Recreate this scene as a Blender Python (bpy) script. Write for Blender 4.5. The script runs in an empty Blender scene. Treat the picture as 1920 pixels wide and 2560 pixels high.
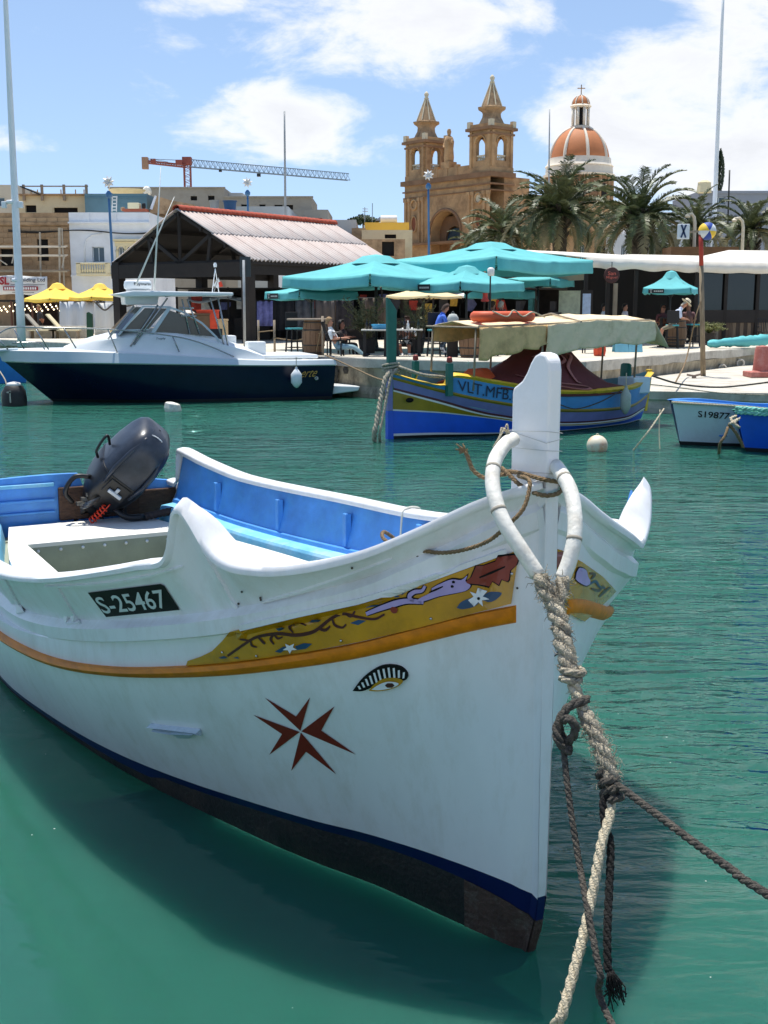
import bpy, bmesh, math, random
import numpy as np
from mathutils import Vector, Matrix
from mathutils.bvhtree import BVHTree
R = math.radians
random.seed(7)
scene = bpy.context.scene
COL = scene.collection

# ---------------------------------------------------------------- camera
CAM_H, FPX, HOR = 2.5, 2900.0, 765.0            # eye height, focal length and horizon row of the 1920x2560 frame
PITCH = math.atan((1280 - HOR) / FPX)
cam = bpy.data.cameras.new("Camera")
cam.sensor_fit = 'VERTICAL'; cam.sensor_height = 36.0; cam.sensor_width = 27.0
cam.lens = FPX / 2560 * 36.0
cam.clip_start = 0.1; cam.clip_end = 6000
camo = bpy.data.objects.new("Camera", cam); COL.objects.link(camo)
camo.location = (0, 0, CAM_H); camo.rotation_euler = (R(90) - PITCH, 0, 0)
scene.camera = camo

# ---------------------------------------------------------------- sun and sky
SUN_EL, SUN_DIR = R(76), Vector((-0.36, 0.93))     # towards the sun, seen from above
SUN_DIR.normalize()
sun_vec = Vector((SUN_DIR.x * math.cos(SUN_EL), SUN_DIR.y * math.cos(SUN_EL), math.sin(SUN_EL)))
sl = bpy.data.lights.new("sun", 'SUN'); sl.energy = 5.0; sl.angle = R(0.53); sl.color = (1.0, 0.95, 0.87)
slo = bpy.data.objects.new("sun", sl); COL.objects.link(slo)
slo.rotation_euler = sun_vec.to_track_quat('Z', 'Y').to_euler()
slo.location = (0, 0, 60)

def build_world():
    w = bpy.data.worlds.new("World"); scene.world = w; w.use_nodes = True
    nt = w.node_tree; N = nt.nodes; L = nt.links; N.clear()
    out = N.new('ShaderNodeOutputWorld'); bg = N.new('ShaderNodeBackground')
    sky = N.new('ShaderNodeTexSky'); sky.sky_type = 'NISHITA'; sky.sun_disc = False
    sky.sun_elevation = SUN_EL; sky.sun_rotation = math.atan2(SUN_DIR.x, SUN_DIR.y)
    sky.air_density = 1.0; sky.dust_density = 0.1; sky.ozone_density = 1.2
    tc = N.new('ShaderNodeTexCoord')
    sv = N.new('ShaderNodeVectorMath'); sv.operation = 'ADD'; sv.inputs[1].default_value = (0, 0, .11); L.new(tc.outputs['Generated'], sv.inputs[0])
    sn = N.new('ShaderNodeVectorMath'); sn.operation = 'NORMALIZE'; L.new(sv.outputs[0], sn.inputs[0]); L.new(sn.outputs[0], sky.inputs['Vector'])
    def math_(op, a, b=None, c=None, clamp=False):
        n = N.new('ShaderNodeMath'); n.operation = op; n.use_clamp = clamp
        for i, v in enumerate((a, b, c)):
            if v is None: continue
            if isinstance(v, (int, float)): n.inputs[i].default_value = v
            else: L.new(v, n.inputs[i])
        return n.outputs[0]
    def dot(vec):
        n = N.new('ShaderNodeVectorMath'); n.operation = 'DOT_PRODUCT'
        L.new(tc.outputs['Generated'], n.inputs[0]); n.inputs[1].default_value = vec
        return n.outputs['Value']
    # fair-weather cumulus: drifting noise on the dome, gathered into a few banks
    mp = N.new('ShaderNodeMapping'); mp.inputs['Scale'].default_value = (1, 1, 2.1); L.new(tc.outputs['Generated'], mp.inputs[0])
    n1 = N.new('ShaderNodeTexNoise'); n1.inputs['Scale'].default_value = 9.5; n1.inputs['Detail'].default_value = 10; n1.inputs['Roughness'].default_value = 0.62
    n1.inputs['Distortion'].default_value = 0.25
    L.new(mp.outputs[0], n1.inputs['Vector'])
    n2 = N.new('ShaderNodeTexNoise'); n2.inputs['Scale'].default_value = 2.2; n2.inputs['Detail'].default_value = 3
    L.new(mp.outputs[0], n2.inputs['Vector'])
    banks = [  # azimuth deg right of the view axis, elevation deg, half width deg, half height deg, density
        (-4.4, 8.3, 5.4, 2.2, .95), (-1.6, 7.5, 3.6, 1.2, .8), (-10.2, 10.4, 2.6, 2.6, .42), (0.8, 12.8, 8.2, 3.0, 1.0), (3.8, 10.8, 4.2, 1.7, .75), (-1.5, 15, 8, 2, .8),
        (13.6, 8.0, 8.0, 5.4, 1.05), (17.0, 12.6, 5.5, 3.4, .95), (9.2, 6.0, 5.5, 2.6, .72), (-17.8, 7.3, 2.6, .7, .7), (-8.6, 13.6, 3.2, .9, .75), (24, 11, 7, 5, 0.9), (11, 21, 12, 6, .95), (25, 27, 12, 6, .85), (-6, 22, 8, 3.5, .6), (2, 33, 14, 6, .6),
        (-36, 13, 10, 4, .9), (52, 15, 12, 5, .9), (-85, 14, 14, 5, .9), (105, 15, 14, 5, .9), (160, 14, 14, 5, .9), (-140, 15, 14, 5, .9)]
    acc = None
    for az, el, hw, hh, den in banks:
        a, e = R(az), R(el)
        c = Vector((math.sin(a) * math.cos(e), math.cos(a) * math.cos(e), math.sin(e)))
        r = Vector((math.cos(a), -math.sin(a), 0)); u = r.cross(c)
        dx = math_('MULTIPLY', dot(r), 1 / math.sin(R(hw))); dy = math_('MULTIPLY', dot(u), 1 / math.sin(R(hh)))
        d2 = math_('ADD', math_('MULTIPLY', dx, dx), math_('MULTIPLY', dy, dy))
        front = math_('GREATER_THAN', dot(c), 0.3)
        m = math_('MULTIPLY', math_('MULTIPLY', math_('SUBTRACT', 1.0, math_('MULTIPLY', d2, .62), clamp=True), den), front)
        acc = m if acc is None else math_('MAXIMUM', acc, m)
    dens = math_('ADD', math_('MULTIPLY', acc, 0.54), math_('MULTIPLY', n1.outputs['Fac'], 1.34))
    dens = math_('ADD', dens, math_('MULTIPLY', n2.outputs['Fac'], 0.16))
    ramp = N.new('ShaderNodeMapRange'); ramp.interpolation_type = 'SMOOTHSTEP'
    ramp.inputs['From Min'].default_value = 0.95; ramp.inputs['From Max'].default_value = 1.27
    L.new(dens, ramp.inputs['Value'])
    thick = N.new('ShaderNodeMapRange'); thick.inputs['From Min'].default_value = 1.0; thick.inputs['From Max'].default_value = 1.5
    thick.inputs['To Min'].default_value = 1.0; thick.inputs['To Max'].default_value = 0.80; L.new(dens, thick.inputs['Value'])
    cc = N.new('ShaderNodeMix'); cc.data_type = 'RGBA'; cc.blend_type = 'MULTIPLY'; cc.inputs['Factor'].default_value = 1
    cc.inputs['A'].default_value = (6.6, 6.65, 6.75, 1)
    cmb = N.new('ShaderNodeCombineColor'); L.new(thick.outputs[0], cmb.inputs[0]); L.new(thick.outputs[0], cmb.inputs[1])
    L.new(math_('ADD', math_('MULTIPLY', thick.outputs[0], 0.93), 0.07), cmb.inputs[2]); L.new(cmb.outputs[0], cc.inputs['B'])
    mix = N.new('ShaderNodeMix'); mix.data_type = 'RGBA'
    L.new(math_('ADD', math_('MULTIPLY', ramp.outputs[0], 0.88), 0.05), mix.inputs['Factor']); L.new(sky.outputs[0], mix.inputs['A']); L.new(cc.outputs['Result'], mix.inputs['B'])
    L.new(mix.outputs['Result'], bg.inputs['Color']); bg.inputs['Strength'].default_value = 0.15
    L.new(bg.outputs[0], out.inputs['Surface'])
build_world()
vs = scene.view_settings
vs.view_transform = 'Standard'; vs.look = 'None'; vs.gamma = 1.0; vs.use_curve_mapping = False
vs.exposure = 0.20
scene.cycles.use_denoising = True
scene.cycles.max_bounces = 8; scene.cycles.transparent_max_bounces = 12
scene.cycles.sample_clamp_indirect = 6.0
scene.cycles.caustics_reflective = False; scene.cycles.caustics_refractive = False

# ---------------------------------------------------------------- maths helpers
_c, _s = math.cos(PITCH), math.sin(PITCH)
def ray(px, py):
    u = (px - 960) / FPX; v = -(py - 1280) / FPX
    return Vector((u, _c + v * _s, -_s + v * _c))
def atz(px, py, z):
    r = ray(px, py); t = (z - CAM_H) / r.z
    return Vector((0, 0, CAM_H)) + r * t
def W(px, py, d):
    r = ray(px, py); return Vector((0, 0, CAM_H)) + r * (d / r.y)
def X(px, d): return W(px, HOR, d).x            # sideways position of a column at a distance
def Z(py, d): return W(960, py, d).z            # height of a row at a distance
def lerp(a, b, t): return a + (b - a) * t
def interp(x, xs, ys): return float(np.interp(x, xs, ys))
def spline(pts, n):
    """Catmull-Rom through 3D points."""
    P = [Vector(p) for p in pts]; P = [P[0] * 2 - P[1]] + P + [P[-1] * 2 - P[-2]]
    out = []; seg = len(P) - 3
    for i in range(n + 1):
        f = i / n * seg; k = min(int(f), seg - 1); t = f - k
        a, b, c, d = P[k:k + 4]
        out.append(0.5 * ((2 * b) + (c - a) * t + (2 * a - 5 * b + 4 * c - d) * t * t + (3 * b - a - 3 * c + d) * t ** 3))
    return out

# ---------------------------------------------------------------- materials
def C(r, g, b):
    f = lambda v: (v / 255) / 12.92 if v <= 10.3 else (((v / 255) + .055) / 1.055) ** 2.4
    return (f(r), f(g), f(b))
MATS = {}
def mat(name, col, rough=.6, var=.12, vscale=6.0, bump=0.0, bscale=30.0, metal=0.0, spec=.5, dirt=None, dscale=2.5, damt=.5, coat=0.0,
        stretch=None, alpha=None, trans=None):
    if name in MATS: return MATS[name]
    m = bpy.data.materials.new(name); m.use_nodes = True
    nt = m.node_tree; N = nt.nodes; L = nt.links
    b = N['Principled BSDF']
    b.inputs['Roughness'].default_value = rough; b.inputs['Metallic'].default_value = metal
    b.inputs['Specular IOR Level'].default_value = spec; b.inputs['Coat Weight'].default_value = coat
    tc = N.new('ShaderNodeTexCoord'); src = tc.outputs['Object']
    if stretch:
        mp = N.new('ShaderNodeMapping'); mp.inputs['Scale'].default_value = stretch; L.new(src, mp.inputs[0]); src = mp.outputs[0]
    n = N.new('ShaderNodeTexNoise'); n.inputs['Scale'].default_value = vscale; n.inputs['Detail'].default_value = 6; n.inputs['Roughness'].default_value = .6
    L.new(src, n.inputs['Vector'])
    mx = N.new('ShaderNodeMix'); mx.data_type = 'RGBA'
    lo = tuple(max(0, v * (1 - var)) for v in col) + (1,); hi = tuple(min(1, v * (1 + var)) for v in col) + (1,)
    mx.inputs['A'].default_value = lo; mx.inputs['B'].default_value = hi
    mr = N.new('ShaderNodeMapRange'); mr.inputs['From Min'].default_value = .3; mr.inputs['From Max'].default_value = .7
    L.new(n.outputs['Fac'], mr.inputs['Value']); L.new(mr.outputs[0], mx.inputs['Factor'])
    colout = mx.outputs['Result']
    if dirt is not None:
        n2 = N.new('ShaderNodeTexNoise'); n2.inputs['Scale'].default_value = dscale; n2.inputs['Detail'].default_value = 8; n2.inputs['Roughness'].default_value = .7
        L.new(src, n2.inputs['Vector'])
        r2 = N.new('ShaderNodeMapRange'); r2.inputs['From Min'].default_value = .48; r2.inputs['From Max'].default_value = .68
        r2.inputs['To Max'].default_value = damt; L.new(n2.outputs['Fac'], r2.inputs['Value'])
        m2 = N.new('ShaderNodeMix'); m2.data_type = 'RGBA'; L.new(r2.outputs[0], m2.inputs['Factor']); L.new(colout, m2.inputs['A'])
        m2.inputs['B'].default_value = tuple(dirt) + (1,); colout = m2.outputs['Result']
    L.new(colout, b.inputs['Base Color'])
    if bump:
        n3 = N.new('ShaderNodeTexNoise'); n3.inputs['Scale'].default_value = bscale; n3.inputs['Detail'].default_value = 5
        L.new(src, n3.inputs['Vector'])
        bp = N.new('ShaderNodeBump'); bp.inputs['Strength'].default_value = bump; bp.inputs['Distance'].default_value = .02
        L.new(n3.outputs['Fac'], bp.inputs['Height']); L.new(bp.outputs[0], b.inputs['Normal'])
    if alpha is not None: b.inputs['Alpha'].default_value = alpha
    if trans is not None:
        b.inputs['Transmission Weight'].default_value = trans; b.inputs['IOR'].default_value = 1.05
    MATS[name] = m; return m

# ---------------------------------------------------------------- scene graph helpers
def thing(name, label, cat, loc=(0, 0, 0), rz=0.0, group=None):
    o = bpy.data.objects.new(name, None); COL.objects.link(o)
    o.empty_display_size = .2; o.location = loc; o.rotation_euler = (0, 0, rz)
    o['label'] = label; o['category'] = cat
    if group: o['group'] = group
    return o
def tag(o, label, cat, group=None):
    o['label'] = label; o['category'] = cat
    if group: o['group'] = group
    return o
def rootmat(o):
    while o.parent: o = o.parent
    return Matrix.Translation(o.location) @ o.rotation_euler.to_matrix().to_4x4()

class MB:
    def __init__(self): self.v = []; self.f = []; self.m = []
    def add(self, vs, fs, mi=0):
        k = len(self.v); self.v.extend(Vector(p) for p in vs)
        for f in fs: self.f.append(tuple(i + k for i in f)); self.m.append(mi)
        return self
    def box(self, c, s, rz=0.0, mi=0, M=None):
        hx, hy, hz = s[0] / 2, s[1] / 2, s[2] / 2
        P = [Vector((x, y, z)) for x in (-hx, hx) for y in (-hy, hy) for z in (-hz, hz)]
        if M is not None: P = [M @ p for p in P]
        elif rz:
            q = Matrix.Rotation(rz, 3, 'Z'); P = [q @ p for p in P]
        c = Vector(c); P = [p + c for p in P]
        return self.add(P, [(0, 1, 3, 2), (4, 6, 7, 5), (0, 4, 5, 1), (2, 3, 7, 6), (0, 2, 6, 4), (1, 5, 7, 3)], mi)
    def bar(self, a, b, w, h=None, mi=0):
        """rectangular bar from a to b"""
        a, b = Vector(a), Vector(b); h = h or w; t = (b - a).normalized()
        u = t.cross(Vector((0, 0, 1)));  u = Vector((1, 0, 0)) if u.length < 1e-4 else u.normalized()
        v = u.cross(t).normalized()
        P = [p + u * (sx * w / 2) + v * (sy * h / 2) for p in (a, b) for sx, sy in ((-1, -1), (1, -1), (1, 1), (-1, 1))]
        return self.add(P, [(3, 2, 1, 0), (4, 5, 6, 7), (0, 1, 5, 4), (1, 2, 6, 5), (2, 3, 7, 6), (3, 0, 4, 7)], mi)
    def tube(self, path, r, seg=8, mi=0, cap=True, closed=False):
        P = [Vector(p) for p in path]; n = len(P)
        rr = r if isinstance(r, (list, tuple)) else [r] * n
        up = None; rings = []
        for i in range(n):
            if closed: t = (P[(i + 1) % n] - P[i - 1]).normalized()
            else: t = (P[min(i + 1, n - 1)] - P[max(i - 1, 0)]).normalized()
            if up is None:
                up = Vector((0, 0, 1)) if abs(t.z) < .9 else Vector((1, 0, 0))
            u = t.cross(up).normalized(); up = u.cross(t).normalized()
            rings.append([P[i] + (u * math.cos(2 * math.pi * k / seg) + up * math.sin(2 * math.pi * k / seg)) * rr[i] for k in range(seg)])
        vs = [p for g in rings for p in g]; fs = []
        m = n if closed else n - 1
        for i in range(m):
            j = (i + 1) % n
            for k in range(seg):
                fs.append((i * seg + k, i * seg + (k + 1) % seg, j * seg + (k + 1) % seg, j * seg + k))
        if cap and not closed:
            fs.append(tuple(range(seg))[::-1]); fs.append(tuple((n - 1) * seg + k for k in range(seg)))
        return self.add(vs, fs, mi)
    def lathe(self, prof, c=(0, 0, 0), seg=16, mi=0, M=None, ang0=0.0, sx=1.0, sy=1.0):
        """prof = [(radius, z)...]"""
        c = Vector(c); vs = []; fs = []
        for r, z in prof:
            for k in range(seg):
                a = ang0 + 2 * math.pi * k / seg; p = Vector((r * math.cos(a) * sx, r * math.sin(a) * sy, z))
                vs.append((M @ p if M is not None else p) + c)
        for i in range(len(prof) - 1):
            for k in range(seg):
                fs.append((i * seg + k, i * seg + (k + 1) % seg, (i + 1) * seg + (k + 1) % seg, (i + 1) * seg + k))
        fs.append(tuple(range(seg))[::-1]); fs.append(tuple((len(prof) - 1) * seg + k for k in range(seg)))
        return self.add(vs, fs, mi)
    def grid(self, rows, mi=0, close=False):
        """rows = list of equally long point lists"""
        n = len(rows[0]); vs = [p for r in rows for p in r]; fs = []
        for i in range(len(rows) - 1):
            for k in range(n - 1): fs.append((i * n + k, i * n + k + 1, (i + 1) * n + k + 1, (i + 1) * n + k))
            if close: fs.append((i * n + n - 1, i * n, (i + 1) * n, (i + 1) * n + n - 1))
        return self.add(vs, fs, mi)
    def prism(self, poly, a, b, mi=0):
        """poly: list of 3D points; swept by the vector b-a"""
        d = Vector(b) - Vector(a); P = [Vector(p) for p in poly]; n = len(P)
        fs = [tuple(range(n))[::-1], tuple(range(n, 2 * n))] + [(i, (i + 1) % n, (i + 1) % n + n, i + n) for i in range(n)]
        return self.add(P + [p + d for p in P], fs, mi)
    def quad(self, a, b, c, d, mi=0): return self.add([a, b, c, d], [(0, 1, 2, 3)], mi)
    def build(self, name, mats, parent=None, smooth=False, local=False, bevel=0, auto=None, solid=0, fix=True):
        me = bpy.data.meshes.new(name)
        vs = self.v
        if parent is not None and not local:
            Mi = rootmat(parent).inverted(); vs = [Mi @ p for p in vs]
        me.from_pydata([tuple(p) for p in vs], [], self.f)
        ms = mats if isinstance(mats, (list, tuple)) else [mats]
        for m in ms: me.materials.append(m)
        for p, mi in zip(me.polygons, self.m): p.material_index = min(mi, len(ms) - 1); p.use_smooth = smooth
        bm = bmesh.new(); bm.from_mesh(me)
        if auto is not None:
            bmesh.ops.remove_doubles(bm, verts=bm.verts, dist=1e-5)
            for e in bm.edges:
                if len(e.link_faces) == 2 and e.calc_face_angle(0) > auto: e.smooth = False
            for f in bm.faces: f.smooth = True
        if fix: bmesh.ops.recalc_face_normals(bm, faces=bm.faces)
        bm.to_mesh(me); bm.free(); me.update()
        o = bpy.data.objects.new(name, me); COL.objects.link(o)
        if parent is not None: o.parent = parent
        if solid:
            md = o.modifiers.new('thickness', 'SOLIDIFY'); md.thickness = solid; md.offset = 0
        if bevel:
            md = o.modifiers.new('edge', 'BEVEL'); md.width = bevel; md.segments = 2; md.limit_method = 'ANGLE'
        return o
def struct(o): o['kind'] = 'structure'; return o
def copy_tree(o, parent=None, label=None, loc=None, rz=None, scale=None):
    c = o.copy(); COL.objects.link(c); c.parent = parent
    if label: c['label'] = label
    if loc is not None: c.location = loc
    if rz is not None: c.rotation_euler = (0, 0, rz)
    if scale is not None: c.scale = scale
    for ch in list(o.children): copy_tree(ch, c)
    return c
def text_mesh(s, bold=0.0):
    """flat letter faces in a unit box: returns verts (0..1, 0..1) and faces"""
    cu = bpy.data.curves.new('lettering', 'FONT'); cu.body = s; cu.size = 1; cu.offset = bold; cu.resolution_u = 3
    ob = bpy.data.objects.new('lettering', cu); COL.objects.link(ob)
    bpy.context.view_layer.update()
    ev = ob.evaluated_get(bpy.context.evaluated_depsgraph_get()); me = ev.to_mesh()
    V = [(v.co.x, v.co.y) for v in me.vertices]; F = [tuple(p.vertices) for p in me.polygons]
    ev.to_mesh_clear(); bpy.data.objects.remove(ob); bpy.data.curves.remove(cu)
    x0, x1 = min(v[0] for v in V), max(v[0] for v in V); y0, y1 = min(v[1] for v in V), max(v[1] for v in V)
    return [((x - x0) / (x1 - x0), (y - y0) / (y1 - y0)) for x, y in V], F
def text_on(name, s, origin, u, v, m, parent, bold=0.0, local=False):
    """letters spread over the parallelogram origin + u + v"""
    V, F = text_mesh(s, bold); mb = MB(); o, u, v = Vector(origin), Vector(u), Vector(v)
    mb.add([o + u * a + v * b for a, b in V], F)
    return mb.build(name, m, parent, local=local, fix=False)
def rope(path, r, strands=3, twist=7.0, seg=6, mb=None, mi=0, jitter=0.0):
    """laid rope: helical strands round a path"""
    mb = mb or MB(); P = [Vector(p) for p in path]; n = len(P)
    up = None; frames = []; dist = 0
    for i in range(n):
        t = (P[min(i + 1, n - 1)] - P[max(i - 1, 0)]).normalized()
        if up is None: up = Vector((0, 0, 1)) if abs(t.z) < .9 else Vector((1, 0, 0))
        u = t.cross(up).normalized(); up = u.cross(t).normalized()
        if i: dist += (P[i] - P[i - 1]).length
        frames.append((P[i], u, up.copy(), dist))
    for k in range(strands):
        pts = []
        for p, u, v, dd in frames:
            a = 2 * math.pi * k / strands + dd / r / twist * 2 * math.pi
            j = random.uniform(-jitter, jitter) * r
            pts.append(p + (u * math.cos(a) + v * math.sin(a)) * (r * .5 + j))
        mb.tube(pts, r * .58, seg, mi)
    return mb
def resample(pts, step):
    S = spline(pts, max(8, len(pts) * 12)); out = [S[0]]; acc = 0
    for a, b in zip(S, S[1:]):
        l = (b - a).length; pos = 0
        while acc + l - pos >= step:
            pos += step - acc; acc = 0; out.append(a.lerp(b, pos / l))
        acc += l - pos
    out.append(S[-1]); return out
# ================================================================ setting: water, sea bed, land, quay
def water_material():
    m = bpy.data.materials.new('harbour_water'); m.use_nodes = True
    nt = m.node_tree; N = nt.nodes; L = nt.links; N.clear()
    out = N.new('ShaderNodeOutputMaterial'); tc = N.new('ShaderNodeTexCoord')
    def noise(scale, stretch, detail=3, rot=0.0, dist=0.0):
        mp = N.new('ShaderNodeMapping'); mp.inputs['Scale'].default_value = stretch; mp.inputs['Rotation'].default_value = (0, 0, rot)
        L.new(tc.outputs['Object'], mp.inputs[0])
        n = N.new('ShaderNodeTexNoise'); n.inputs['Scale'].default_value = scale; n.inputs['Detail'].default_value = detail
        n.inputs['Roughness'].default_value = .5; n.inputs['Distortion'].default_value = dist
        L.new(mp.outputs[0], n.inputs['Vector']); return n.outputs['Fac']
    def mth(op, a, b):
        n = N.new('ShaderNodeMath'); n.operation = op
        for i, v in enumerate((a, b)):
            if isinstance(v, (int, float)): n.inputs[i].default_value = v
            else: L.new(v, n.inputs[i])
        return n.outputs[0]
    # wavelets: long low swell + short cross ripples; sheltered close to the near quay, livelier further out
    h = mth('ADD', mth('MULTIPLY', noise(1.3, (.5, 1.7, 1), 3, R(12), .8), .62), mth('MULTIPLY', noise(5.2, (.55, 1.5, 1), 4, R(-10), .4), .26))
    sep = N.new('ShaderNodeSeparateXYZ'); L.new(tc.outputs['Object'], sep.inputs[0])
    # distance from the sheltered pocket under the bow
    far = N.new('ShaderNodeMapRange'); far.interpolation_type = 'SMOOTHSTEP'
    far.inputs['From Min'].default_value = 3.6; far.inputs['From Max'].default_value = 10.0; far.inputs['To Min'].default_value = .06; far.inputs['To Max'].default_value = 1.0
    L.new(mth('ADD', sep.outputs['Y'], mth('MULTIPLY', sep.outputs['X'], .9)), far.inputs['Value'])
    patch = N.new('ShaderNodeMapRange'); patch.inputs['From Min'].default_value = .35; patch.inputs['From Max'].default_value = .65
    patch.inputs['To Min'].default_value = .45; patch.inputs['To Max'].default_value = 1.0; L.new(noise(.12, (1, 2.2, 1), 3), patch.inputs['Value'])
    bp = N.new('ShaderNodeBump'); bp.inputs['Distance'].default_value = .34; L.new(h, bp.inputs['Height'])
    L.new(mth('MULTIPLY', mth('MULTIPLY', far.outputs[0], patch.outputs[0]), 1.0), bp.inputs['Strength'])
    body = N.new('ShaderNodeBsdfPrincipled'); body.inputs['Specular IOR Level'].default_value = 0; body.inputs['Roughness'].default_value = 1
    body.subsurface_method = 'BURLEY'; body.inputs['Subsurface Weight'].default_value = 1; body.inputs['Subsurface Radius'].default_value = (.3, .8, .7); body.inputs['Subsurface Scale'].default_value = .4
    mx = N.new('ShaderNodeMix'); mx.data_type = 'RGBA'
    mx.inputs['A'].default_value = (.021, .118, .088, 1); mx.inputs['B'].default_value = (.038, .168, .124, 1)
    L.new(noise(.8, (1, 1, 1), 4), mx.inputs['Factor']); L.new(mx.outputs['Result'], body.inputs['Base Color'])
    tr = N.new('ShaderNodeBsdfTransparent'); tr.inputs['Color'].default_value = (.22, .62, .52, 1)
    m1 = N.new('ShaderNodeMixShader'); m1.inputs[0].default_value = .30; L.new(body.outputs[0], m1.inputs[1]); L.new(tr.outputs[0], m1.inputs[2])
    gl = N.new('ShaderNodeBsdfGlossy'); gl.inputs['Roughness'].default_value = .02; L.new(bp.outputs[0], gl.inputs['Normal'])
    fr = N.new('ShaderNodeFresnel'); fr.inputs['IOR'].default_value = 1.33; L.new(bp.outputs[0], fr.inputs['Normal'])
    m2 = N.new('ShaderNodeMixShader'); L.new(fr.outputs[0], m2.inputs[0]); L.new(m1.outputs[0], m2.inputs[1]); L.new(gl.outputs[0], m2.inputs[2])
    L.new(m2.outputs[0], out.inputs['Surface']); return m

w = MB(); w.quad((-500, -60, 0), (500, -60, 0), (500, 75, 0), (-500, 75, 0)); w.build('water', water_material(), fix=False)['kind'] = 'structure'
w = MB(); w.quad((-500, -60, -1.7), (500, -60, -1.7), (500, 75, -1.7), (-500, 75, -1.7))
w.build('sea_bed', mat('silt', (.06, .15, .09), .95, .45, 1.1), fix=False)['kind'] = 'structure'

concrete = mat('quay_concrete', C(196, 190, 176), .85, .14, 3.0, .5, 14, dirt=C(120, 108, 90), dscale=1.6, damt=.55)
paving = mat('quay_paving', C(203, 194, 176), .85, .1, 1.4, .2, 20, dirt=C(150, 140, 122), dscale=.8, damt=.4)
stain = mat('quay_wall_stained', C(170, 158, 134), .9, .3, 2.2, .9, 7, dirt=C(66, 60, 48), dscale=1.2, damt=.9, stretch=(1.6, 1.6, .6))
QZ = 1.09
QE = [(-500, 90), (-60, 66), (-17, 51), (-8, 40.5), (-1.6, 33.3), (.1, 31.6), (2.2, 30.4), (5.2, 30.0), (13.9, 42), (30, 60), (90, 100), (500, 140)]
g = MB()
n = len(QE); top = [(x, y + .02, QZ - .004) for x, y in QE]
g.add(top + [(500, 3000, QZ - .004), (-500, 3000, QZ - .004)], [tuple(range(n + 2))])
quay = struct(g.build('ground', paving))
g = MB()
for (x0, y0), (x1, y1) in zip(QE, QE[1:]):
    k = max(1, int(math.hypot(x1 - x0, y1 - y0) / 1.5)); k = min(k, 40)
    rows = []
    for i in range(k + 1):
        x, y = lerp(x0, x1, i / k), lerp(y0, y1, i / k)
        col = []
        for z, push in ((QZ - .26, .10), (.55, .13), (.3, .08), (0.1, .02), (-1.7, -.05)):
            col.append(Vector((x + random.uniform(-.03, .03), y + push + random.uniform(-.05, .05), z)))
        rows.append(col)
    g.grid(rows)
struct(g.build('quay_wall', stain, quay, smooth=False))
g = MB()                                                                    # the worn concrete lip along the edge
for (x0, y0), (x1, y1) in zip(QE, QE[1:]):
    t = Vector((x1 - x0, y1 - y0, 0)).normalized(); nn = Vector((t.y, -t.x, 0)); a, b = Vector((x0, y0, 0)), Vector((x1, y1, 0))
    k = max(1, min(30, int((b - a).length / .8))); rows = []
    for i in range(k + 1):
        p = a.lerp(b, i / k) + nn * random.uniform(-.02, .02)
        rows.append([p + Vector((0, .5, QZ + .004)), p + Vector((0, .03, QZ + .004)), p + Vector((0, 0, QZ - .02)), p + Vector((0, .01, QZ - .25 + random.uniform(-.03, .02))), p + Vector((0, .14, QZ - .27))])
    g.grid(rows)
struct(g.build('coping', concrete, quay))
# the low landing in front of the raised terrace
LP = [(5.75, 27.6), (9.4, 26.6), (16, 27.2), (40, 33), (60, 60), (30, 59.8), (14.0, 41.9), (5.7, 30.6)]
g = MB(); g.add([(x, y, .52) for x, y in LP], [tuple(range(len(LP)))])
for i in range(len(LP)):
    (x0, y0), (x1, y1) = LP[i], LP[(i + 1) % len(LP)]
    if y0 > 40 or i == len(LP) - 2: continue
    k = max(2, int(math.hypot(x1 - x0, y1 - y0) / .5)); k = min(k, 50); rows = []
    for q in range(k + 1):
        x, y = lerp(x0, x1, q / k), lerp(y0, y1, q / k)
        rows.append([Vector((x, y, .52)), Vector((x, y + .01, .33)), Vector((x, y + .06 + random.uniform(-.03, .03), .30)), Vector((x, y + .05 + random.uniform(-.06, .06), .12)), Vector((x, y + .12, -1.7))])
    g.grid(rows)
struct(g.build('landing_stage', concrete))

# the quay this side of the harbour, where the picture is taken from
g = MB(); rows = []
for i in range(61):
    x = -60 + i * 2.0; j = random.uniform(-.03, .03)
    rows.append([Vector((x, -45, .95)), Vector((x, 1.25 + j, .95)), Vector((x, 1.33 + j, .90)), Vector((x, 1.36 + j, .55)), Vector((x, 1.30, -1.7))])
g.grid(rows); struct(g.build('near_quay', paving))
# ================================================================ the white boat in front
BOAT = thing('fishing_boat', 'white wooden fishing boat with tall stem post, gold painted bow panel and blue inside', 'boat', (0.594, 4.1624, 0), R(118))
BM = rootmat(BOAT); BMi = BM.inverted()
white = mat('white_gloss_paint', C(230, 231, 232), .34, .05, 1.5, .12, 5, dirt=C(186, 180, 162), dscale=4, damt=.26, stretch=(2.2, 2.2, .7))
bluein = mat('blue_inside_paint', C(76, 146, 220), .45, .2, 4, .15, 20, dirt=C(90, 165, 215), dscale=3.2, damt=.5)
cyanin = mat('pale_blue_inside_paint', C(120, 195, 228), .5, .16, 4, .15, 20, dirt=C(200, 225, 232), dscale=3.5, damt=.5)
orange = mat('ochre_rail_varnish', C(204, 120, 6), .5, .22, 7, .08, 30, spec=.25, stretch=(.5, 3, 3))
navy = mat('boot_top_blue', C(7, 19, 76), .3, .15, 5)
antif = mat('antifouling_lit', C(70, 54, 46), .8, .35, 9, .6, 40, dirt=C(104, 108, 98), dscale=7, damt=.8)  # brown antifouling, its sunlit tone put into the colour
antid = mat('antifouling_shaded', C(18, 20, 24), .6, .3, 6, .3, 40, dirt=C(60, 48, 40), dscale=3, damt=.7)  # the same antifouling in shade, painted near-black
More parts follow.
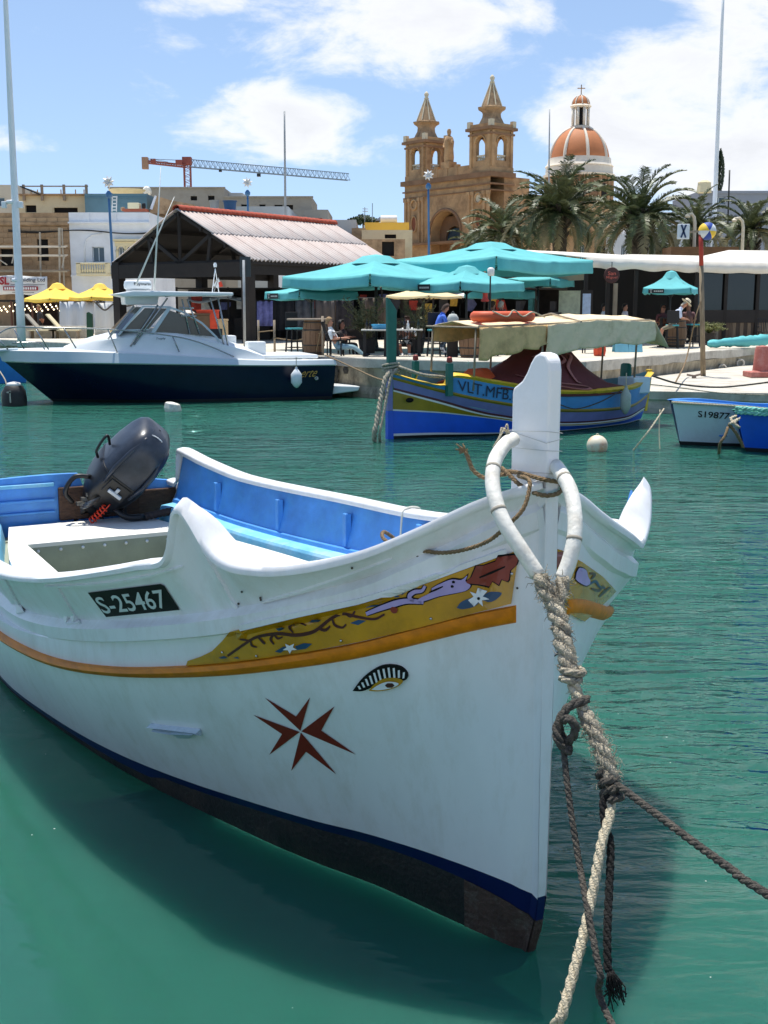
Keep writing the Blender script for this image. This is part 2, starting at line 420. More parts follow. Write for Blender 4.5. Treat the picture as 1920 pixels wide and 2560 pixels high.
deckw = mat('deck_white_paint', C(226, 224, 214), .6, .04, 3, .06, 60)
wellg = mat('well_grey_green', C(150, 156, 138), .65, .12, 4, .1, 40)
rawwood = mat('worn_transom_wood', C(84, 62, 48), .85, .4, 14, .6, 40, stretch=(1, 1, 4))

NS = [-.03, 0, .1, .25, .5, .8, 1.2, 2, 3, 4, 5, 6.4]; NB = [.03, .05, .24, .45, .70, .90, 1.06, 1.27, 1.40, 1.44, 1.38, 1.13]
FS = [-.03, 0, .1, .25, .5, .8, .95, 1.1, 1.25, 1.6, 2, 3, 4, 5, 6.2, 6.4]; FB = [.03, .05, .26, .50, .84, 1.15, 1.31, 1.42, 1.46, 1.47, 1.44, 1.34, 1.2, 1.0, .72, .68]
WS = [-.05, 0, .35, .77, 1.08, 1.44, 2.47, 3.39, 4.33, 5.3, 6.4]; WB = [0, .03, .15, .29, .43, .57, .90, 1.09, 1.22, 1.2, .95]
GN = [(-.03, 1.89), (.08, 1.82), (.22, 1.70), (.37, 1.60), (.59, 1.52), (.77, 1.50), (.88, 1.515), (.96, 1.565), (1.03, 1.645), (1.08, 1.69), (1.115, 1.70), (1.145, 1.665), (1.165, 1.58), (1.19, 1.50), (1.24, 1.455),
      (1.4, 1.415), (1.68, 1.34), (2.17, 1.22), (2.62, 1.13), (3.17, 1.05), (4, 1.0), (5, 1.02), (6, 1.08), (6.4, 1.12)]
GF = [(-.03, 1.89), (.05, 1.82), (.18, 1.70), (.38, 1.57), (.55, 1.48), (.70, 1.425), (.80, 1.415), (.9, 1.455), (1.0, 1.545), (1.07, 1.605), (1.115, 1.62), (1.15, 1.58), (1.18, 1.49), (1.22, 1.42), (1.3, 1.385),
      (1.5, 1.37), (1.9, 1.29), (3.03, 1.17), (3.91, 1.15), (5.24, 1.15), (5.8, 1.215), (6.1, 1.27), (6.2, 1.285), (6.22, 1.26), (6.24, 1.02), (6.4, 1.0)]
def smooth_interp(x, xs, ys):
    """monotone-ish cubic through the samples"""
    k = int(np.searchsorted(xs, x)) - 1; k = max(0, min(len(xs) - 2, k))
    x0, x1 = xs[k], xs[k + 1]; t = min(1, max(0, (x - x0) / (x1 - x0)))
    d = lambda i: 0 if i <= 0 or i >= len(xs) - 1 else (ys[i + 1] - ys[i - 1]) / (xs[i + 1] - xs[i - 1])
    m0 = d(k) if k > 0 else (ys[1] - ys[0]) / (xs[1] - xs[0]); m1 = d(k + 1) if k + 1 < len(xs) - 1 else (ys[-1] - ys[-2]) / (xs[-1] - xs[-2])
    h = x1 - x0
    return (2 * t ** 3 - 3 * t ** 2 + 1) * ys[k] + (t ** 3 - 2 * t ** 2 + t) * h * m0 + (-2 * t ** 3 + 3 * t ** 2) * ys[k + 1] + (t ** 3 - t ** 2) * h * m1
def curve_fn(pts):
    xs = [p[0] for p in pts]; ys = [p[1] for p in pts]
    return lambda s: smooth_interp(s, xs, ys)
nb = curve_fn(list(zip(NS, NB))); fb = curve_fn(list(zip(FS, FB))); wb = curve_fn(list(zip(WS, WB)))
gn, gf = curve_fn(GN), curve_fn(GF)
btz = curve_fn([(-.03, .255), (.09, .285), (.39, .29), (.68, .27), (1.0, .24), (1.36, .21), (1.84, .165), (2.5, .12), (3.3, .08), (4.3, .06), (6.4, .07)])
ort = curve_fn([(-.03, 1.445), (.12, 1.385), (.28, 1.31), (.48, 1.22), (.73, 1.13), (1.11, 1.01), (1.57, .885), (1.97, .79), (2.5, .69), (3.0, .625), (3.74, .57), (5, .56), (6.4, .62)])
l1z = curve_fn([(-.03, 1.80), (.07, 1.73), (.19, 1.62), (.32, 1.53), (.42, 1.465), (.63, 1.375), (.89, 1.28), (1.26, 1.17), (1.85, 1.02), (2.27, .925), (2.76, .83), (3.38, .745), (4.3, .70), (5.2, .71), (6.4, .78)])
orh = lambda s: lerp(.075, .06, min(1, s / 2))                   # rail height
def sections(side):
    B = nb if side > 0 else fb; G = gn if side > 0 else gf
    st = sorted(set([round(v, 4) for v in list(np.linspace(-.03, .6, 19)) + list(np.linspace(.64, 1.34, 36)) + list(np.linspace(1.4, 6.4, 42))] + ([6.195, 6.21, 6.225, 6.24] if side < 0 else [])))
    L = {k: [] for k in ('keel', 'low', 'wl', 'bs', 'bt', 'm1', 'm2', 'm3', 'orb', 'ort', 'l2', 'l2o', 'l1o', 'l1i', 'g')}
    for s in st:
        b = B(s); w_ = min(wb(s), b - .005) if s > .02 else max(.012, min(.02, b)); w_ = max(w_, .012)
        dz = (b - w_); zt = ort(s); zb = zt - orh(s); z4 = btz(s)
        oor = w_ + (.66 if side > 0 else .74) * dz; o4 = w_ + .10 * dz
        sh = lambda s0: s + (s0 + .03) * math.exp(-(s + .03) / .45)
        bulge = lerp(-.03, .012, min(1, max(0, (s - .2) / 1.6))) * min(1, s / .15 + .1)
        L['keel'].append((sh(.55), .012, -.45)); L['low'].append((sh(.14), w_ * .78, -.14)); L['wl'].append((sh(.035), w_, 0.0))
        L['bs'].append((sh(-.012), w_ + .055 * dz, max(.02, z4 - .095 * min(1, .45 + .55 * math.exp(-s * 2.2)) if s < 2.2 else z4 * .5))); L['bt'].append((s, o4, z4))
        for k, t in (('m1', .25), ('m2', .5), ('m3', .76)):
            L[k].append((s, lerp(o4, oor, t ** 1.0) + bulge * math.sin(math.pi * t), lerp(z4, zb, t)))
        L['orb'].append((s, oor, zb)); L['ort'].append((s, oor + .012 * min(1, s + .1), zt))
        o1 = b - .03 - (.095 if side > 0 else .035) * min(1, max(0, s) / .5); o1 = max(o1, .03); z1 = l1z(s)
        L['l2'].append((s, max(o1 - .035, oor + .015 if s > .1 else .028), z1 - .082)); L['l2o'].append((s, o1 + .0, z1 - .076)); L['l1o'].append((s, o1 + .012, z1 - .012))
        L['l1i'].append((s, o1 - .030, z1 + .028)); L['g'].append((s, b - .012, G(s) - .03))
    V = lambda p: Vector((p[0], p[1] * side, p[2]))
    return st, {k: [V(p) for p in v] for k, v in L.items()}
def band(L, keys, sub=1):
    return [L[k] for k in keys]
stN, LN = sections(1); stF, LF = sections(-1)
def hull_part(name, keys, m, L):
    mb = MB(); mb.grid(band(L, keys)); return mb.build(name, m, BOAT, smooth=True, local=True, auto=R(28))
for L, sd in ((LN, 'near'), (LF, 'far')):
    hull_part('bottom_planking', ('keel', 'low', 'wl', 'bs'), antid, L)
    hull_part('boot_stripe', ('bs', 'bt'), navy, L)
    q_ = [[p + Vector((0, .003 if sd == 'near' else -.003, 0)) for p in L[k][:10]] for k in ('low', 'wl', 'bs')]; mb = MB(); mb.grid(q_); mb.build('forefoot_lit_patch', antif, BOAT, smooth=True, local=True)  # sunlit area at the bow, painted as a paler antifouling patch
    hull_part('hull_side', ('bt', 'm1', 'm2', 'm3', 'orb', 'ort', 'l2'), white, L)
    hull_part('bulwark', ('l2', 'l2o', 'l1o', 'l1i', 'g'), white, L)
def hull_bvh(L):
    mb = MB(); mb.grid(band(L, ('keel', 'low', 'wl', 'bs', 'bt', 'm1', 'm2', 'm3', 'orb', 'ort', 'l2', 'l2o', 'l1o', 'l1i', 'g')))
    return BVHTree.FromPolygons([tuple(p) for p in mb.v], mb.f)
BVN, BVF = hull_bvh(LN), hull_bvh(LF)
camL = BMi @ Vector((0, 0, CAM_H))
def on_hull(px, py, bv, off=.004):
    r = (BMi.to_3x3() @ ray(px, py)).normalized()
    h, nrm, _, _ = bv.ray_cast(camL, r)
    if h is None:
        h, nrm, _, _ = bv.find_nearest(camL + r * 4.5)
    if nrm.dot(r) > 0: nrm = -nrm
    return h, h + nrm * off
def decal(name, poly, m, parent, bv=None, off=.004, cell=22, rim=False, holes=None):
    """paint or board lying on the hull: outline given by its corners, dropped on to the hull surface"""
    bv = bv or BVN
    bm = bmesh.new(); bm.faces.new([bm.verts.new((x, y, 0)) for x, y in poly])
    bmesh.ops.triangulate(bm, faces=bm.faces)
    for _ in range(4):
        es = [e for e in bm.edges if e.calc_length() > cell]
        if not es: break
        bmesh.ops.subdivide_edges(bm, edges=es, cuts=1); bmesh.ops.triangulate(bm, faces=bm.faces)
    base = {}
    for v in bm.verts:
        h, p = on_hull(v.co.x, v.co.y, bv, off); base[v] = h - (p - h).normalized() * .004; v.co = p
    if rim:
        be = [e for e in bm.edges if e.is_boundary]; ret = bmesh.ops.extrude_edge_only(bm, edges=be)
        nv = [x for x in ret['geom'] if isinstance(x, bmesh.types.BMVert)]
        for v in nv:
            k = min(base, key=lambda b: (b.co - v.co).length_squared); v.co = base[k]
    bmesh.ops.recalc_face_normals(bm, faces=bm.faces)
    me = bpy.data.meshes.new(name); bm.to_mesh(me); bm.free(); me.materials.append(m)
    o = bpy.data.objects.new(name, me); COL.objects.link(o); o.parent = parent
    return o
def decal_text(name, s, quad, m, parent, bv=None, off=.008, bold=0.0):
    V, F = text_mesh(s, bold); bv = bv or BVN; (ax, ay), (bx, by), (cx, cy), (dx, dy) = quad   # TL TR BR BL
    P = []
    for u, v in V:
        tx, ty = lerp(ax, bx, u), lerp(ay, by, u); lx, ly = lerp(dx, cx, u), lerp(dy, cy, u)
        P.append(on_hull(lerp(lx, tx, v), lerp(ly, ty, v), bv, off)[1])
    mb = MB(); mb.add(P, F); return mb.build(name, m, parent, local=True, fix=False)

HK = ('wl', 'bt', 'm1', 'm2', 'm3', 'orb', 'l2', 'l1i', 'g')
def hull_o(side, s, z):
    L, st = (LN, stN) if side > 0 else (LF, stF); i = int(np.argmin(np.abs(np.array(st) - s)))
    P = [L[k][i] for k in HK]; return interp(z, [p.z for p in P], [abs(p.y) for p in P])
# rub rail, gunwale cap
for side, L, st in ((1, LN, stN), (-1, LF, stF)):
    mb = MB(); rows = [[], [], [], [], []]
    for s, a, b in zip(st, L['orb'], L['ort']):
        if s < .015: continue
        e = min(1, (s - .005) / .03)
        o = Vector((0, side, 0))
        rows[0].append(a + Vector((0, 0, .004))); rows[1].append(a + o * .030 * e + Vector((0, 0, .010)))
        rows[2].append(a.lerp(b, .5) + o * .042 * e); rows[3].append(b + o * .028 * e - Vector((0, 0, .012))); rows[4].append(b - Vector((0, 0, .002)) + o * -.004)
    mb.grid(rows); k = len(rows[0]); mb.add([r[0] for r in rows], [(0, 1, 2, 3, 4)])
    mb.build('rub_rail', orange, BOAT, smooth=True, local=True, auto=R(50))
    B, G = (nb, gn) if side > 0 else (fb, gf)
    rows = [[] for _ in range(8)]
    for s in st:
        b, z = B(s), G(s); wdt = min(.105, b * .75); wdt += (.10 if side < 0 else .035) * math.exp(-((s - .84) / .2) ** 2); wdt *= 1 - (.72 if side < 0 else .55) * math.exp(-((s - 1.135) / .09) ** 2)
        for r, (do, dz) in zip(rows, ((-.014, -.036), (.012, -.034), (.016, -.014), (.002, .004), (-wdt * .5, .012 + .02 * math.exp(-((s - 1.1) / .1) ** 2)), (-wdt, .002), (-wdt - .010, -.012), (-wdt - .006, -.04))):
            r.append(Vector((s, (b + do) * side, z + dz)))
    mb = MB(); mb.grid(rows); mb.build('gunwale_cap', white, BOAT, smooth=True, local=True, auto=R(50))
    # inside: upper lining, moulding, shelf, lower lining down to the deck gutter
    prof = [('lining', bluein, ((-.05, -.03), (-.06, -.08), (-.08, -.14), (-.10, -.19), (-.115, -.23), (-.125, -.27), (-.135, -.30))), ('moulding', bluein, ((-.135, -.30), (-.165, -.305), (-.17, -.335))),
            ('shelf', cyanin, ((-.17, -.335), (-.27, -.35), (-.282, -.37))), ('lower_lining', cyanin, ((-.282, -.37), (-.31, -.60)))]
    base = curve_fn([(-.03, 1.86), (.2, 1.70), (.37, 1.60), (.6, 1.51), (1.2, 1.42), (1.9, 1.29), (3.0, 1.16), (4, 1.1), (5.2, 1.1), (6.1, 1.16), (6.4, 1.16)])
    for nm, m, pp in prof:
        rows = [[] for _ in pp]
        for s in st:
            if s < (.3 if nm == 'lining' else 1.95) or s > 6.36: continue
            b = B(s); zt = G(s) if side > 0 or s < 6.2 else 1.02
            zb = min(base(s), zt)
            for r, (do, dz) in zip(rows, pp):
                z = (zt if nm == 'lining' and dz == -.03 else zb) + dz
                if side > 0: z = (zt - .03 if dz == -.03 else zb + dz)
                z = max(z, .60)
                r.append(Vector((s, max(.02, min(b + do, hull_o(side, s, z) - (.045 if s > 1.3 else .085))) * side, z)))
        mb = MB(); mb.grid(rows); mb.build(nm, m, BOAT, smooth=True, local=True, auto=R(40))
    if side < 0:            # vertical frames (ribs) that stand proud of the lining
        for s in (2.2, 3.05, 3.9, 4.75, 5.6):
            b = fb(s); zt = base(s); mb = MB()
            mb.box((s, -(b - .115), zt - .175), (.05, .05, .24)); mb.build('rib', bluein, BOAT, local=True, bevel=.006)
# transom
mb = MB()
tz = curve_fn([(-.70, .98), (-.4, 1.02), (0, 1.09), (.4, 1.11), (.8, 1.10), (1.14, 1.08)])
ys = [-.66, -.5, -.42, -.36, -.28, .12, .2, .28, .45, .7, .95, 1.12]
def transom_top(y): return .86 if -.29 < y < .13 else tz(y)
mb.add([(6.40, y, transom_top(y)) for y in ys] + [(6.40, y, .3) for y in ys] + [(6.46, y, transom_top(y)) for y in ys] + [(6.46, y, -.2) for y in ys],
       [(i, i + 1, i + 13, i + 12) for i in range(11)] + [(i + 24, i + 36, i + 37, i + 25) for i in range(11)] + [(i, i + 24, i + 25, i + 1) for i in range(11)],)
mb.build('transom', bluein, BOAT, local=True)
for y0, y1, z0, z1 in ((.13, .38, .72, 1.0), (-.64, -.29, .72, .93)):
    mb = MB(); mb.box((6.375, (y0 + y1) / 2, (z0 + z1) / 2), (.04, y1 - y0, z1 - z0)); mb.build('motor_pad', rawwood, BOAT, local=True, bevel=.01)
mb = MB(); mb.box((6.378, -.08, .79), (.04, .43, .14)); mb.build('motor_pad', rawwood, BOAT, local=True, bevel=.01)
for z, hgt in ((1.03, .03), (.90, .025), (.80, .02)):
    mb = MB(); mb.box((6.385, .76, z), (.03, .70, hgt)); mb.build('transom_moulding', cyanin if z > 1 else bluein, BOAT, local=True, bevel=.006)
# deck with an open well
DZ = .70
mb = MB(); ss = [1.95, 2.2, 2.8, 3.3, 3.8, 4.2, 4.2001, 4.6, 5.0, 5.499, 5.5, 5.9, 6.3]
for a, b in zip(ss, ss[1:]):
    if b - a < .01: continue
    na, nb_ = nb(a) - .34, nb(b) - .34; fa, fb_ = fb(a) - .38, fb(b) - .38
    parts = [(-fa, na, -fb_, nb_)]
    if 4.19 < a < 5.49: parts = [(-fa, -.36, -fb_, -.36), (.82, na, .82, nb_)]
    for p, q, r, t in parts:
        mb.quad((a, p, DZ), (a, q, DZ), (b, t, DZ), (b, r, DZ))
mb.build('deck', deckw, BOAT, local=True, solid=.03)
mb = MB()
mb.box((5.515, .23, .53), (.03, 1.17, .31)); mb.build('well_bulkhead', wellg, BOAT, local=True)
mb = MB(); mb.box((4.85, .23, .39), (1.35, 1.2, .02)); mb.build('well_floor', wellg, BOAT, local=True)
mb = MB(); mb.box((4.85, -.35, .54), (1.3, .02, .30)); mb.box((4.85, .81, .54), (1.3, .02, .30)); mb.box((4.19, .23, .54), (.02, 1.16, .30)); mb.build('well_coaming', wellg, BOAT, local=True)
for i in range(7):
    mb = MB(); mb.lathe([(.001, .012), (.012, .008), (.014, 0)], (0, 0, 0), 8, M=Matrix.Rotation(R(-90), 3, 'Y')); mb.v = [v + Vector((5.497, .74 - i * .17, .655)) for v in mb.v]
    mb.build('rivet', white, BOAT, smooth=True, local=True)
mb = MB(); mb.grid([[Vector((s, -(fb(s) - .3), .60)) for s in np.linspace(1.95, 6.35, 20)], [Vector((s, -(fb(s) - .62), .61)) for s in np.linspace(1.95, 6.35, 20)]])
mb.grid([[Vector((s, nb(s) - .26, .60)) for s in np.linspace(1.95, 6.35, 20)], [Vector((s, nb(s) - .5, .61)) for s in np.linspace(1.95, 6.35, 20)]])
mb.grid([[Vector((6.2, y, .61)) for y in (-.4, 1)], [Vector((6.42, y, .61)) for y in (-.4, 1)]])
mb.build('gutter', wellg, BOAT, local=True)
mb = MB(); mb.box((.45, 0, 1.36), (.24, .5, .04)); mb.build('breast_hook', white, BOAT, local=True)

# stem bar and tall stem post
mb = MB()
prof = [(-.03, 1.95), (-.032, 1.2), (-.03, .28), (-.015, .12), (.03, .0), (.12, -.12), (.45, -.38), (.7, -.46), (.7, -.36), (.2, -.02), (.10, .12), (.06, .3), (.06, 1.2), (.07, 1.95)]
hw = lambda z: .028 if z > 1.2 else lerp(.016, .028, max(0, z) / 1.2)
def stem_piece(name, zlo, zhi, m):
    fr = [p for p in prof[:8]]; bk = [p for p in prof[8:]][::-1]
    zs = [z for z in np.linspace(zhi, zlo, 26)]
    f = lambda z, Q: interp(z, [q[1] for q in Q][::-1], [q[0] for q in Q][::-1])
    rows = [[], [], [], []]
    for z in zs:
        a, b = f(z, fr), f(z, bk); h = hw(z)
        rows[0].append(Vector((b, h, z))); rows[1].append(Vector((a, h, z))); rows[2].append(Vector((a, -h, z))); rows[3].append(Vector((b, -h, z)))
    q = MB(); q.grid([list(c) for c in zip(*rows)]); q.build(name, m, BOAT, local=True, bevel=.003)
stem_piece('stem', .262, 1.9, white); stem_piece('stem_boot_stripe', .16, .262, navy); stem_piece('forefoot', -.42, .16, antif)
pp = [(-.032, 1.80), (-.032, 2.275), (-.025, 2.31), (-.005, 2.332), (.03, 2.337), (.06, 2.325), (.085, 2.298), (.108, 2.262), (.135, 2.232), (.168, 2.214), (.19, 2.203), (.205, 2.18), (.207, 1.60)]
mb = MB(); mb.prism([(min(s, .198), -.029, z) for s, z in pp], (0, -.029, 0), (0, .029, 0)); mb.build('stem_post', mat('post_white_paint', C(236, 236, 236), .5, .03, 5, .12, 16, dirt=C(210, 208, 200), dscale=5, damt=.25), BOAT, local=True, bevel=.010)
for z, t in ((2.05, .01), (2.03, -.012), (1.985, .006), (1.90, .01)):        # fishing line wound on the post
    mb = MB(); mb.tube([(-.034, -.036, z), (-.034, .036, z + t), (.209, .036, z - t), (.209, -.036, z + t)], .0012, 5, closed=True); mb.build('twine', mat('nylon_twine', C(190, 190, 185), .5), BOAT, local=True)

# painted board on the bow with its decoration
gold = mat('ochre_board_paint', C(184, 134, 10), .26, .22, 5, .05, 20, coat=.35, dirt=C(136, 96, 8), dscale=6, damt=.5)
redp = mat('dark_red_paint', C(124, 36, 20), .35, .2, 8); blackp = mat('black_line_paint', C(12, 12, 13), .6, .2, 8, spec=.2)
lilac = mat('lilac_paint', C(168, 152, 200), .4, .1, 8); tealp = mat('blue_leaf_paint', C(24, 66, 100), .4, .2, 8); whitep = mat('white_sign_paint', C(225, 228, 230), .4, .04, 8)
brown = mat('maroon_scroll_paint', C(70, 22, 20), .3, .2, 8)
panel = decal('bow_board', [(470, 1662), (474, 1650), (505, 1640), (535, 1625), (560, 1600), (578, 1578), (602, 1572), (606, 1577), (751, 1541), (900, 1510), (1051, 1463), (1180, 1416), (1284, 1379), (1294, 1400), (1278, 1508),
               (1201, 1527), (1051, 1567), (900, 1603), (751, 1631), (570, 1655)], gold, BOAT, off=.012, rim=True)
def stroke(pts, w):
    """closed outline of a tapering brush stroke along image points"""
    P = [Vector((x, y)) for x, y in pts]; a, b = [], []
    for i, p in enumerate(P):
        t = (P[min(i + 1, len(P) - 1)] - P[max(i - 1, 0)]).normalized(); n_ = Vector((-t.y, t.x)); ww = w * (1 - .75 * abs(i / (len(P) - 1) - .45))
        a.append(tuple(p + n_ * ww / 2)); b.append(tuple(p - n_ * ww / 2))
    return a + b[::-1]
def curve2(pts, n=24):
    return [(p.x, p.y) for p in spline([(x, y, 0) for x, y in pts], n)]
def paint(name, poly, m, off=.015, parent=None, outline=None, bv=None):
    o = decal(name, poly, m, parent or panel, bv, off, cell=16)
    return o
# leaf, with a dark outline behind it
leafo = [(1159, 1457), (1180, 1440), (1192, 1412), (1208, 1412), (1237, 1402), (1243, 1390), (1250, 1395), (1251, 1412), (1262, 1406), (1290, 1386), (1297, 1392), (1290, 1412), (1275, 1425), (1272, 1447), (1268, 1452), (1252, 1446), (1246, 1460), (1230, 1450), (1222, 1464), (1200, 1458), (1180, 1456)]
cx_, cy_ = 1230, 1428
paint('leaf_outline', [(cx_ + (x - cx_) * 1.07, cy_ + (y - cy_) * 1.12) for x, y in leafo], blackp, .0145)
paint('leaf', leafo, redp, .0165)
paint('leaf_vein', stroke(curve2([(1200, 1441), (1230, 1428), (1262, 1414)]), 6), blackp, .0180)
fish = curve2([(1082, 1468), (1100, 1458), (1130, 1446), (1155, 1447), (1170, 1436), (1165, 1452), (1178, 1460), (1168, 1473), (1140, 1480), (1100, 1488), (1062, 1500), (1048, 1496), (1082, 1478)], 40)
paint('blossom_outline', [(1115 + (x - 1115) * 1.06, 1470 + (y - 1470) * 1.16) for x, y in fish], blackp, .0146)
paint('blossom', fish, lilac, .0166)
for pts, wd in (((1062, 1504), (1032, 1497), (1028, 1486), (1040, 1477), (1058, 1474), (1066, 1462)), 11), (((1058, 1502), (1020, 1500), (985, 1508), (950, 1520), (920, 1532)), 15):
    c2 = curve2(pts); paint('stem_outline', stroke(c2, wd + 8), blackp, .0144); paint('stem_paint', stroke(c2, wd), lilac, .0164)
paint('blossom_line', stroke(curve2([(1076, 1478), (1095, 1470), (1110, 1463)]), 5), blackp, .0180)
for x, y in ((1136, 1452), (1133, 1463)): paint('blossom_dot', [(x - 4, y - 2), (x, y - 4), (x + 4, y - 1), (x + 3, y + 3), (x - 3, y + 3)], blackp, .0180)
paint('bud', curve2([(978, 1520), (985, 1514), (997, 1518), (996, 1528), (986, 1530), (978, 1520)], 16)[:-1], redp, .0166)
def star_poly(cx, cy, r, n=8, inner=.42, rot=0, sx=1, sy=1):
    return [(cx + sx * (r if i % 2 == 0 else r * inner) * math.cos(rot + math.pi * i / n), cy + sy * (r if i % 2 == 0 else r * inner) * math.sin(rot + math.pi * i / n)) for i in range(2 * n)]
for (cx, cy), a, b_, ry in (((1200, 1492), 56, -17, 10),):
    paint('blue_leaf', curve2([(1143, 1517), (1158, 1500), (1195, 1488), (1205, 1494), (1190, 1512), (1160, 1520), (1143, 1517)], 24)[:-1], tealp, .0148)
    paint('blue_leaf', curve2([(1204, 1490), (1222, 1478), (1253, 1480), (1240, 1496), (1222, 1503), (1208, 1498), (1204, 1490)], 24)[:-1], tealp, .0148)
paint('star_flower', star_poly(1197, 1491, 26, 7, .45, .2, 1, .95), whitep, .0168); paint('star_centre', star_poly(1198, 1493, 4, 5, .9), blackp, .0185)
# the long scroll
for pts, wd in ((((575, 1636), (620, 1604), (650, 1588), (700, 1580), (745, 1584), (790, 1575), (830, 1545), (862, 1532), (900, 1540), (940, 1545), (965, 1533)), 9), (((730, 1570), (733, 1556), (752, 1553), (770, 1560)), 6),
                (((738, 1578), (728, 1564), (735, 1553)), 6), (((835, 1545), (842, 1560), (860, 1566), (870, 1558)), 7), (((650, 1588), (664, 1602), (668, 1606)), 7), (((690, 1582), (682, 1594), (690, 1607)), 7),
                (((632, 1600), (636, 1610), (648, 1614)), 6), (((605, 1594), (626, 1597)), 6), (((868, 1532), (882, 1538), (892, 1525)), 7), (((800, 1568), (818, 1572), (830, 1562)), 8), (((690, 1582), (700, 1592), (712, 1588)), 6)):
    paint('scroll', stroke(curve2(pts, 40 if len(pts) > 6 else 14), wd), brown, .0152)
for pts in (((770, 1547), (790, 1540), (815, 1541), (800, 1552), (778, 1553)), ((880, 1555), (900, 1547), (920, 1549), (900, 1560)), ((688, 1563), (705, 1559), (716, 1568), (702, 1574)), ((918, 1517), (935, 1504), (962, 1500), (945, 1513)), ((980, 1492), (1000, 1480), (1018, 1478), (1000, 1490)),
            ((552, 1641), (566, 1636), (575, 1641), (560, 1643)), ((588, 1641), (600, 1638), (604, 1643))): paint('blue_leaf', pts, tealp, .0150)
paint('blue_leaf', [(692, 1625), (715, 1612), (725, 1616), (706, 1628)], tealp, .0150); paint('blue_leaf', [(742, 1612), (765, 1604), (785, 1606), (770, 1618), (748, 1621)], tealp, .0150)
paint('star_flower', star_poly(730, 1616, 17, 5, .45, .3, 1.1, .8), whitep, .0168)
for x, y in ((562, 1627), (647, 1636), (857, 1599), (1080, 1544), (1279, 1433)):
    h, p = on_hull(x, y, BVN, .016); mb = MB(); mb.lathe([(.001, .004), (.005, .003), (.006, -.004)], p, 8, M=(p - h).normalized().to_track_quat('Z', 'Y').to_matrix()); mb.build('screw', mat('bright_screw', C(200, 200, 195), .25, metal=1.0), panel, smooth=True, local=True)
# white batten above the board
decal('batten', [(598, 1562), (751, 1527), (900, 1494), (1051, 1447), (1262, 1371), (1268, 1382), (1051, 1462), (900, 1508), (751, 1540), (606, 1575)], white, BOAT, off=.014, rim=True)
# board, leaf and blossom on the other bow
panelF = decal('bow_board', [(1385, 1368), (1410, 1382), (1450, 1405), (1500, 1440), (1535, 1475), (1520, 1492), (1470, 1540), (1455, 1552), (1420, 1535), (1375, 1515)], gold, BOAT, BVF, .012, rim=True)
paint('leaf', [(1378, 1385), (1392, 1400), (1402, 1378), (1406, 1400), (1398, 1420), (1400, 1440), (1390, 1432), (1386, 1445), (1378, 1420)], redp, .0165, panelF, bv=BVF)
bl = curve2([(1432, 1430), (1440, 1418), (1455, 1424), (1460, 1440), (1466, 1455), (1455, 1463), (1435, 1452), (1428, 1442)], 24)[:-1]
paint('blossom_outline', [(1447 + (x - 1447) * 1.12, 1441 + (y - 1441) * 1.12) for x, y in bl], blackp, .0146, panelF, bv=BVF); paint('blossom', bl, lilac, .0166, panelF, bv=BVF)
for pts in (((1464, 1460), (1480, 1452), (1490, 1465), (1505, 1468)), ((1470, 1470), (1488, 1475), (1500, 1462)), ((1490, 1490), (1505, 1475), (1518, 1466)), ((1466, 1432), (1478, 1435), (1470, 1447))):
    paint('scroll', stroke(curve2(pts, 12), 7), tealp if pts[0][0] < 1466 else brown, .0150, panelF, bv=BVF)

# eight-pointed cross, eye, number board, towing bracket on the near side
cr = mat('cross_dark_red', C(112, 34, 20), .5, .12, 8, spec=.3)
cross = [[(751, 1827), (663, 1742), (740, 1790), (777, 1742)], [(754, 1827), (803, 1786), (837, 1765), (804, 1826), (888, 1884), (754, 1830)], [(752, 1830), (766, 1880), (842, 1935), (766, 1880), (729, 1926), (749, 1831)], [(750, 1829), (706, 1838), (674, 1885), (706, 1834), (636, 1787)]]
cross = [[(752, 1826), (663, 1743), (741, 1790), (776, 1742)], [(754, 1827), (837, 1765), (804, 1825), (890, 1885)], [(753, 1830), (842, 1935), (766, 1878), (729, 1926)], [(750, 1829), (674, 1886), (706, 1834), (634, 1786)]]
c0 = decal('painted_cross', cross[0], cr, BOAT, off=.0035, cell=30)
for c_ in cross[1:]: decal('painted_cross', c_, cr, BOAT, off=.0035, cell=30)
eyeg = decal('eye_surround', curve2([(884, 1724), (905, 1696), (935, 1672), (965, 1660), (1000, 1663), (1020, 1680), (1016, 1697), (985, 1700), (940, 1712), (910, 1724), (884, 1724)], 40)[:-1], blackp, BOAT, off=.010, rim=True)
for i in range(11):
    t = i / 10; bx, by = 905 + 105 * t, lerp(1722, 1698, min(1, t * 1.1)) ; tx, ty = interp(t, [0, .25, .5, .75, 1], [899, 922, 948, 980, 1012]), interp(t, [0, .25, .5, .75, 1], [1708, 1686, 1668, 1661, 1674])
    paint('eyelash', [(tx - 2.2, ty + 3), (tx + 3, ty + 2), (lerp(tx, bx, .72) + 3, lerp(ty, by, .72)), (lerp(tx, bx, .72) - 2, lerp(ty, by, .72) + 1)], whitep, .0125, eyeg)
paint('eye_rim', curve2([(925, 1722), (940, 1705), (962, 1692), (990, 1690), (1010, 1697), (1000, 1710), (975, 1720), (945, 1724), (925, 1722)], 30)[:-1], gold, .0130, eyeg)
paint('eye_white', curve2([(932, 1719), (948, 1708), (968, 1700), (988, 1700), (1000, 1705), (985, 1714), (955, 1720), (932, 1719)], 24)[:-1], whitep, .0150, eyeg)
paint('pupil', star_poly(978, 1708, 8, 6, .9, 0, 1.5, .8), brown, .0165, eyeg)
plate = decal('number_board', [(221, 1480), (403, 1458), (412, 1463), (451, 1523), (267, 1541)], blackp, BOAT, off=.005, cell=30)
decal_text('lettering', 'S-25467', [(236, 1491), (406, 1470), (424, 1517), (264, 1532)], mat('plate_silver_letters', C(206, 212, 214), .4, .05, 20), plate, bold=.012)
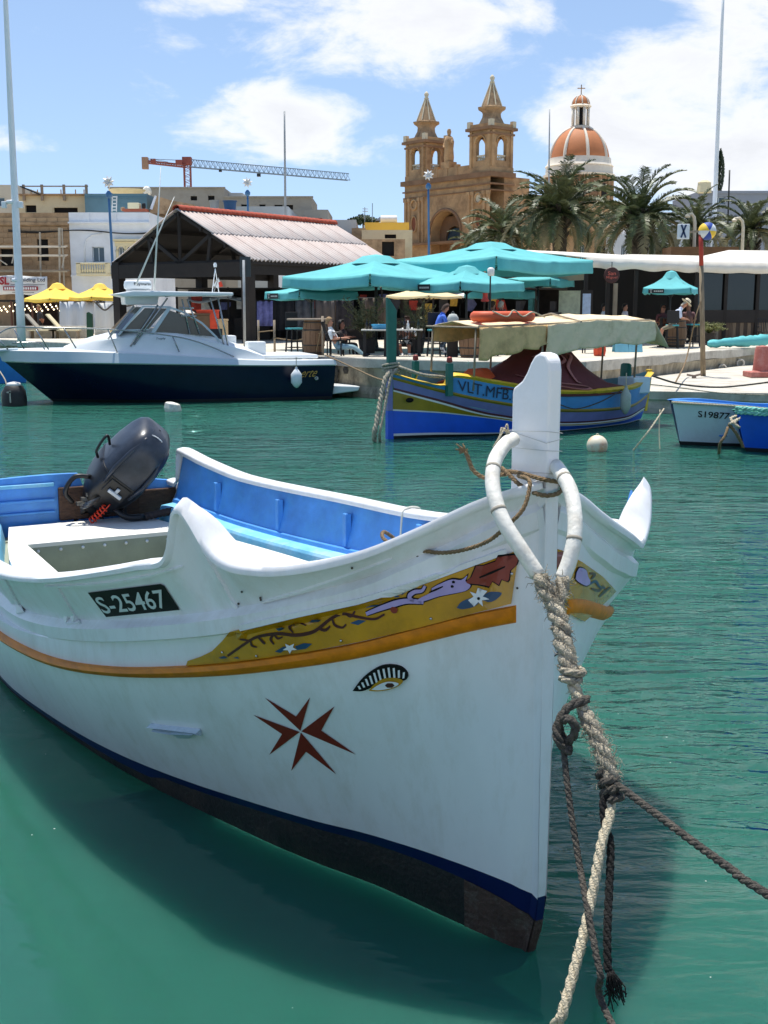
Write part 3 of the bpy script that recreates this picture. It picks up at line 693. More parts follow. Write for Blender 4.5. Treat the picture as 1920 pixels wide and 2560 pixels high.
mb = MB()
for q in (((378, 1808), (502, 1822), (503, 1828), (380, 1814)), ((440, 1824), (492, 1826), (478, 1842), (450, 1842)), ((390, 1817), (440, 1826), (440, 1832), (392, 1824)), ((492, 1822), (504, 1826), (506, 1836), (496, 1834))):
    P = [on_hull(x, y, BVN, .035 if i < 2 else .012)[1] for i, (x, y) in enumerate(q)]; Q = [on_hull(x, y, BVN, .001)[1] for x, y in q]
    mb.add(P + Q, [(0, 1, 2, 3), (0, 4, 5, 1), (1, 5, 6, 2), (2, 6, 7, 3), (3, 7, 4, 0)])
mb.build('towing_bracket', mat('bracket_paint', C(196, 208, 220), .4, .1, 20), BOAT, local=True)
eyeF = decal('eye_surround', curve2([(1376, 1618), (1384, 1606), (1395, 1610), (1393, 1630), (1380, 1645), (1372, 1640), (1376, 1618)], 20)[:-1], blackp, BOAT, BVF, .010, rim=True)
# moulded frames and borders standing proud of the bulwark, and a few old bolt heads
for pl in (stroke([(470, 1312), (505, 1380), (545, 1445), (592, 1522)], 15), stroke([(138, 1465), (220, 1462), (300, 1453), (380, 1438), (458, 1414)], 7), [(113, 1462), (146, 1464), (203, 1560), (168, 1562)], [(-4, 1446), (16, 1448), (62, 1532), (44, 1536)], stroke([(660, 1502), (760, 1474), (860, 1440), (980, 1395)], 6)):
    decal('bulwark_moulding', pl, white, BOAT, off=.011, cell=26, rim=True)
for x, y in ((606, 1478), (653, 1498), (652, 1493), (1002, 1338), (1060, 1325), (598, 1508), (1293, 1470), (880, 1418)):
    decal('bolt_head', star_poly(x, y, 3.2, 5, .95), mat('rusty_bolt', C(70, 58, 50), .7), BOAT, off=.004)
# short cord over the far gunwale
mb = MB(); s0 = 3.25; o0 = -fb(s0); z0 = gf(s0)
mb.tube(spline([(s0, o0 - .02, z0 - .1), (s0, o0 - .015, z0 + .006), (s0, o0 + .1, z0 + .008), (s0 + .01, o0 + .118, z0 - .1), (s0 + .02, o0 + .12, z0 - .26)], 16), .008, 6); mb.build('lashing', mat('cord_white', C(210, 208, 196), .8), BOAT, local=True, smooth=True)

# flecks of foam and flotsam on the near water
fl = MB(); rr = random.Random(4)
for k in range(26):
    px_, py_ = rr.uniform(10, 1900), rr.uniform(1750, 2550)
    if px_ > 400 and py_ < 2350 and px_ < 1400: continue
    p = atz(px_, py_, .004); a = rr.uniform(0, 6.28); r_ = rr.uniform(.002, .005)
    fl.add([p + Vector((math.cos(a + q * 1.26) * r_ * rr.uniform(.5, 1.6), math.sin(a + q * 1.26) * r_ * rr.uniform(.5, 1.6), 0)) for q in range(5)], [(0, 1, 2, 3, 4)])
fo = fl.build('floating_flecks', mat('flotsam_pale', C(200, 206, 196), .8), fix=False); fo['kind'] = 'stuff'

sr = MB(); sr.tube(spline([atz(x, y, -.16) for x, y in ((-60, 1980), (0, 2110), (60, 2240), (150, 2380), (230, 2480), (300, 2640))], 30), .045, 8)
tag(sr.build('submerged_rope', mat('weedy_rope', C(96, 92, 30), .9, .3, 8), smooth=True), 'olive weedy rope lying under the water at the lower left corner', 'rope')
# ================================================================ outboard motor, tilted up on the transom
MOTOR = thing('outboard_motor', 'dark grey outboard motor tilted up on the stern of the white boat', 'outboard motor', BM @ Vector((6.36, -.06, .70)), R(118))
grey = mat('cowl_charcoal', C(34, 41, 52), .34, .16, 5, .05, 40, dirt=C(74, 82, 94), dscale=4, damt=.35); blk = mat('black_plastic', C(14, 15, 17), .4, .2, 9); met = mat('worn_metal', C(120, 118, 112), .4, .3, 14, metal=.8)
silver = mat('silver_decal', C(190, 195, 198), .4)
TL = R(-26)                                                     # tilt towards the bow (local -x)
MT = Matrix.Rotation(R(40), 3, 'X') @ Matrix.Rotation(TL, 3, 'Y')
def mo(p): return MT @ (Vector(p) * .98) + Vector((-.10, .05, .30))
def cowl_rows(prof, n=32, e=3.8):
    rows = []
    for z, hx, hy, cx in prof:
        row = []
        for k in range(n):
            a = 2 * math.pi * k / n; c, s = math.cos(a), math.sin(a)
            x = hx * math.copysign(abs(c) ** (2 / e), c); y = hy * math.copysign(abs(s) ** (2 / e), s)
            row.append(mo((x + cx, y, z)))
        rows.append(row)
    return rows
mb = MB(); rows = cowl_rows([(.05, .26, .20, .03), (.12, .275, .213, .03), (.24, .285, .222, .03), (.38, .282, .215, .035), (.52, .265, .195, .04), (.60, .235, .17, .05), (.645, .19, .135, .055), (.668, .12, .09, .06), (.674, .01, .01, .06)])
mb.grid(rows, close=True); cowl = mb.build('cowl', grey, MOTOR, smooth=True, local=True, auto=R(60))
mb = MB(); mb.grid(cowl_rows([(-.20, .15, .11, .05), (-.14, .21, .15, .04), (-.04, .255, .192, .03), (.05, .280, .212, .03), (.14, .289, .225, .03), (.19, .290, .226, .03), (.20, .286, .222, .03)]), close=True); mb.build('lower_cowl', blk, MOTOR, smooth=True, local=True, auto=R(50))
mb = MB(); mb.grid(cowl_rows([(.195, .286, .222, .03), (.205, .293, .229, .03), (.215, .286, .222, .03)]), close=True); mb.build('cowl_band', blk, cowl, smooth=True, local=True)
for sgn in (-1, 1):                                              # raised shoulder lines on the cowl
    mb = MB(); mb.tube([mo((-.25, sgn * .13, .12)), mo((-.255, sgn * .15, .28)), mo((-.225, sgn * .14, .46)), mo((-.15, sgn * .10, .61)), mo((-.02, sgn * .06, .672))], [.014, .02, .018, .013, .006], 8); mb.build('shoulder_ridge', grey, cowl, smooth=True, local=True)
mb = MB(); mb.box((0, 0, 0), (.016, .21, .15)); mb.v = [mo(Vector(v) + Vector((-.258, 0, .12))) for v in mb.v]; mb.build('starter_panel', blk, cowl, local=True, bevel=.01)
mb = MB(); mb.box((-.285, 0, .10), (.03, .13, .03)); mb.box((-.28, 0, .135), (.02, .03, .05)); mb.v = [mo(v) for v in mb.v]; mb.build('starter_handle', silver, cowl, local=True, bevel=.006)
mb = MB(); mb.tube([mo((-.10 + .05 * math.cos(a), .02 + .05 * math.sin(a), .665 - .03 * math.cos(a) - .01)) for a in np.linspace(0, 2 * math.pi, 20, endpoint=False)], .004, 5, closed=True)
for k in range(3):
    a = math.pi / 2 + k * 2 * math.pi / 3; mb.tube([mo((-.10, .02, .668)), mo((-.10 + .042 * math.cos(a), .02 + .042 * math.sin(a), .655 - .025 * math.cos(a)))], .004, 5)
mb.build('emblem', silver, cowl, local=True)
mb = MB(); mb.box((0, 0, 0), (.20, .16, .26)); mb.v = [mo(Vector(v) + Vector((.03, 0, -.16))) for v in mb.v]; mb.build('swivel_housing', blk, MOTOR, local=True, bevel=.02)
mb = MB()
mb.bar(mo((.02, 0, -.25)), mo((.06, 0, -.95)), .15, .09); mb.build('leg', blk, MOTOR, local=True, bevel=.02)
mb = MB(); mb.lathe([(.01, -.28), (.05, -.2), (.06, 0), (.05, .18), (.02, .22)], mo((.05, 0, -1.0)), 12, M=MT @ Matrix.Rotation(R(90), 3, 'Y')); mb.build('gearcase', blk, MOTOR, smooth=True, local=True)
for sy in (-1, 1):
    mb = MB(); mb.box((.0, sy * .10, .05), (.12, .035, .40)); mb.box((-.08, sy * .10, -.02), (.10, .05, .06)); mb.build('transom_clamp', blk, MOTOR, local=True, bevel=.008)
    mb = MB(); mb.tube([(-.14, sy * .10, -.02), (-.02, sy * .10, -.02)], .014, 8); mb.tube([(-.14, sy * .10 - .05, -.02), (-.14, sy * .10 + .05, -.02)], .008, 6); mb.build('clamp_screw', met, MOTOR, local=True)
mb = MB(); mb.tube(spline([mo((-.16, -.12, -.06)), mo((-.24, -.24, -.02)), mo((-.20, -.36, .06))], 8), [.03] * 9, 8); mb.build('tiller_arm', blk, MOTOR, smooth=True, local=True)
mb = MB(); a, b = mo((-.20, -.36, .06)), mo((-.12, -.54, .24)); pts = [a.lerp(b, t) for t in np.linspace(0, 1, 15)]
mb.tube(pts, [.030 + (.004 if i % 2 else 0) for i in range(15)], 10); mb.build('tiller_grip', mat('worn_rubber_grip', C(58, 46, 42), .7, .3, 20), MOTOR, smooth=False, local=True)
mb = MB(); mb.tube(spline([mo((-.10, .20, .02)), mo((-.12, .30, -.06)), mo((-.16, .28, -.20)), mo((-.12, .16, -.26))], 16), .020, 8); mb.build('carry_handle', blk, MOTOR, smooth=True, local=True)
mb = MB(); mb.tube(spline([mo((.05, .23, .30)), mo((.02, .31, .36)), mo((-.02, .30, .22)), mo((0, .24, .16))], 16), .012, 8); mb.build('fuel_hose', blk, MOTOR, smooth=True, local=True)
mb = MB()
for k in range(4): mb.tube(spline([mo((-.22, .05, -.02 - .03 * k)), mo((-.26, .09, -.08 - .03 * k)), mo((-.2, .10, -.16 - .02 * k))], 8), .008, 6)
for k in range(3): mb.box(mo((-.14, .11, -.10 - k * .06)), (.05, .06, .03))
mb.build('linkage', met, MOTOR, local=True)
redc = mat('red_safety_cord', C(214, 58, 26), .5, .1, 20)
mb = MB()
pts = []
for i in range(60):
    a = i * .6; pts.append(mo((-.24 + .012 * math.cos(a) * 1.5, -.04 + .03 * math.sin(a), -.06 - i * .0032)))
mb.tube(pts, .007, 6); mb.tube(spline([mo((-.24, -.05, -.02)), mo((-.25, -.05, -.1)), mo((-.24, -.06, -.30))], 10), .006, 6); mb.build('safety_lanyard', redc, MOTOR, smooth=True, local=True)

# ================================================================ mooring lines at the bow
def Pd(px, py, d): return W(px, py, d)
hosew = mat('white_hose', C(226, 224, 214), .55, .06, 8, .2, 40, dirt=C(150, 140, 120), dscale=9, damt=.5)
ropeg = mat('old_grey_rope', C(196, 186, 164), .95, .3, 40, 1.0, 160, dirt=C(70, 62, 54), dscale=18, damt=.75)
ropet = mat('tan_rope', C(134, 112, 82), .9, .25, 40, .8, 120); roped = mat('dark_rope', C(76, 72, 66), .95, .4, 40, .9, 140, dirt=C(120, 112, 98), dscale=22, damt=.6)
ropew = mat('pale_hemp_rope', C(212, 200, 172), .95, .2, 60, .9, 160)
def stem_pt(ds, o, z): return BM @ Vector((ds, o, z))
HOSE = thing('chafe_hose', 'pair of white plastic hoses sleeving the mooring line round the stem post', 'hose', stem_pt(0, 0, 1.0))
def tube_thing(nm, pts, r, m, parent, seg=12, n=40):
    mb = MB(); P = spline(pts, n); mb.tube(P, r, seg); return mb.build(nm, m, parent, smooth=True)
lh = [Pd(1283, 1098, 4.25), Pd(1262, 1112, 4.16), Pd(1238, 1150, 4.06), Pd(1231, 1200, 3.98), Pd(1240, 1255, 3.92), Pd(1262, 1310, 3.87), Pd(1302, 1372, 3.83), Pd(1345, 1438, 3.80)]
rh = [Pd(1390, 1165, 4.14), Pd(1407, 1190, 4.05), Pd(1427, 1230, 3.97), Pd(1437, 1290, 3.90), Pd(1436, 1345, 3.85), Pd(1424, 1400, 3.82), Pd(1406, 1447, 3.80)]
tube_thing('left_hose', lh, .0265, hosew, HOSE); tube_thing('right_hose', rh, .0265, hosew, HOSE)
HOSE.children[0].name = 'hose'; HOSE.children[-1].name = 'hose'
for P, ks in ((spline(lh, 40), (14, 25)), (spline(rh, 40), (8, 27))):                           # slit sleeve joints
    for k in ks:
        mb = MB(); t = (P[k + 1] - P[k - 1]).normalized(); mb.tube([P[k] - t * .006, P[k] + t * .006], .0275, 12); mb.build('sleeve_joint', mat('hose_joint', C(150, 144, 130), .8), HOSE, smooth=True)
tail = MB()
for j in range(3): tail.tube(spline([Pd(1283, 1100, 4.24), Pd(1272 - j * 8, 1082 - j * 6, 4.22), Pd(1268 - 9 * j, 1075 + (j - 1) * 14, 4.21), Pd((1263, 1240, 1232)[j], (1068, 1112, 1118)[j], 4.2)], 10), [.006 - .0004 * i for i in range(11)], 6)
tail.build('frayed_tail', ropew, HOSE)

def fuzz(mb, P, r, n, ln, thick=.0013, mi=0):
    for _ in range(n):
        i = random.randrange(1, len(P) - 1); p = P[i]; t = (P[i + 1] - P[i - 1]).normalized()
        d = Vector((random.gauss(0, 1), random.gauss(0, 1), random.gauss(0, 1))); d = (d - t * d.dot(t) * .6).normalized()
        q = p + d * r * random.uniform(.7, 1.0); l = ln * random.uniform(.4, 1.3); e = q + d * l * .7 + t * random.uniform(-1, 1) * l
        mb.tube([q, q.lerp(e, .5) + Vector((random.uniform(-1, 1), random.uniform(-1, 1), random.uniform(-1, 1))) * l * .25, e], [thick, thick, thick * .5], 4, mi, cap=False)
main = [Pd(1348, 1440, 3.79), Pd(1366, 1478, 3.76), Pd(1388, 1516, 3.73)]
LINE = thing('mooring_line', 'thick frayed mooring line hanging from the bow hoses of the white boat', 'rope', stem_pt(0, 0, .6))
mb = MB(); P1 = resample(main, .012); rope(P1, .027, mb=mb, jitter=.12); fuzz(mb, P1, .028, 130, .035); mb.build('bridle', ropeg, LINE, smooth=True)
mb = MB(); P2 = resample([Pd(1408, 1446, 3.79), Pd(1404, 1480, 3.76), Pd(1391, 1512, 3.735)], .012); rope(P2, .024, mb=mb, jitter=.1); fuzz(mb, P2, .025, 60, .03); mb.build('bridle', ropeg, LINE, smooth=True)
trunk = [Pd(1388, 1508, 3.735), Pd(1402, 1570, 3.68), Pd(1414, 1625, 3.63), Pd(1424, 1668, 3.60), Pd(1432, 1700, 3.57), Pd(1443, 1740, 3.54), Pd(1462, 1785, 3.50), Pd(1484, 1830, 3.46), Pd(1510, 1890, 3.41), Pd(1523, 1930, 3.38), Pd(1527, 1965, 3.36)]
P3 = resample(trunk, .012); n3 = len(P3)
mb = MB(); rope(P3[:int(n3 * .42)], .030, mb=mb, jitter=.2, twist=5); fuzz(mb, P3[:int(n3 * .42)], .030, 320, .02); mb.build('frayed_rope', ropeg, LINE, smooth=True)
mb = MB(); rope(P3[int(n3 * .40):int(n3 * .62)], .020, mb=mb, jitter=.05); fuzz(mb, P3[int(n3 * .4):int(n3 * .62)], .02, 50, .02); mb.build('laid_rope', ropew, LINE, smooth=True)
mb = MB(); rope(P3[int(n3 * .60):], .026, mb=mb, jitter=.2, twist=6); fuzz(mb, P3[int(n3 * .62):], .026, 360, .032, .0010); mb.build('frayed_rope', ropeg, LINE, smooth=True)
# knots: a few tight turns
def knot(c, r, rr, turns, m, nm, parent, ax=(0, 0, 1)):
    mb = MB(); A = Vector(ax).normalized(); u = A.orthogonal().normalized(); v = A.cross(u); pts = []
    for i in range(turns * 14 + 1):
        a = i / 14 * 2 * math.pi; pts.append(c + (u * math.cos(a) + v * math.sin(a)) * r * (1 + .12 * math.sin(a * 2.3)) + A * (i / (turns * 14) - .5) * rr * 2.2 * turns)
    rope(pts, rr, mb=mb, seg=5); return mb.build(nm, m, parent, smooth=True)
ax = (P3[-1] - P3[-8]).normalized()
knot(Pd(1525, 1968, 3.36), .026, .013, 3, roped, 'knot', LINE, ax); knot(Pd(1428, 1690, 3.58), .030, .012, 2, ropeg, 'knot', LINE, (.3, .1, 1))
LINE2 = thing('mooring_rope', 'pale laid rope running down from the knot towards the bottom edge', 'rope', Pd(1470, 2300, 3.0))
mb = MB(); Pw = resample([Pd(1528, 1975, 3.36), Pd(1524, 2040, 3.30), Pd(1504, 2110, 3.24), Pd(1474, 2270, 3.13), Pd(1440, 2410, 3.03), Pd(1404, 2540, 2.94), Pd(1380, 2640, 2.88), Vector((.26, 1.34, .80))], .012); rope(Pw, .0155, mb=mb, jitter=.04); fuzz(mb, Pw, .0155, 200, .010, .0009); mb.build('laid_rope', ropew, LINE2, smooth=True)
LINE3 = thing('mooring_rope', 'dark rope with a large knot hanging beside the stem and crossing the pale rope', 'rope', Pd(1450, 2200, 3.0))
mb = MB(); Pk = resample([Pd(1408, 1860, 3.47), Pd(1418, 1960, 3.40), Pd(1432, 2060, 3.33), Pd(1450, 2170, 3.25), Pd(1472, 2290, 3.10), Pd(1500, 2430, 2.98), Pd(1540, 2580, 2.86), Vector((.80, 1.34, .70))], .012); rope(Pk, .0105, mb=mb); fuzz(mb, Pk, .0105, 120, .007, .0008); mb.build('laid_rope', roped, LINE3, smooth=True)
kn = [(1470, 1745, 3.52), (1452, 1755, 3.50), (1425, 1765, 3.49), (1404, 1790, 3.48), (1392, 1820, 3.47), (1395, 1850, 3.45), (1412, 1872, 3.45), (1422, 1880, 3.44), (1418, 1862, 3.47), (1404, 1838, 3.50), (1398, 1812, 3.50), (1416, 1798, 3.46), (1434, 1806, 3.44), (1438, 1828, 3.44), (1428, 1848, 3.45), (1412, 1860, 3.47), (1408, 1868, 3.47)]
mb = MB(); rope(resample([Pd(*k) for k in kn], .01), .0145, mb=mb); mb.build('knot', roped, LINE3, smooth=True)
LINE4 = thing('mooring_rope', 'dark rope leading from the frayed line off to the right edge', 'rope', Pd(1750, 2110, 2.9))
mb = MB(); Pr = resample([Pd(1540, 1962, 3.35), Pd(1560, 1975, 3.30), Pd(1640, 2035, 3.15), Pd(1740, 2110, 2.98), Pd(1840, 2182, 2.82), Pd(1960, 2262, 2.66), Vector((1.75, 1.34, .96))], .012); rope(Pr, .0120, mb=mb); fuzz(mb, Pr, .012, 130, .008, .0008); mb.build('laid_rope', roped, LINE4, smooth=True)
LINE5 = thing('mooring_rope', 'short black rope end with a frayed tassel hanging straight down', 'rope', Pd(1520, 2250, 3.1))
mb = MB(); Pv = resample([Pd(1520, 1978, 3.34), Pd(1508, 2005, 3.33), Pd(1512, 2060, 3.30), Pd(1526, 2110, 3.26), Pd(1524, 2200, 3.2), Pd(1518, 2330, 3.1), Pd(1520, 2430, 3.04)], .012); rope(Pv, .0125, mb=mb); fuzz(mb, Pv, .012, 70, .008, .0008)
e = Pd(1528, 2430, 3.03)
for k in range(40):
    q = e + Vector((random.uniform(-.012, .012), random.uniform(-.012, .012), 0)); mb.tube([q, q + Vector((random.uniform(-.01, .035), 0, -.04)), q + Vector((random.uniform(-.02, .05), random.uniform(-.02, .02), random.uniform(-.11, -.05)))], .002, 4)
mb.build('laid_rope', mat('black_rope', C(26, 25, 24), .95, .4, 40, .8, 140), LINE5, smooth=True)
LINE6 = thing('mooring_rope', 'loop of tan rope tied round the stem post and led over the gunwale', 'rope', stem_pt(0, 0, 1.8))
zt = 1.885
mb = MB()
rope(resample([stem_pt(.235, .04, zt), stem_pt(.10, .055, zt + .01), stem_pt(-.03, .05, zt + .005), stem_pt(-.052, 0, zt - .005), stem_pt(-.03, -.05, zt - .02), stem_pt(.1, -.055, zt - .03), stem_pt(.235, -.04, zt - .02), stem_pt(.25, .0, zt - .01)], .008), .0085, mb=mb)
rope(resample([stem_pt(.235, .045, zt + .012), stem_pt(.16, .062, zt - .002), stem_pt(.08, .06, zt - .035), stem_pt(-.03, .055, zt - .052), stem_pt(-.055, 0, zt - .05), stem_pt(-.03, -.05, zt - .03)], .008), .0085, mb=mb)
rope(resample([stem_pt(.10, .06, zt + .0), Pd(1322, 1200, 4.03), Pd(1322, 1230, 3.99), Pd(1306, 1275, 3.96), Pd(1270, 1312, 3.96), Pd(1225, 1350, 4.02), Pd(1170, 1372, 4.1), Pd(1110, 1382, 4.16), Pd(1050, 1376, 4.24), Pd(995, 1366, 4.33), Pd(962, 1350, 4.42), Pd(955, 1336, 4.50), Pd(962, 1330, 4.58), Pd(985, 1345, 4.7)], .008), .0078, mb=mb)
rope(resample([stem_pt(.24, .02, zt - .015), Pd(1255, 1186, 4.30), Pd(1215, 1195, 4.32), Pd(1185, 1178, 4.33), Pd(1172, 1150, 4.34), Pd(1164, 1128, 4.34)], .008), .0085, mb=mb)
e = Pd(1163, 1128, 4.34)
for k in range(14): mb.tube([e, e + Vector((random.uniform(-.04, .01), 0, random.uniform(-.01, .03)))], .003, 4)
mb.build('laid_rope', ropet, LINE6, smooth=True)
# ================================================================ boats further out
def onp(root, px, py, o):
    """local point where the sight line through a pixel meets the boat's fore-and-aft plane y = o"""
    Mi = rootmat(root).inverted(); c = Mi @ Vector((0, 0, CAM_H)); r = Mi.to_3x3() @ ray(px, py)
    return c + r * ((o - c.y) / r.y)
def line_fn(ctrl):
    t = [c[0] for c in ctrl]
    f = [[c[i] for c in ctrl] for i in (1, 2, 3)]
    return lambda u: (smooth_interp(u, t, f[0]), smooth_interp(u, t, f[1]), smooth_interp(u, t, f[2]))
def loft(root, lines, bands, n=36, sides=(-1, 1), transom=None):
    fn = {k: line_fn(v) for k, v in lines.items()}
    us = np.linspace(0, 1, n)
    for name, keys, m in bands:
        for sd in sides:
            mb = MB(); mb.grid([[Vector((s, max(.004, o) * sd, z)) for s, o, z in (fn[k](u) for u in us)] for k in keys])
            mb.build(name, m, root, smooth=True, local=True, auto=R(35))
    return fn

# ---- painted boat with a canopy
A = atz(975, 1098, 0)
VLT = thing('fishing_boat', 'blue, lilac and yellow fishing boat with green stem post and cream canopy', 'boat', (A.x, A.y + .05, 0), R(33.5))
yel = mat('boat_yellow', C(226, 188, 50), .5, .16, 6, dirt=C(150, 112, 20), dscale=4, damt=.5); olive = mat('boat_ochre', C(150, 128, 22), .45, .15, 6)
vbl = mat('boat_bright_blue', C(24, 92, 214), .4, .12, 3); vlb = mat('boat_mid_blue', C(64, 138, 196), .45, .12, 4); vli = mat('boat_lilac', C(122, 124, 178), .45, .1, 4)
vre = mat('boat_dark_red', C(74, 22, 34), .5, .15, 6); vgr = mat('boat_green', C(14, 104, 88), .45, .15, 5); vwh = mat('boat_white_line', C(226, 226, 220), .5, .05, 6)
vbk = mat('boat_black_bottom', C(20, 24, 26), .7, .3, 8)
def vl(*rows): return [(t, s, o, z) for t, s, o, z in rows]
lines = {
 'keel': vl((0, .3, .004, -.4), (.3, 2, .02, -.45), (1, 6.5, .004, -.4)),
 'wl': vl((0, .02, .01, .0), (.13, .9, .22, 0), (.27, 1.8, .50, 0), (.5, 3.4, .80, 0), (.8, 5.5, .52, 0), (1, 6.62, .03, 0)),
 'ws0': vl((0, .0, .012, .055), (.13, .9, .25, .05), (.27, 1.8, .53, .03), (.5, 3.4, .82, .015), (.8, 5.5, .55, .015), (1, 6.66, .035, .02)),
 'ws1': vl((0, 0, .012, .10), (.13, .9, .26, .09), (.27, 1.8, .55, .06), (.5, 3.4, .83, .03), (.8, 5.5, .56, .03), (1, 6.68, .035, .04)),
 'blue': vl((0, 0, .015, .54), (.13, .9, .33, .475), (.22, 1.5, .53, .40), (.29, 1.95, .67, .335), (.5, 3.4, .90, .13), (.8, 5.5, .64, .10), (1, 6.75, .05, .22)),
 'blu2': vl((0, 0, .015, .57), (.13, .9, .34, .50), (.22, 1.5, .545, .42), (.29, 1.95, .68, .35), (.5, 3.4, .91, .145), (.8, 5.5, .65, .115), (1, 6.76, .05, .235)),
 'gold': vl((0, 0, .015, .92), (.13, .9, .39, .655), (.22, 1.5, .58, .475), (.29, 1.95, .69, .375), (.5, 3.4, .915, .165), (.8, 5.5, .655, .13), (1, 6.77, .05, .25)),
 'wst': vl((0, 0, .015, .95), (.13, .9, .395, .69), (.22, 1.5, .59, .505), (.29, 1.95, .70, .40), (.5, 3.4, .92, .19), (.8, 5.5, .66, .155), (1, 6.77, .05, .28)),
 'red': vl((0, 0, .015, .99), (.13, .9, .40, .735), (.22, 1.5, .60, .55), (.29, 1.95, .71, .44), (.5, 3.4, .93, .225), (.8, 5.5, .67, .19), (1, 6.78, .055, .31)),
 'rail0': vl((0, 0, .02, 1.14), (.13, .9, .46, .865), (.27, 1.8, .77, .655), (.5, 3.4, .98, .42), (.8, 5.5, .76, .37), (1, 6.82, .08, .52)),
 'railm': vl((0, 0, .03, 1.165), (.13, .9, .50, .895), (.27, 1.8, .81, .69), (.5, 3.4, 1.02, .455), (.8, 5.5, .80, .405), (1, 6.86, .10, .555)),
 'rail1': vl((0, 0, .02, 1.19), (.13, .9, .47, .93), (.27, 1.8, .78, .72), (.5, 3.4, .99, .485), (.8, 5.5, .77, .435), (1, 6.83, .085, .585)),
 'gun': vl((0, 0, .03, 1.24), (.08, .55, .36, 1.06), (.14, .95, .52, 1.01), (.155, 1.02, .55, 1.16), (.27, 1.8, .82, 1.03), (.5, 3.4, 1.03, .78), (.8, 5.5, .82, .76), (.93, 6.5, .33, .86), (1, 6.9, .09, .98)),
 'gun1': vl((0, 0, .06, 1.25), (.08, .55, .40, 1.075), (.14, .95, .56, 1.03), (.155, 1.02, .60, 1.20), (.27, 1.8, .87, 1.08), (.5, 3.4, 1.08, .83), (.8, 5.5, .87, .82), (.93, 6.5, .37, .93), (1, 6.95, .12, 1.05)),
 'gun2': vl((0, 0, .0, 1.28), (.08, .55, .30, 1.10), (.14, .95, .46, 1.05), (.155, 1.02, .48, 1.25), (.27, 1.8, .75, 1.12), (.5, 3.4, .96, .87), (.8, 5.5, .75, .86), (.93, 6.5, .24, .97), (1, 6.9, .0, 1.09)),
 'in': vl((0, .3, .0, .8), (.15, 1.02, .42, .7), (.27, 1.8, .7, .5), (.5, 3.4, .9, .3), (.8, 5.5, .7, .3), (1, 6.7, .0, .5)),
}
loft(VLT, lines, [('bottom', ('keel', 'wl', 'ws0'), vbk), ('waterline_stripe', ('ws0', 'ws1'), vwh), ('lower_side', ('ws1', 'blue'), vbl), ('stripe', ('blue', 'blu2'), vwh), ('bow_panel', ('blu2', 'gold'), olive),
     ('upper_stripe', ('gold', 'wst'), vwh), ('red_stripe', ('wst', 'red'), vre), ('side_planking', ('red', 'rail0'), vli), ('rub_rail', ('rail0', 'railm', 'rail1'), olive), ('washstrake', ('rail1', 'gun'), vlb),
     ('gunwale', ('gun', 'gun1', 'gun2'), yel), ('lining', ('gun2', 'in'), mat('boat_inner_teal', C(110, 150, 160), .6, .15, 5))], n=60)
mb = MB(); mb.add([(.3, 0, .75), (1.2, .5, .6), (3.4, .9, .42), (5.5, .7, .4), (6.6, 0, .6), (5.5, -.7, .4), (3.4, -.9, .42), (1.2, -.5, .6)], [tuple(range(8))]); mb.build('deck', mat('boat_deck_grey', C(120, 130, 128), .7), VLT, local=True)
mb = MB(); mb.prism([(-.06, -.04, -.2), (-.06, -.04, 1.25), (-.08, -.04, 2.66), (-.02, -.04, 2.62), (.13, -.04, 2.42), (.12, -.04, 1.2), (.05, -.04, .9), (.03, -.04, -.2)], (0, -.04, 0), (0, .04, 0))
mb.build('stem_post', vgr, VLT, local=True, bevel=.012)
mb = MB(); mb.prism([(-.075, -.045, -.1), (-.075, -.045, .54), (.03, -.045, .54), (.06, -.045, -.1)], (0, -.045, 0), (0, .045, 0)); mb.build('stem_cutwater', vbl, VLT, local=True)
mb = MB(); mb.prism([(-.075, -.045, .545), (-.075, -.045, 1.18), (.03, -.045, 1.18), (.03, -.045, .545)], (0, -.045, 0), (0, .045, 0)); mb.build('stem_upper', vli, VLT, local=True)
mb = MB(); mb.prism([(6.78, -.05, .2), (6.86, -.05, .2), (6.98, -.05, 1.12), (6.86, -.05, 1.12)], (0, -.05, 0), (0, .05, 0)); mb.build('stern_post', yel, VLT, local=True, bevel=.012)
for s, o in ((.98, -.56), (.98, .56)):
    mb = MB(); mb.box((s, o, 1.12), (.12, .10, .62)); mb.lathe([(.001, .1), (.05, .08), (.06, 0), (.03, -.02)], (s, o, 1.46), 10, mi=1); mb.build('timber_head', [vgr, mat('red_knob', C(150, 56, 44), .5)], VLT, local=True, bevel=.008)
e0 = onp(VLT, 1002, 1001, -.30)
mb = MB(); mb.lathe([(.001, .02), (.07, .012), (.085, 0)], (0, 0, 0), 14, M=Matrix.Rotation(R(90), 3, 'X')); mb.v = [Vector((v.x * 1.1 + .30, v.y * 1 - .225, v.z * .55 + .74)) for v in mb.v]; mb.build('painted_eye', blackp, VLT, smooth=True, local=True)
# number on the washstrake
a = onp(VLT, 1098, 992, -.665); fnr, fng = line_fn(lines['rail1']), line_fn(lines['gun'])
V, F = text_mesh('VLT.MFB.8086', 0); mb = MB(); Pts = []
for u, v in V:
    t = lerp(.172, .415, u); s1, o1, z1 = fnr(t); s2, o2, z2 = fng(t); q = lerp(.16, .84, v)
    Pts.append(Vector((lerp(s1, s2, q), -lerp(o1, o2, q) - .02, lerp(z1, z2, q))))
mb.add(Pts, F); mb.build('lettering', mat('dark_blue_letters', C(14, 34, 62), .5), VLT, local=True, fix=False)
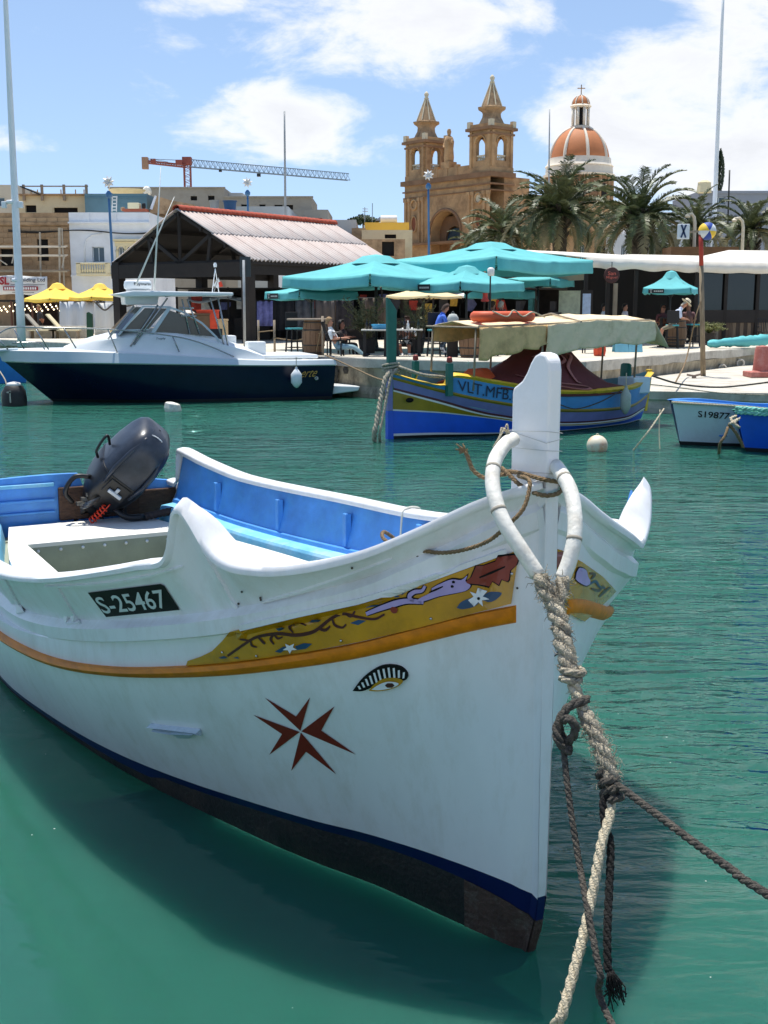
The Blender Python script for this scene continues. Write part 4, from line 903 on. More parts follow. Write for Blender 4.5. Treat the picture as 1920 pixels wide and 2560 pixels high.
# maroon cover over the open boat, orange tarpaulin at the bow end
tarp = mat('maroon_cover', C(92, 34, 32), .75, .15, 3, .5, 6); tpink = mat('faded_strap', C(168, 104, 96), .8, .1, 10); torg = mat('orange_tarpaulin', C(232, 104, 60), .7, .12, 5, .6, 9)
rows = []
ridge = [(2.0, .92), (2.6, 1.30), (3.2, 1.66), (3.6, 1.86), (4.0, 1.90), (4.4, 1.72), (4.8, 1.30), (5.2, .96), (5.5, .84)]
gz = line_fn(lines['gun2'])
for s, z in ridge:
    u = interp(s, [0, 1.02, 1.8, 3.4, 5.5, 6.5], [0, .155, .27, .5, .8, .93]); _, o, zg = gz(u); row = []
    for k in range(9):
        f = k / 8 * 2 - 1; y = f * (o + .10); zz = lerp(zg + .0, z, (1 - abs(f)) ** .9) + random.uniform(-.012, .012)
        row.append(Vector((s, y, zz)))
    row[0].z -= .14; row[-1].z -= .14; rows.append(row)
mb = MB(); mb.grid(rows); mb.build('cover', tarp, VLT, smooth=True, local=True, solid=.01)
def on_cover(px, py):
    return onp(VLT, px, py, -.62)
for pts in (((1395, 880), (1425, 890), (1418, 920), (1440, 955), (1450, 958)), ((1290, 940), (1360, 955), (1450, 965), (1475, 972), (1452, 975), (1380, 964)), ((1330, 895), (1380, 880), (1410, 900), (1395, 912))):
    mb = MB(); bv = BVHTree.FromPolygons([tuple(p) for r in rows for p in r], [(i * 9 + k, i * 9 + k + 1, i * 9 + k + 10, i * 9 + k + 9) for i in range(8) for k in range(8)])
    Mi = rootmat(VLT).inverted(); c0_ = Mi @ Vector((0, 0, CAM_H)); P = []
    for x, y in curve2(pts, 22):
        h, nn, _, _ = bv.ray_cast(c0_, (Mi.to_3x3() @ ray(x, y)).normalized())
        if h is not None: P.append(h + Vector((0, -.03, .015)))
    if len(P) > 3: mb.grid([[p + Vector((-.045, 0, .02)) for p in P], [p + Vector((.045, 0, -.02)) for p in P]]); mb.build('strap', tpink, VLT, smooth=True, local=True, solid=.006)
mb = MB(); rows2 = []
for i in range(9):
    s = 1.55 + i * .16; row = []
    for k in range(7):
        f = k / 6 * 2 - 1; row.append(Vector((s, f * .62, 1.05 + .30 * (1 - abs(f)) * math.sin(math.pi * (i + .6) / 9.2) - .10 * abs(f) + random.uniform(-.035, .035) - i * .02)))
    rows2.append(row)
mb.grid(rows2); mb.build('tarpaulin', torg, VLT, smooth=True, local=True, solid=.02)
# canopy on poles
can = mat('canopy_canvas', C(238, 216, 176), .85, .12, 3, .7, 10, dirt=C(160, 140, 92), dscale=3, damt=.5)
skirt = mat('canopy_skirt', C(222, 184, 128), .85, .16, 4, .7, 9, dirt=C(120, 98, 52), dscale=3, damt=.5)
p00, p10 = onp(VLT, 1140, 812, -.75), onp(VLT, 1640, 800, -.75)
zt0, s00, s10 = 2.17, p00.x, 6.2
CZ = lambda s, y: 2.13 + .10 * (1 - abs(y) / .85) + .05 * math.sin(s * 1.7) * 0 + interp(s, [1.4, 3.0, 4.5, 6.2], [-.03, .0, .10, .06])
mb = MB(); mb.grid([[Vector((s, y, CZ(s, y) + random.uniform(-.012, .012))) for y in np.linspace(-.85, .85, 9)] for s in np.linspace(1.45, 6.1, 24)]); mb.build('canopy', can, VLT, smooth=True, local=True, solid=.012)
def hang(nm, s0, s1, y, drop0, drop1, m, n=26, k=9, wav=.02):
    rows = []
    for i in range(n):
        t = i / (n - 1); s = lerp(s0, s1, t); d = lerp(drop0, drop1, t) + .03 * math.sin(t * 17)
        rows.append([Vector((s + .05 * (j / k) * math.sin(i), y - .012 - (math.sin(i * 1.1 + j * .5) * wav + random.uniform(-.5, .5) * wav) * (j / k), CZ(s, y) - d * j / k)) for j in range(k + 1)])
    mb = MB(); mb.grid(rows); return mb.build(nm, m, VLT, smooth=True, local=True, solid=.01)
hang('front_skirt', 1.45, 3.15, -.86, .62, .40, skirt); hang('side_skirt', 3.12, 6.1, -.88, .62, .44, can, 34, 12, .03); hang('far_skirt', 1.6, 6.0, .86, .3, .3, skirt)
mb = MB(); mb.grid([[Vector((6.1 + t * .45, y, CZ(6.1, y) - t * .55 + random.uniform(-.01, .01))) for y in np.linspace(-.88, .88, 8)] for t in np.linspace(0, 1, 7)]); mb.build('rear_flap', can, VLT, smooth=True, local=True, solid=.012)
mb = MB(); mb.tube([(4.0, -.9, CZ(4, -.9)), (4.0, 0, CZ(4, 0) + .05), (4.0, .9, CZ(4, .9))], .02, 6); mb.tube([(1.45, -.84, CZ(1.45, .84) + .02), (6.0, -.84, CZ(6, .84) + .02)], .018, 6); mb.tube([(1.45, -.84, CZ(1.45, .84)), (1.45, .84, CZ(1.45, .84))], .022, 6); mb.build('canopy_frame', mat('grey_wood_pole', C(150, 138, 118), .8, .2, 9), VLT, local=True)
for s, y in ((1.5, -.70), (1.5, .70), (3.1, -.80), (3.1, .8), (6.0, -.5), (6.0, .5)):
    mb = MB(); mb.tube([(s - .05, y, .9), (s, y, CZ(s, y))], .022, 8); mb.build('pole', mat('grey_wood_pole', C(150, 138, 118), .8, .2, 9), VLT, smooth=True, local=True)
mb = MB(); mb.lathe([(.10, -.12), (.16, -.10), (.17, 0), (.16, .10), (.10, .12)], (0, 0, 0), 12); mb.v = [Vector((6.2 + v.x * .3, .0 + v.y, 1.08 + v.z * 1.6)) for v in mb.v]; mb.build('crate', vgr, VLT, local=True)
# life float on top, fender at the quarter
FLO = thing('life_float', 'long orange life float lying on the cream boat canopy', 'life float', rootmat(VLT) @ Vector((2.35, -.45, 2.3)), R(33.5))
mb = MB(); ring = [Vector((math.copysign(abs(math.cos(a)) ** .6, math.cos(a)) * .62, math.copysign(abs(math.sin(a)) ** .8, math.sin(a)) * .26, 0)) for a in np.linspace(0, 2 * math.pi, 32, endpoint=False)]
mb.tube(ring, .105, 10, closed=True); mb.build('float_ring', mat('float_orange', C(214, 92, 52), .6, .12, 5, dirt=C(150, 62, 40), dscale=5, damt=.5), FLO, smooth=True, local=True)
mb = MB(); mb.tube(spline([(-.5, -.3, .1), (-.2, -.37, .0), (0, -.33, .12), (.2, -.37, .0), (.5, -.3, .08), (.9, -.2, -.02)], 30), .014, 6); mb.build('grab_line', ropew, FLO, smooth=True, local=True)
def fender(label, loc, m, r=.13, h=.55, nm='fender', fig='fender'):
    T = thing(nm, label, fig, loc)
    mb = MB(); mb.lathe([(.02, -h / 2 - .04), (r * .5, -h / 2), (r, -h / 2 + .1), (r, h / 2 - .1), (r * .5, h / 2), (.03, h / 2 + .05), (.03, h / 2 + .09)], (0, 0, 0), 14); mb.build('body', m, T, smooth=True, local=True, auto=R(60))
    mb = MB(); mb.tube([(0, 0, h / 2 + .08), (0, .02, h / 2 + .35)], .012, 6); mb.build('lanyard', ropew, T, local=True); return T
fender('weathered white fender hanging at the quarter of the yellow and blue boat', W(1564, 1003, 24.0), mat('old_fender', C(176, 184, 170), .6, .15, 8, dirt=C(110, 116, 96), dscale=8, damt=.6), .11, .46)
mb = MB(); mb.tube(spline([onp(VLT, 1395, 1010, -1.08), onp(VLT, 1440, 1022, -1.1), onp(VLT, 1500, 1005, -1.05), onp(VLT, 1555, 975, -1.0)], 20), .012, 6); mb.build('side_rope', roped, VLT, smooth=True, local=True)
mb = MB(); mb.box((6.15, -.3, .82), (.5, .5, .35)); mb.build('stern_locker', mat('pale_locker', C(205, 222, 230), .6, .06, 5), VLT, local=True, bevel=.03)
# bow rope of the painted boat, thick and weedy, and its lashing
BR = thing('mooring_rope', 'thick weedy rope slanting into the water from the green stem post', 'rope', atz(940, 1100, 0))
mb = MB(); Pb = resample([W(978, 925, 21.95), W(965, 945, 21.85), W(955, 985, 21.75), W(945, 1040, 21.6), W(936, 1085, 21.5), atz(938, 1115, -.1)], .05); rope(Pb, .05, mb=mb, jitter=.25, twist=5); rope([p + Vector((.10, 0, .02)) for p in Pb], .03, mb=mb, jitter=.25); mb.build('laid_rope', ropeg, BR, smooth=True)
LS = thing('lashing_rope', 'grey rope wound round the green stem post of the painted boat', 'rope', W(985, 915, 22.0))
mb = MB()
for k in range(4):
    c = rootmat(VLT) @ Vector((.02, 0, 1.30 + k * .035)); rz = Matrix.Rotation(R(33.5), 3, 'Z')
    mb.tube([c + rz @ Vector((math.cos(a) * .17, math.sin(a) * .12, .03 * math.sin(a + k))) for a in np.linspace(0, 2 * math.pi, 16, endpoint=False)], .022, 6, closed=True)
mb.tube(spline([rootmat(VLT) @ Vector(p) for p in ((.1, -.1, 1.38), (.5, -.35, 1.22), (1.0, -.3, 1.16), (1.3, 0, 1.1))], 14), .035, 6); mb.build('turns', ropeg, LS, smooth=True)

# ---- motor cruiser with dark hull
CRU = thing('motor_cruiser', 'white motor cruiser with navy hull, hardtop and bow rail moored at the quay', 'motor boat', (-9.95, 30.5, 0), R(16.8))
nvy = mat('cruiser_navy_gelcoat', C(7, 20, 46), .22, .15, 2, spec=.35); gel = mat('cruiser_white_gelcoat', C(228, 232, 232), .3, .03, 3); gelg = mat('cruiser_shaded_white', C(190, 204, 210), .35, .04, 3)  # topside white is greyed: its shade is put into the colour
steel = mat('stainless_tube', C(160, 162, 160), .25, .1, 8, metal=.9); ctint = mat('tinted_window', C(58, 64, 66), .12, .1, 4, spec=.7); alum = mat('window_frame_alloy', C(196, 206, 212), .35, .05, 9)
cl = {
 'keel': vl((0, 1.6, .01, -.4), (.5, 4.5, .05, -.5), (1, 8.5, .05, -.4)),
 'wl': vl((0, 1.22, .01, .0), (.12, 2.0, .38, 0), (.28, 3.2, .92, 0), (.5, 4.7, 1.25, 0), (.75, 6.6, 1.33, 0), (1, 8.52, 1.28, 0)),
 'st': vl((0, 1.12, .01, .08), (.12, 1.9, .42, .08), (.28, 3.1, .97, .08), (.5, 4.7, 1.28, .08), (.75, 6.6, 1.35, .08), (1, 8.53, 1.3, .08)),
 'mid': vl((0, .60, .01, .55), (.12, 1.4, .62, .54), (.28, 2.7, 1.18, .52), (.5, 4.5, 1.40, .5), (.75, 6.5, 1.43, .48), (1, 8.57, 1.37, .46)),
 'nt': vl((0, .05, .02, 1.06), (.12, .95, .78, 1.05), (.28, 2.4, 1.33, 1.04), (.5, 4.4, 1.48, .99), (.75, 6.5, 1.47, .93), (1, 8.6, 1.4, .91)),
 'rb': vl((0, -.02, .05, 1.09), (.12, .92, .84, 1.08), (.28, 2.38, 1.38, 1.07), (.5, 4.4, 1.53, 1.02), (.75, 6.5, 1.52, .96), (1, 8.62, 1.45, .94)),
 'wt': vl((0, -.10, .05, 1.36), (.12, .85, .78, 1.36), (.28, 2.35, 1.28, 1.33), (.5, 4.4, 1.43, 1.22), (.75, 6.5, 1.44, 1.08), (1, 8.6, 1.4, 1.06)),
 'dk': vl((0, .0, .0, 1.38), (.12, 1.0, .60, 1.38), (.28, 2.5, 1.10, 1.35), (.5, 4.4, 1.28, 1.24), (.75, 6.5, 1.28, 1.10), (1, 8.5, 1.25, 1.08)),
 'cl': vl((0, .0, .0, 1.40), (.12, 1.0, .0, 1.42), (.28, 2.5, .0, 1.40), (.5, 4.4, .0, 1.2), (.75, 6.5, .0, .75), (1, 8.5, .0, .75)),
}
loft(CRU, cl, [('bottom', ('keel', 'wl', 'st'), vbk), ('hull', ('st', 'mid', 'nt'), nvy), ('rub_strake', ('nt', 'rb'), gel), ('topside', ('rb', 'wt'), gelg), ('side_deck', ('wt', 'dk', 'cl'), gel)], n=44)
mb = MB(); mb.add([(8.52, -1.28, 0), (8.57, -1.37, .46), (8.6, -1.4, .91), (8.6, -1.4, 1.06), (8.6, 1.4, 1.06), (8.6, 1.4, .91), (8.57, 1.37, .46), (8.52, 1.28, 0)], [tuple(range(8))]); mb.build('transom', nvy, CRU, local=True)
mb = MB(); mb.prism([(8.55, -1.2, .12), (9.3, -1.2, .20), (9.35, -1.2, .32), (8.6, -1.2, .36)], (0, -1.2, 0), (0, 1.2, 0)); mb.build('swim_platform', gel, CRU, local=True, bevel=.03)
# trunk cabin
rows = []
for s, hw_, z in ((1.55, .02, 1.40), (1.8, .55, 1.50), (2.3, .85, 1.66), (2.9, 1.0, 1.80), (3.6, 1.08, 1.88), (4.4, 1.12, 1.86), (5.4, 1.12, 1.66), (6.2, 1.14, 1.42), (6.7, 1.16, 1.2)):
    zb = interp(s, [1.5, 2.5, 4.4, 6.7], [1.38, 1.35, 1.22, 1.08]); rows.append([Vector((s, -hw_ - .06, zb)), Vector((s, -hw_, lerp(zb, z, .75))), Vector((s, -hw_ * .85, z)), Vector((s, 0, z + .05)), Vector((s, hw_ * .85, z)), Vector((s, hw_, lerp(zb, z, .75))), Vector((s, hw_ + .06, zb))])
mb = MB(); mb.grid(rows); mb.build('cabin_trunk', gel, CRU, smooth=True, local=True, auto=R(40))
Y1 = -1.02
def cp(px, py, o=Y1): return onp(CRU, px, py, o)
def pane(nm, pts, m, o=Y1, parent=None, th=.012):
    mb = MB(); P = [cp(x, y, o) for x, y in pts]; mb.prism(P, (0, 0, 0), (0, th, 0)); return mb.build(nm, m, parent or CRU, local=True)
WSH = None
for sd in (1,):
    w1 = pane('side_window', [(310, 824), (362, 770), (418, 771), (372, 822)], ctint); w2 = pane('side_window', [(388, 828), (424, 776), (455, 786), (490, 804), (522, 828), (535, 842)], ctint)
for o in (Y1 - .015, -Y1):
    for pts, wd in (([(296, 838), (358, 766)], .05), ([(358, 766), (424, 768)], .045), ([(370, 850), (424, 768)], .09), ([(424, 768), (462, 782), (505, 808), (540, 842), (562, 872)], .05), ([(300, 826), (372, 824)], .03)):
        mb = MB(); P = [cp(x, y, o) for x, y in pts]
        for a_, b_ in zip(P, P[1:]): mb.bar(a_, b_, .05, wd)
        mb.build('window_frame', alum, CRU, local=True)
P = [cp(300, 838), cp(358, 768)]; q = [Vector((p.x, -p.y, p.z)) for p in P]
mb = MB(); mb.quad(P[0] + Vector((-.25, .5, 0)), P[1] + Vector((-.15, .4, 0)), q[1] + Vector((-.15, -.4, 0)), q[0] + Vector((-.25, -.5, 0))); mb.quad(P[0], P[1], P[1] + Vector((-.15, .4, 0)), P[0] + Vector((-.25, .5, 0))); mb.build('windscreen', ctint, CRU, local=True, solid=.01)
# hardtop, its box, radar, tubes
h0, h1 = cp(284, 733, -1.15), cp(584, 742, -1.15)
mb = MB(); zt_ = h0.z
mb.prism([(h0.x, -1.15, zt_ - .02), (h0.x + .5, -1.15, zt_ + .07), (h1.x, -1.15, zt_ + .03), (h1.x, -1.15, zt_ - .05), (h0.x + .3, -1.15, zt_ - .09)], (0, -1.15, 0), (0, 1.15, 0)); mb.build('hardtop', gel, CRU, local=True, bevel=.03)
b0, b1 = cp(311, 745, -.7), cp(394, 762, -.7)
mb = MB(); mb.prism([(b0.x, -.7, zt_ - .05), (b0.x + .02, -.7, b1.z), (b1.x, -.7, b1.z), (b1.x + .05, -.7, zt_ - .05)], (0, -.7, 0), (0, .7, 0)); mb.build('overhead_box', gel, CRU, local=True, bevel=.03)
rd = cp(345, 728, 0)
mb = MB(); mb.lathe([(.30, -.02), (.36, .02), (.37, .10), (.35, .20), (.30, .235), (.02, .245)], (rd.x, 0, zt_ + .12), 20); mb.lathe([(.22, -.08), (.22, 0)], (rd.x, 0, zt_ + .12), 12); rad = mb.build('radar_dome', gel, CRU, smooth=True, local=True, auto=R(40))
V, F = text_mesh('Raymarine', .008); mb = MB(); mb.add([Vector((rd.x + .375 * math.sin(lerp(-.35, 1.05, u)), -.378 * math.cos(lerp(-.35, 1.05, u)), zt_ + .12 + lerp(.07, .17, v))) for u, v in V], F); mb.build('lettering', blackp, rad, local=True, fix=False)
for pts in (((419, 745), (335, 862)), ((395, 762), (326, 866)), ((455, 748), (475, 835)), ((468, 748), (500, 835)), ((525, 745), (565, 880)), ((545, 745), (573, 880)), ((448, 770), (485, 770)), ((452, 790), (492, 790)), ((335, 765), (270, 848))):
    for o in (-1.08, .95):
        mb = MB(); mb.tube([cp(x, y, o) for x, y in pts], .022, 8); mb.build('support_tube', steel, CRU, smooth=True, local=True)
mb = MB(); mb.tube([cp(412, 742, -.8), cp(440, 738, -.8), cp(580, 742, -.8)], .015, 6); mb.build('hardtop_rail', steel, CRU, smooth=True, local=True)
for (x0, y0, x1, y1) in ((340, 700, 436, 492), (385, 718, 402, 418)):
    mb = MB(); a_, b_ = cp(x0, y0 + 12, -.9), cp(x1, y1, -.9); mb.tube([a_, a_.lerp(b_, .6), b_], [.028, .02, .008], 6); mb.build('outrigger' if x1 > 420 else 'aerial', vwh, CRU, smooth=True, local=True)
# bow rail
top = [(-10, 838), (30, 819), (100, 819), (270, 823), (400, 836), (470, 848), (530, 868), (585, 892)]
for o, k in ((-1.28, 1), (1.1, 2)):
    mb = MB(); mb.tube(spline([cp(x, y, o if x > 60 else o * .6) for x, y in top], 40), .018, 8); mb.build('bow_rail', steel, CRU, smooth=True, local=True)
    for x0, y0, x1, y1 in ((-5, 846, 20, 874), (35, 822, 60, 872), (90, 824, 122, 874), (160, 822, 190, 870), (270, 824, 298, 894), (432, 842, 448, 880)):
        mb = MB(); mb.tube([cp(x0, y0, o), cp(x1, y1, o)], .018, 8); mb.build('stanchion', steel, CRU, smooth=True, local=True)
mb = MB(); mb.tube(spline([cp(30, 858, -.9), cp(70, 856, -.9), cp(100, 858, -.9), cp(112, 874, -.9)], 16), .018, 8); mb.build('low_rail', steel, CRU, smooth=True, local=True)
mb = MB(); mb.prism([(-.75, -.2, 1.30), (.4, -.3, 1.36), (.4, -.3, 1.42), (-.75, -.2, 1.37)], (0, 0, 0), (0, .45, 0)); mb.build('bow_pulpit', gelg, CRU, local=True, bevel=.02)
for x in (533, 545, 554):
    p_ = cp(x, 944, -1.43); mb = MB(); mb.lathe([(.02, .0), (.03, .012), (.045, .01), (.045, 0)], p_, 10, M=Matrix.Rotation(R(90), 3, 'X')); mb.build('drain_fitting', steel, CRU, smooth=True, local=True)
p_ = cp(791, 946, -1.42); mb = MB(); mb.lathe([(.02, .0), (.03, .02), (.06, .014), (.06, 0)], p_, 10, M=Matrix.Rotation(R(90), 3, 'X')); mb.build('exhaust_fitting', steel, CRU, smooth=True, local=True)
a_, b_, c_ = cp(749, 944, -1.46), cp(787, 942, -1.46), cp(749, 926, -1.46)
text_on('name_lettering', 'erte', a_, b_ - a_, Vector((.12, 0, c_.z - a_.z)), mat('gold_letters', C(176, 140, 60), .4), CRU, .0, True)
a_, b_, c_ = cp(389, 851, -1.2), cp(413, 850, -1.2), cp(389, 844, -1.2); text_on('model_lettering', 'Trophy', a_, b_ - a_, Vector((.02, 0, c_.z - a_.z)), blackp, CRU, .01, True)
mb = MB(); mb.box((7.4, 0, 1.15), (1.6, 2.2, .1)); mb.box((5.9, .3, 1.35), (.5, .6, .7)); mb.box((6.6, -.4, 1.25), (.5, .5, .6)); mb.build('cockpit_seating', gel, CRU, local=True, bevel=.04)
mb = MB(); mb.box((5.55, -.25, 1.75), (.35, .06, .28)); mb.build('dash', mat('dark_dash', C(40, 42, 44), .6), CRU, local=True)
mb = MB(); mb.lathe([(.04, 0), (.05, .06), (.03, .12)], cp(538, 668, .0), 10); mb.tube([cp(530, 735, -.4), cp(538, 672, 0)], .012, 6); mb.tube([cp(548, 735, .4), cp(538, 672, 0)], .012, 6); mb.build('anchor_light', gel, CRU, local=True)
FLAG = thing('small_flag', 'small white and red flag on the hardtop of the motor cruiser', 'flag', rootmat(CRU) @ cp(545, 728, 0))
mb = MB(); mb.tube([cp(533, 735, .1), cp(546, 694, .1)], .012, 6); mb.v = [rootmat(CRU) @ v for v in mb.v]; mb.build('staff', steel, FLAG)
for i, m in enumerate((vwh, mat('flag_red', C(206, 62, 36), .7))):
    mb = MB(); Pf = [cp(x, y, .1) for x, y in (((533, 714), (546, 694), (550, 704), (546, 722)) if i == 0 else ((546, 706), (553, 703), (558, 716), (548, 718)))]
    mb.add([rootmat(CRU) @ p for p in Pf], [(0, 1, 2, 3)]); mb.build('cloth', m, FLAG, solid=.01)
fender('clean white fender hanging at the stern of the motor cruiser', W(741, 946, 30.9), mat('new_fender', C(228, 232, 234), .4, .04, 6), .145, .42)

# ---- two small boats at the right edge
def dinghy(name, label, bow_px, rz, Lb, beam, zb, zs, mats_, letters=None, rope_trim=None):
    A = atz(*bow_px, 0); T = thing(name, label, 'boat', (A.x, A.y, 0), rz)
    h = beam / 2
    ln = {'keel': vl((0, .25, .01, -.25), (1, Lb, .3, -.2)), 'wl': vl((0, .02, .02, -.02), (.2, Lb * .2, h * .55, -.02), (.5, Lb * .5, h * .85, -.02), (1, Lb, h * .75, -.02)), 'b': vl((0, -.02, .02, .07), (.2, Lb * .2, h * .6, .06), (.5, Lb * .5, h * .88, .05), (1, Lb, h * .78, .05)),
          'm': vl((0, -.12, .04, zb * .55), (.2, Lb * .17, h * .78, zb * .5), (.5, Lb * .5, h * .97, zs * .5), (1, Lb, h * .86, zs * .5)),
          'g': vl((0, -.22, .05, zb), (.07, .02, h * .42, zb - .01), (.2, Lb * .17, h * .85, zb - .05), (.5, Lb * .5, h, zs), (1, Lb, h * .9, zs)), 'g1': vl((0, -.26, .08, zb + .02), (.07, 0, h * .45, zb + .015), (.2, Lb * .17, h * .9, zb - .02), (.5, Lb * .5, h * 1.04, zs + .03), (1, Lb, h * .94, zs + .03)),
          'g2': vl((0, -.12, .0, zb + .03), (.07, .1, h * .30, zb + .02), (.2, Lb * .17, h * .72, zb - .02), (.5, Lb * .5, h * .88, zs + .03), (1, Lb, h * .8, zs + .03)), 'i': vl((0, .3, .0, .25), (.2, Lb * .2, h * .5, .2), (.5, Lb * .5, h * .7, .2), (1, Lb, h * .6, .2))}
    loft(T, ln, [('bottom', ('keel', 'wl', 'b'), vbk), ('hull', ('b', 'm', 'g'), mats_[0]), ('gunwale', ('g', 'g1', 'g2'), mats_[1]), ('lining', ('g2', 'i'), mats_[2])], n=26)
    for s in (.3, .6):
        mb = MB(); mb.box((Lb * s, 0, zs - .08), (.25, beam * .84, .03)); mb.build('thwart', mats_[2], T, local=True)
    mb = MB(); mb.box((Lb * .55, 0, .2), (Lb * .85, beam * .6, .02)); mb.build('floor', mats_[2], T, local=True)
    return T, ln
wb1 = mat('dinghy_pale_blue_white', C(206, 220, 226), .4, .05, 4, dirt=C(170, 180, 180), dscale=4, damt=.4); db = mat('dinghy_blue', C(52, 132, 208), .45, .12, 5); dtl = mat('dinghy_green', C(60, 150, 120), .5, .2, 6)
D1, l1_ = dinghy('rowing_boat', 'small white rowing boat with blue gunwale and number on its bow', (1700, 1112), R(14), 4.2, 1.7, .80, .62, (wb1, db, db))
a_, b_ = onp(D1, 1712, 1062, -.60), onp(D1, 1772, 1062, -.68)
fm, fg = line_fn(l1_['m']), line_fn(l1_['g']); V, F = text_mesh('S19877', .012); mb = MB(); Pts = []
for u, v in V:
    t = lerp(.075, .17, u); s1, o1, z1 = fm(t); s2, o2, z2 = fg(t); q = lerp(.30, .62, v) ; Pts.append(Vector((lerp(s1, s2, q) + v * .03, -lerp(o1, o2, q) - .022, lerp(z1, z2, q))))
mb.add(Pts, F); mb.build('lettering', blackp, D1, local=True, fix=False)
D2, l2_ = dinghy('rowing_boat', 'bright blue rowing boat with green rope round the rim, cut by the right edge', (1862, 1128), R(8), 4.0, 1.6, .70, .55, (vbl, dtl, dtl))
mb = MB(); gq = line_fn(l2_['g1'])
for dz in (-.02, .05): rope([Vector((gq(u)[0], -gq(u)[1] - .03, gq(u)[2] + dz)) for u in np.linspace(0, .5, 120)], .035, mb=mb, jitter=.3)
mb.build('rim_rope', mat('green_white_rope', C(130, 196, 180), .9, .35, 16), D2, smooth=True, local=True)
mb = MB(); gq = line_fn(l1_['g1']); rope([Vector((gq(u)[0], -gq(u)[1] - .02, gq(u)[2] - .03)) for u in np.linspace(0, .5, 120)], .022, mb=mb); mb.build('rim_rope', ropew, D1, smooth=True, local=True)
def rope_thing(label, pts, r, m, strands=True, nm='mooring_rope', cat='rope', step=.06):
    T = thing(nm, label, cat, pts[0]); mb = MB(); P = resample(pts, step)
    if strands: rope(P, r, mb=mb)
    else: mb.tube(P, r, 6)
    mb.build('strand', m, T, smooth=True); return T
rope_thing('pale rope slanting from the white rowing boat bow into the water', [W(1660, 1022, 20.7), W(1620, 1080, 20.2), atz(1578, 1132, -.05)], .018, ropew)
rope_thing('thin rope dropping straight from the white rowing boat bow into the water', [W(1650, 1024, 20.7), W(1648, 1080, 20.6), atz(1650, 1130, -.05)], .010, ropew, False)
rope_thing('dark hanging rope loop on the bow of the bright blue rowing boat', [W(1820, 1068, 19.4), W(1812, 1090, 19.3), W(1800, 1110, 19.3), atz(1797, 1140, -.05)], .028, ropet)
rope_thing('thick rope drooping between the two rowing boats', [W(1822, 1060, 19.4), W(1838, 1080, 19.4), W(1850, 1100, 19.5), W(1858, 1118, 19.6)], .03, ropet)
rope_thing('tangle of pale rope on the bow of the bright blue rowing boat', [W(1824, 1060, 19.3), W(1850, 1045, 19.4), W(1835, 1058, 19.3), W(1848, 1068, 19.3), W(1826, 1048, 19.4), W(1840, 1040, 19.5)], .026, ropew)
# ---- buoys
def buoy(label, px, py, d, r, m, extra=None):
    c = W(px, py, d); T = thing('mooring_buoy', label, 'buoy', (c.x, c.y, 0)); z = c.z
    mb = MB(); mb.lathe([(r * math.cos(a) + .001, r * math.sin(a)) for a in np.linspace(-1.5, 1.5, 14)], (0, 0, z), 20); mb.build('float', m, T, smooth=True, local=True)
    mb = MB(); mb.tube([(r * .12 * math.cos(a), 0, z + r + r * .12 * math.sin(a)) for a in np.linspace(0, 6.28, 10, endpoint=False)], r * .05, 6, closed=True); mb.build('eye', extra or m, T, smooth=True, local=True); return T
buoy('round white buoy with an orange lower side floating by the rowing boats', 1493, 1114, 20.2, .185, mat('buoy_cream_orange', C(226, 216, 190), .5, .06, 4, dirt=C(214, 120, 60), dscale=3.5, damt=.9))
T = thing('mooring_float', 'small white block float in the water below the motor cruiser', 'buoy', atz(432, 1028, 0)); c = atz(432, 1028, 0)
mb = MB(); mb.lathe([(.02, -.2), (.17, -.16), (.2, 0), (.17, .14), (.03, .17)], (0, 0, 0), 7); mb.v = [Vector((c.x + v.x * 1.1, c.y + v.y, .06 + v.z * .95 + v.x * -.2)) for v in mb.v]; mb.build('float', mat('polystyrene_white', C(224, 222, 208), .8, .08, 8, dirt=C(160, 150, 120), dscale=6, damt=.6), T, bevel=.02)
c = atz(37, 1014, 0); T = thing('barrel_buoy', 'big black barrel buoy with white top under the cruiser bow', 'buoy', c)
mb = MB(); mb.lathe([(.22, -.3), (.30, -.1), (.31, .15), (.29, .35), (.22, .50), (.10, .56)], c, 18); mb.build('drum', mat('black_drum', C(24, 27, 28), .6, .3, 6, .4, 12), T, smooth=True)
mb = MB(); mb.lathe([(.20, .50), (.16, .58), (.02, .61)], c, 16); mb.build('cap', vwh, T, smooth=True); mb = MB(); mb.bar(c + Vector((.0, -.31, .1)), c + Vector((.0, -.31, .4)), .04); mb.bar(c + Vector((-.09, -.31, .36)), c + Vector((.03, -.31, .36)), .04); mb.build('bracket', steel, T)
rope_thing('pale rope from the barrel buoy up to the cruiser bow', [c + Vector((-.3, 0, -.1)), c + Vector((-.32, 0, .3)), c + Vector((-.2, 0, .62)), rootmat(CRU) @ Vector((-.4, 0, 1.3))], .016, ropew, False)
BB = thing('moored_boat', 'bow of a light blue and white boat seen behind the motor cruiser', 'boat', (-13.1, 38.5, 0), R(190))
mb = MB(); mb.grid([[Vector(p) for p in ((-1.4, 0, 1.0), (-.6, .5, .9), (1.5, .9, .8), (4, .9, .8))], [Vector(p) for p in ((-1.2, 0, -.1), (-.5, .3, -.1), (1.5, .7, -.1), (4, .7, -.1))]]); mb.grid([[Vector(p) for p in ((-1.4, 0, 1.0), (-.6, -.5, .9), (1.5, -.9, .8), (4, -.9, .8))], [Vector(p) for p in ((-1.2, 0, -.1), (-.5, -.3, -.1), (1.5, -.7, -.1), (4, -.7, -.1))]]); mb.build('hull', db, BB, local=True, smooth=True)
mb = MB(); mb.add([(-1.45, 0, 1.03), (-.6, .53, .93), (1.5, .93, .83), (4, .93, .83), (4, -.93, .83), (1.5, -.93, .83), (-.6, -.53, .93)], [tuple(range(7))]); mb.build('deck', gel, BB, local=True, solid=.06)
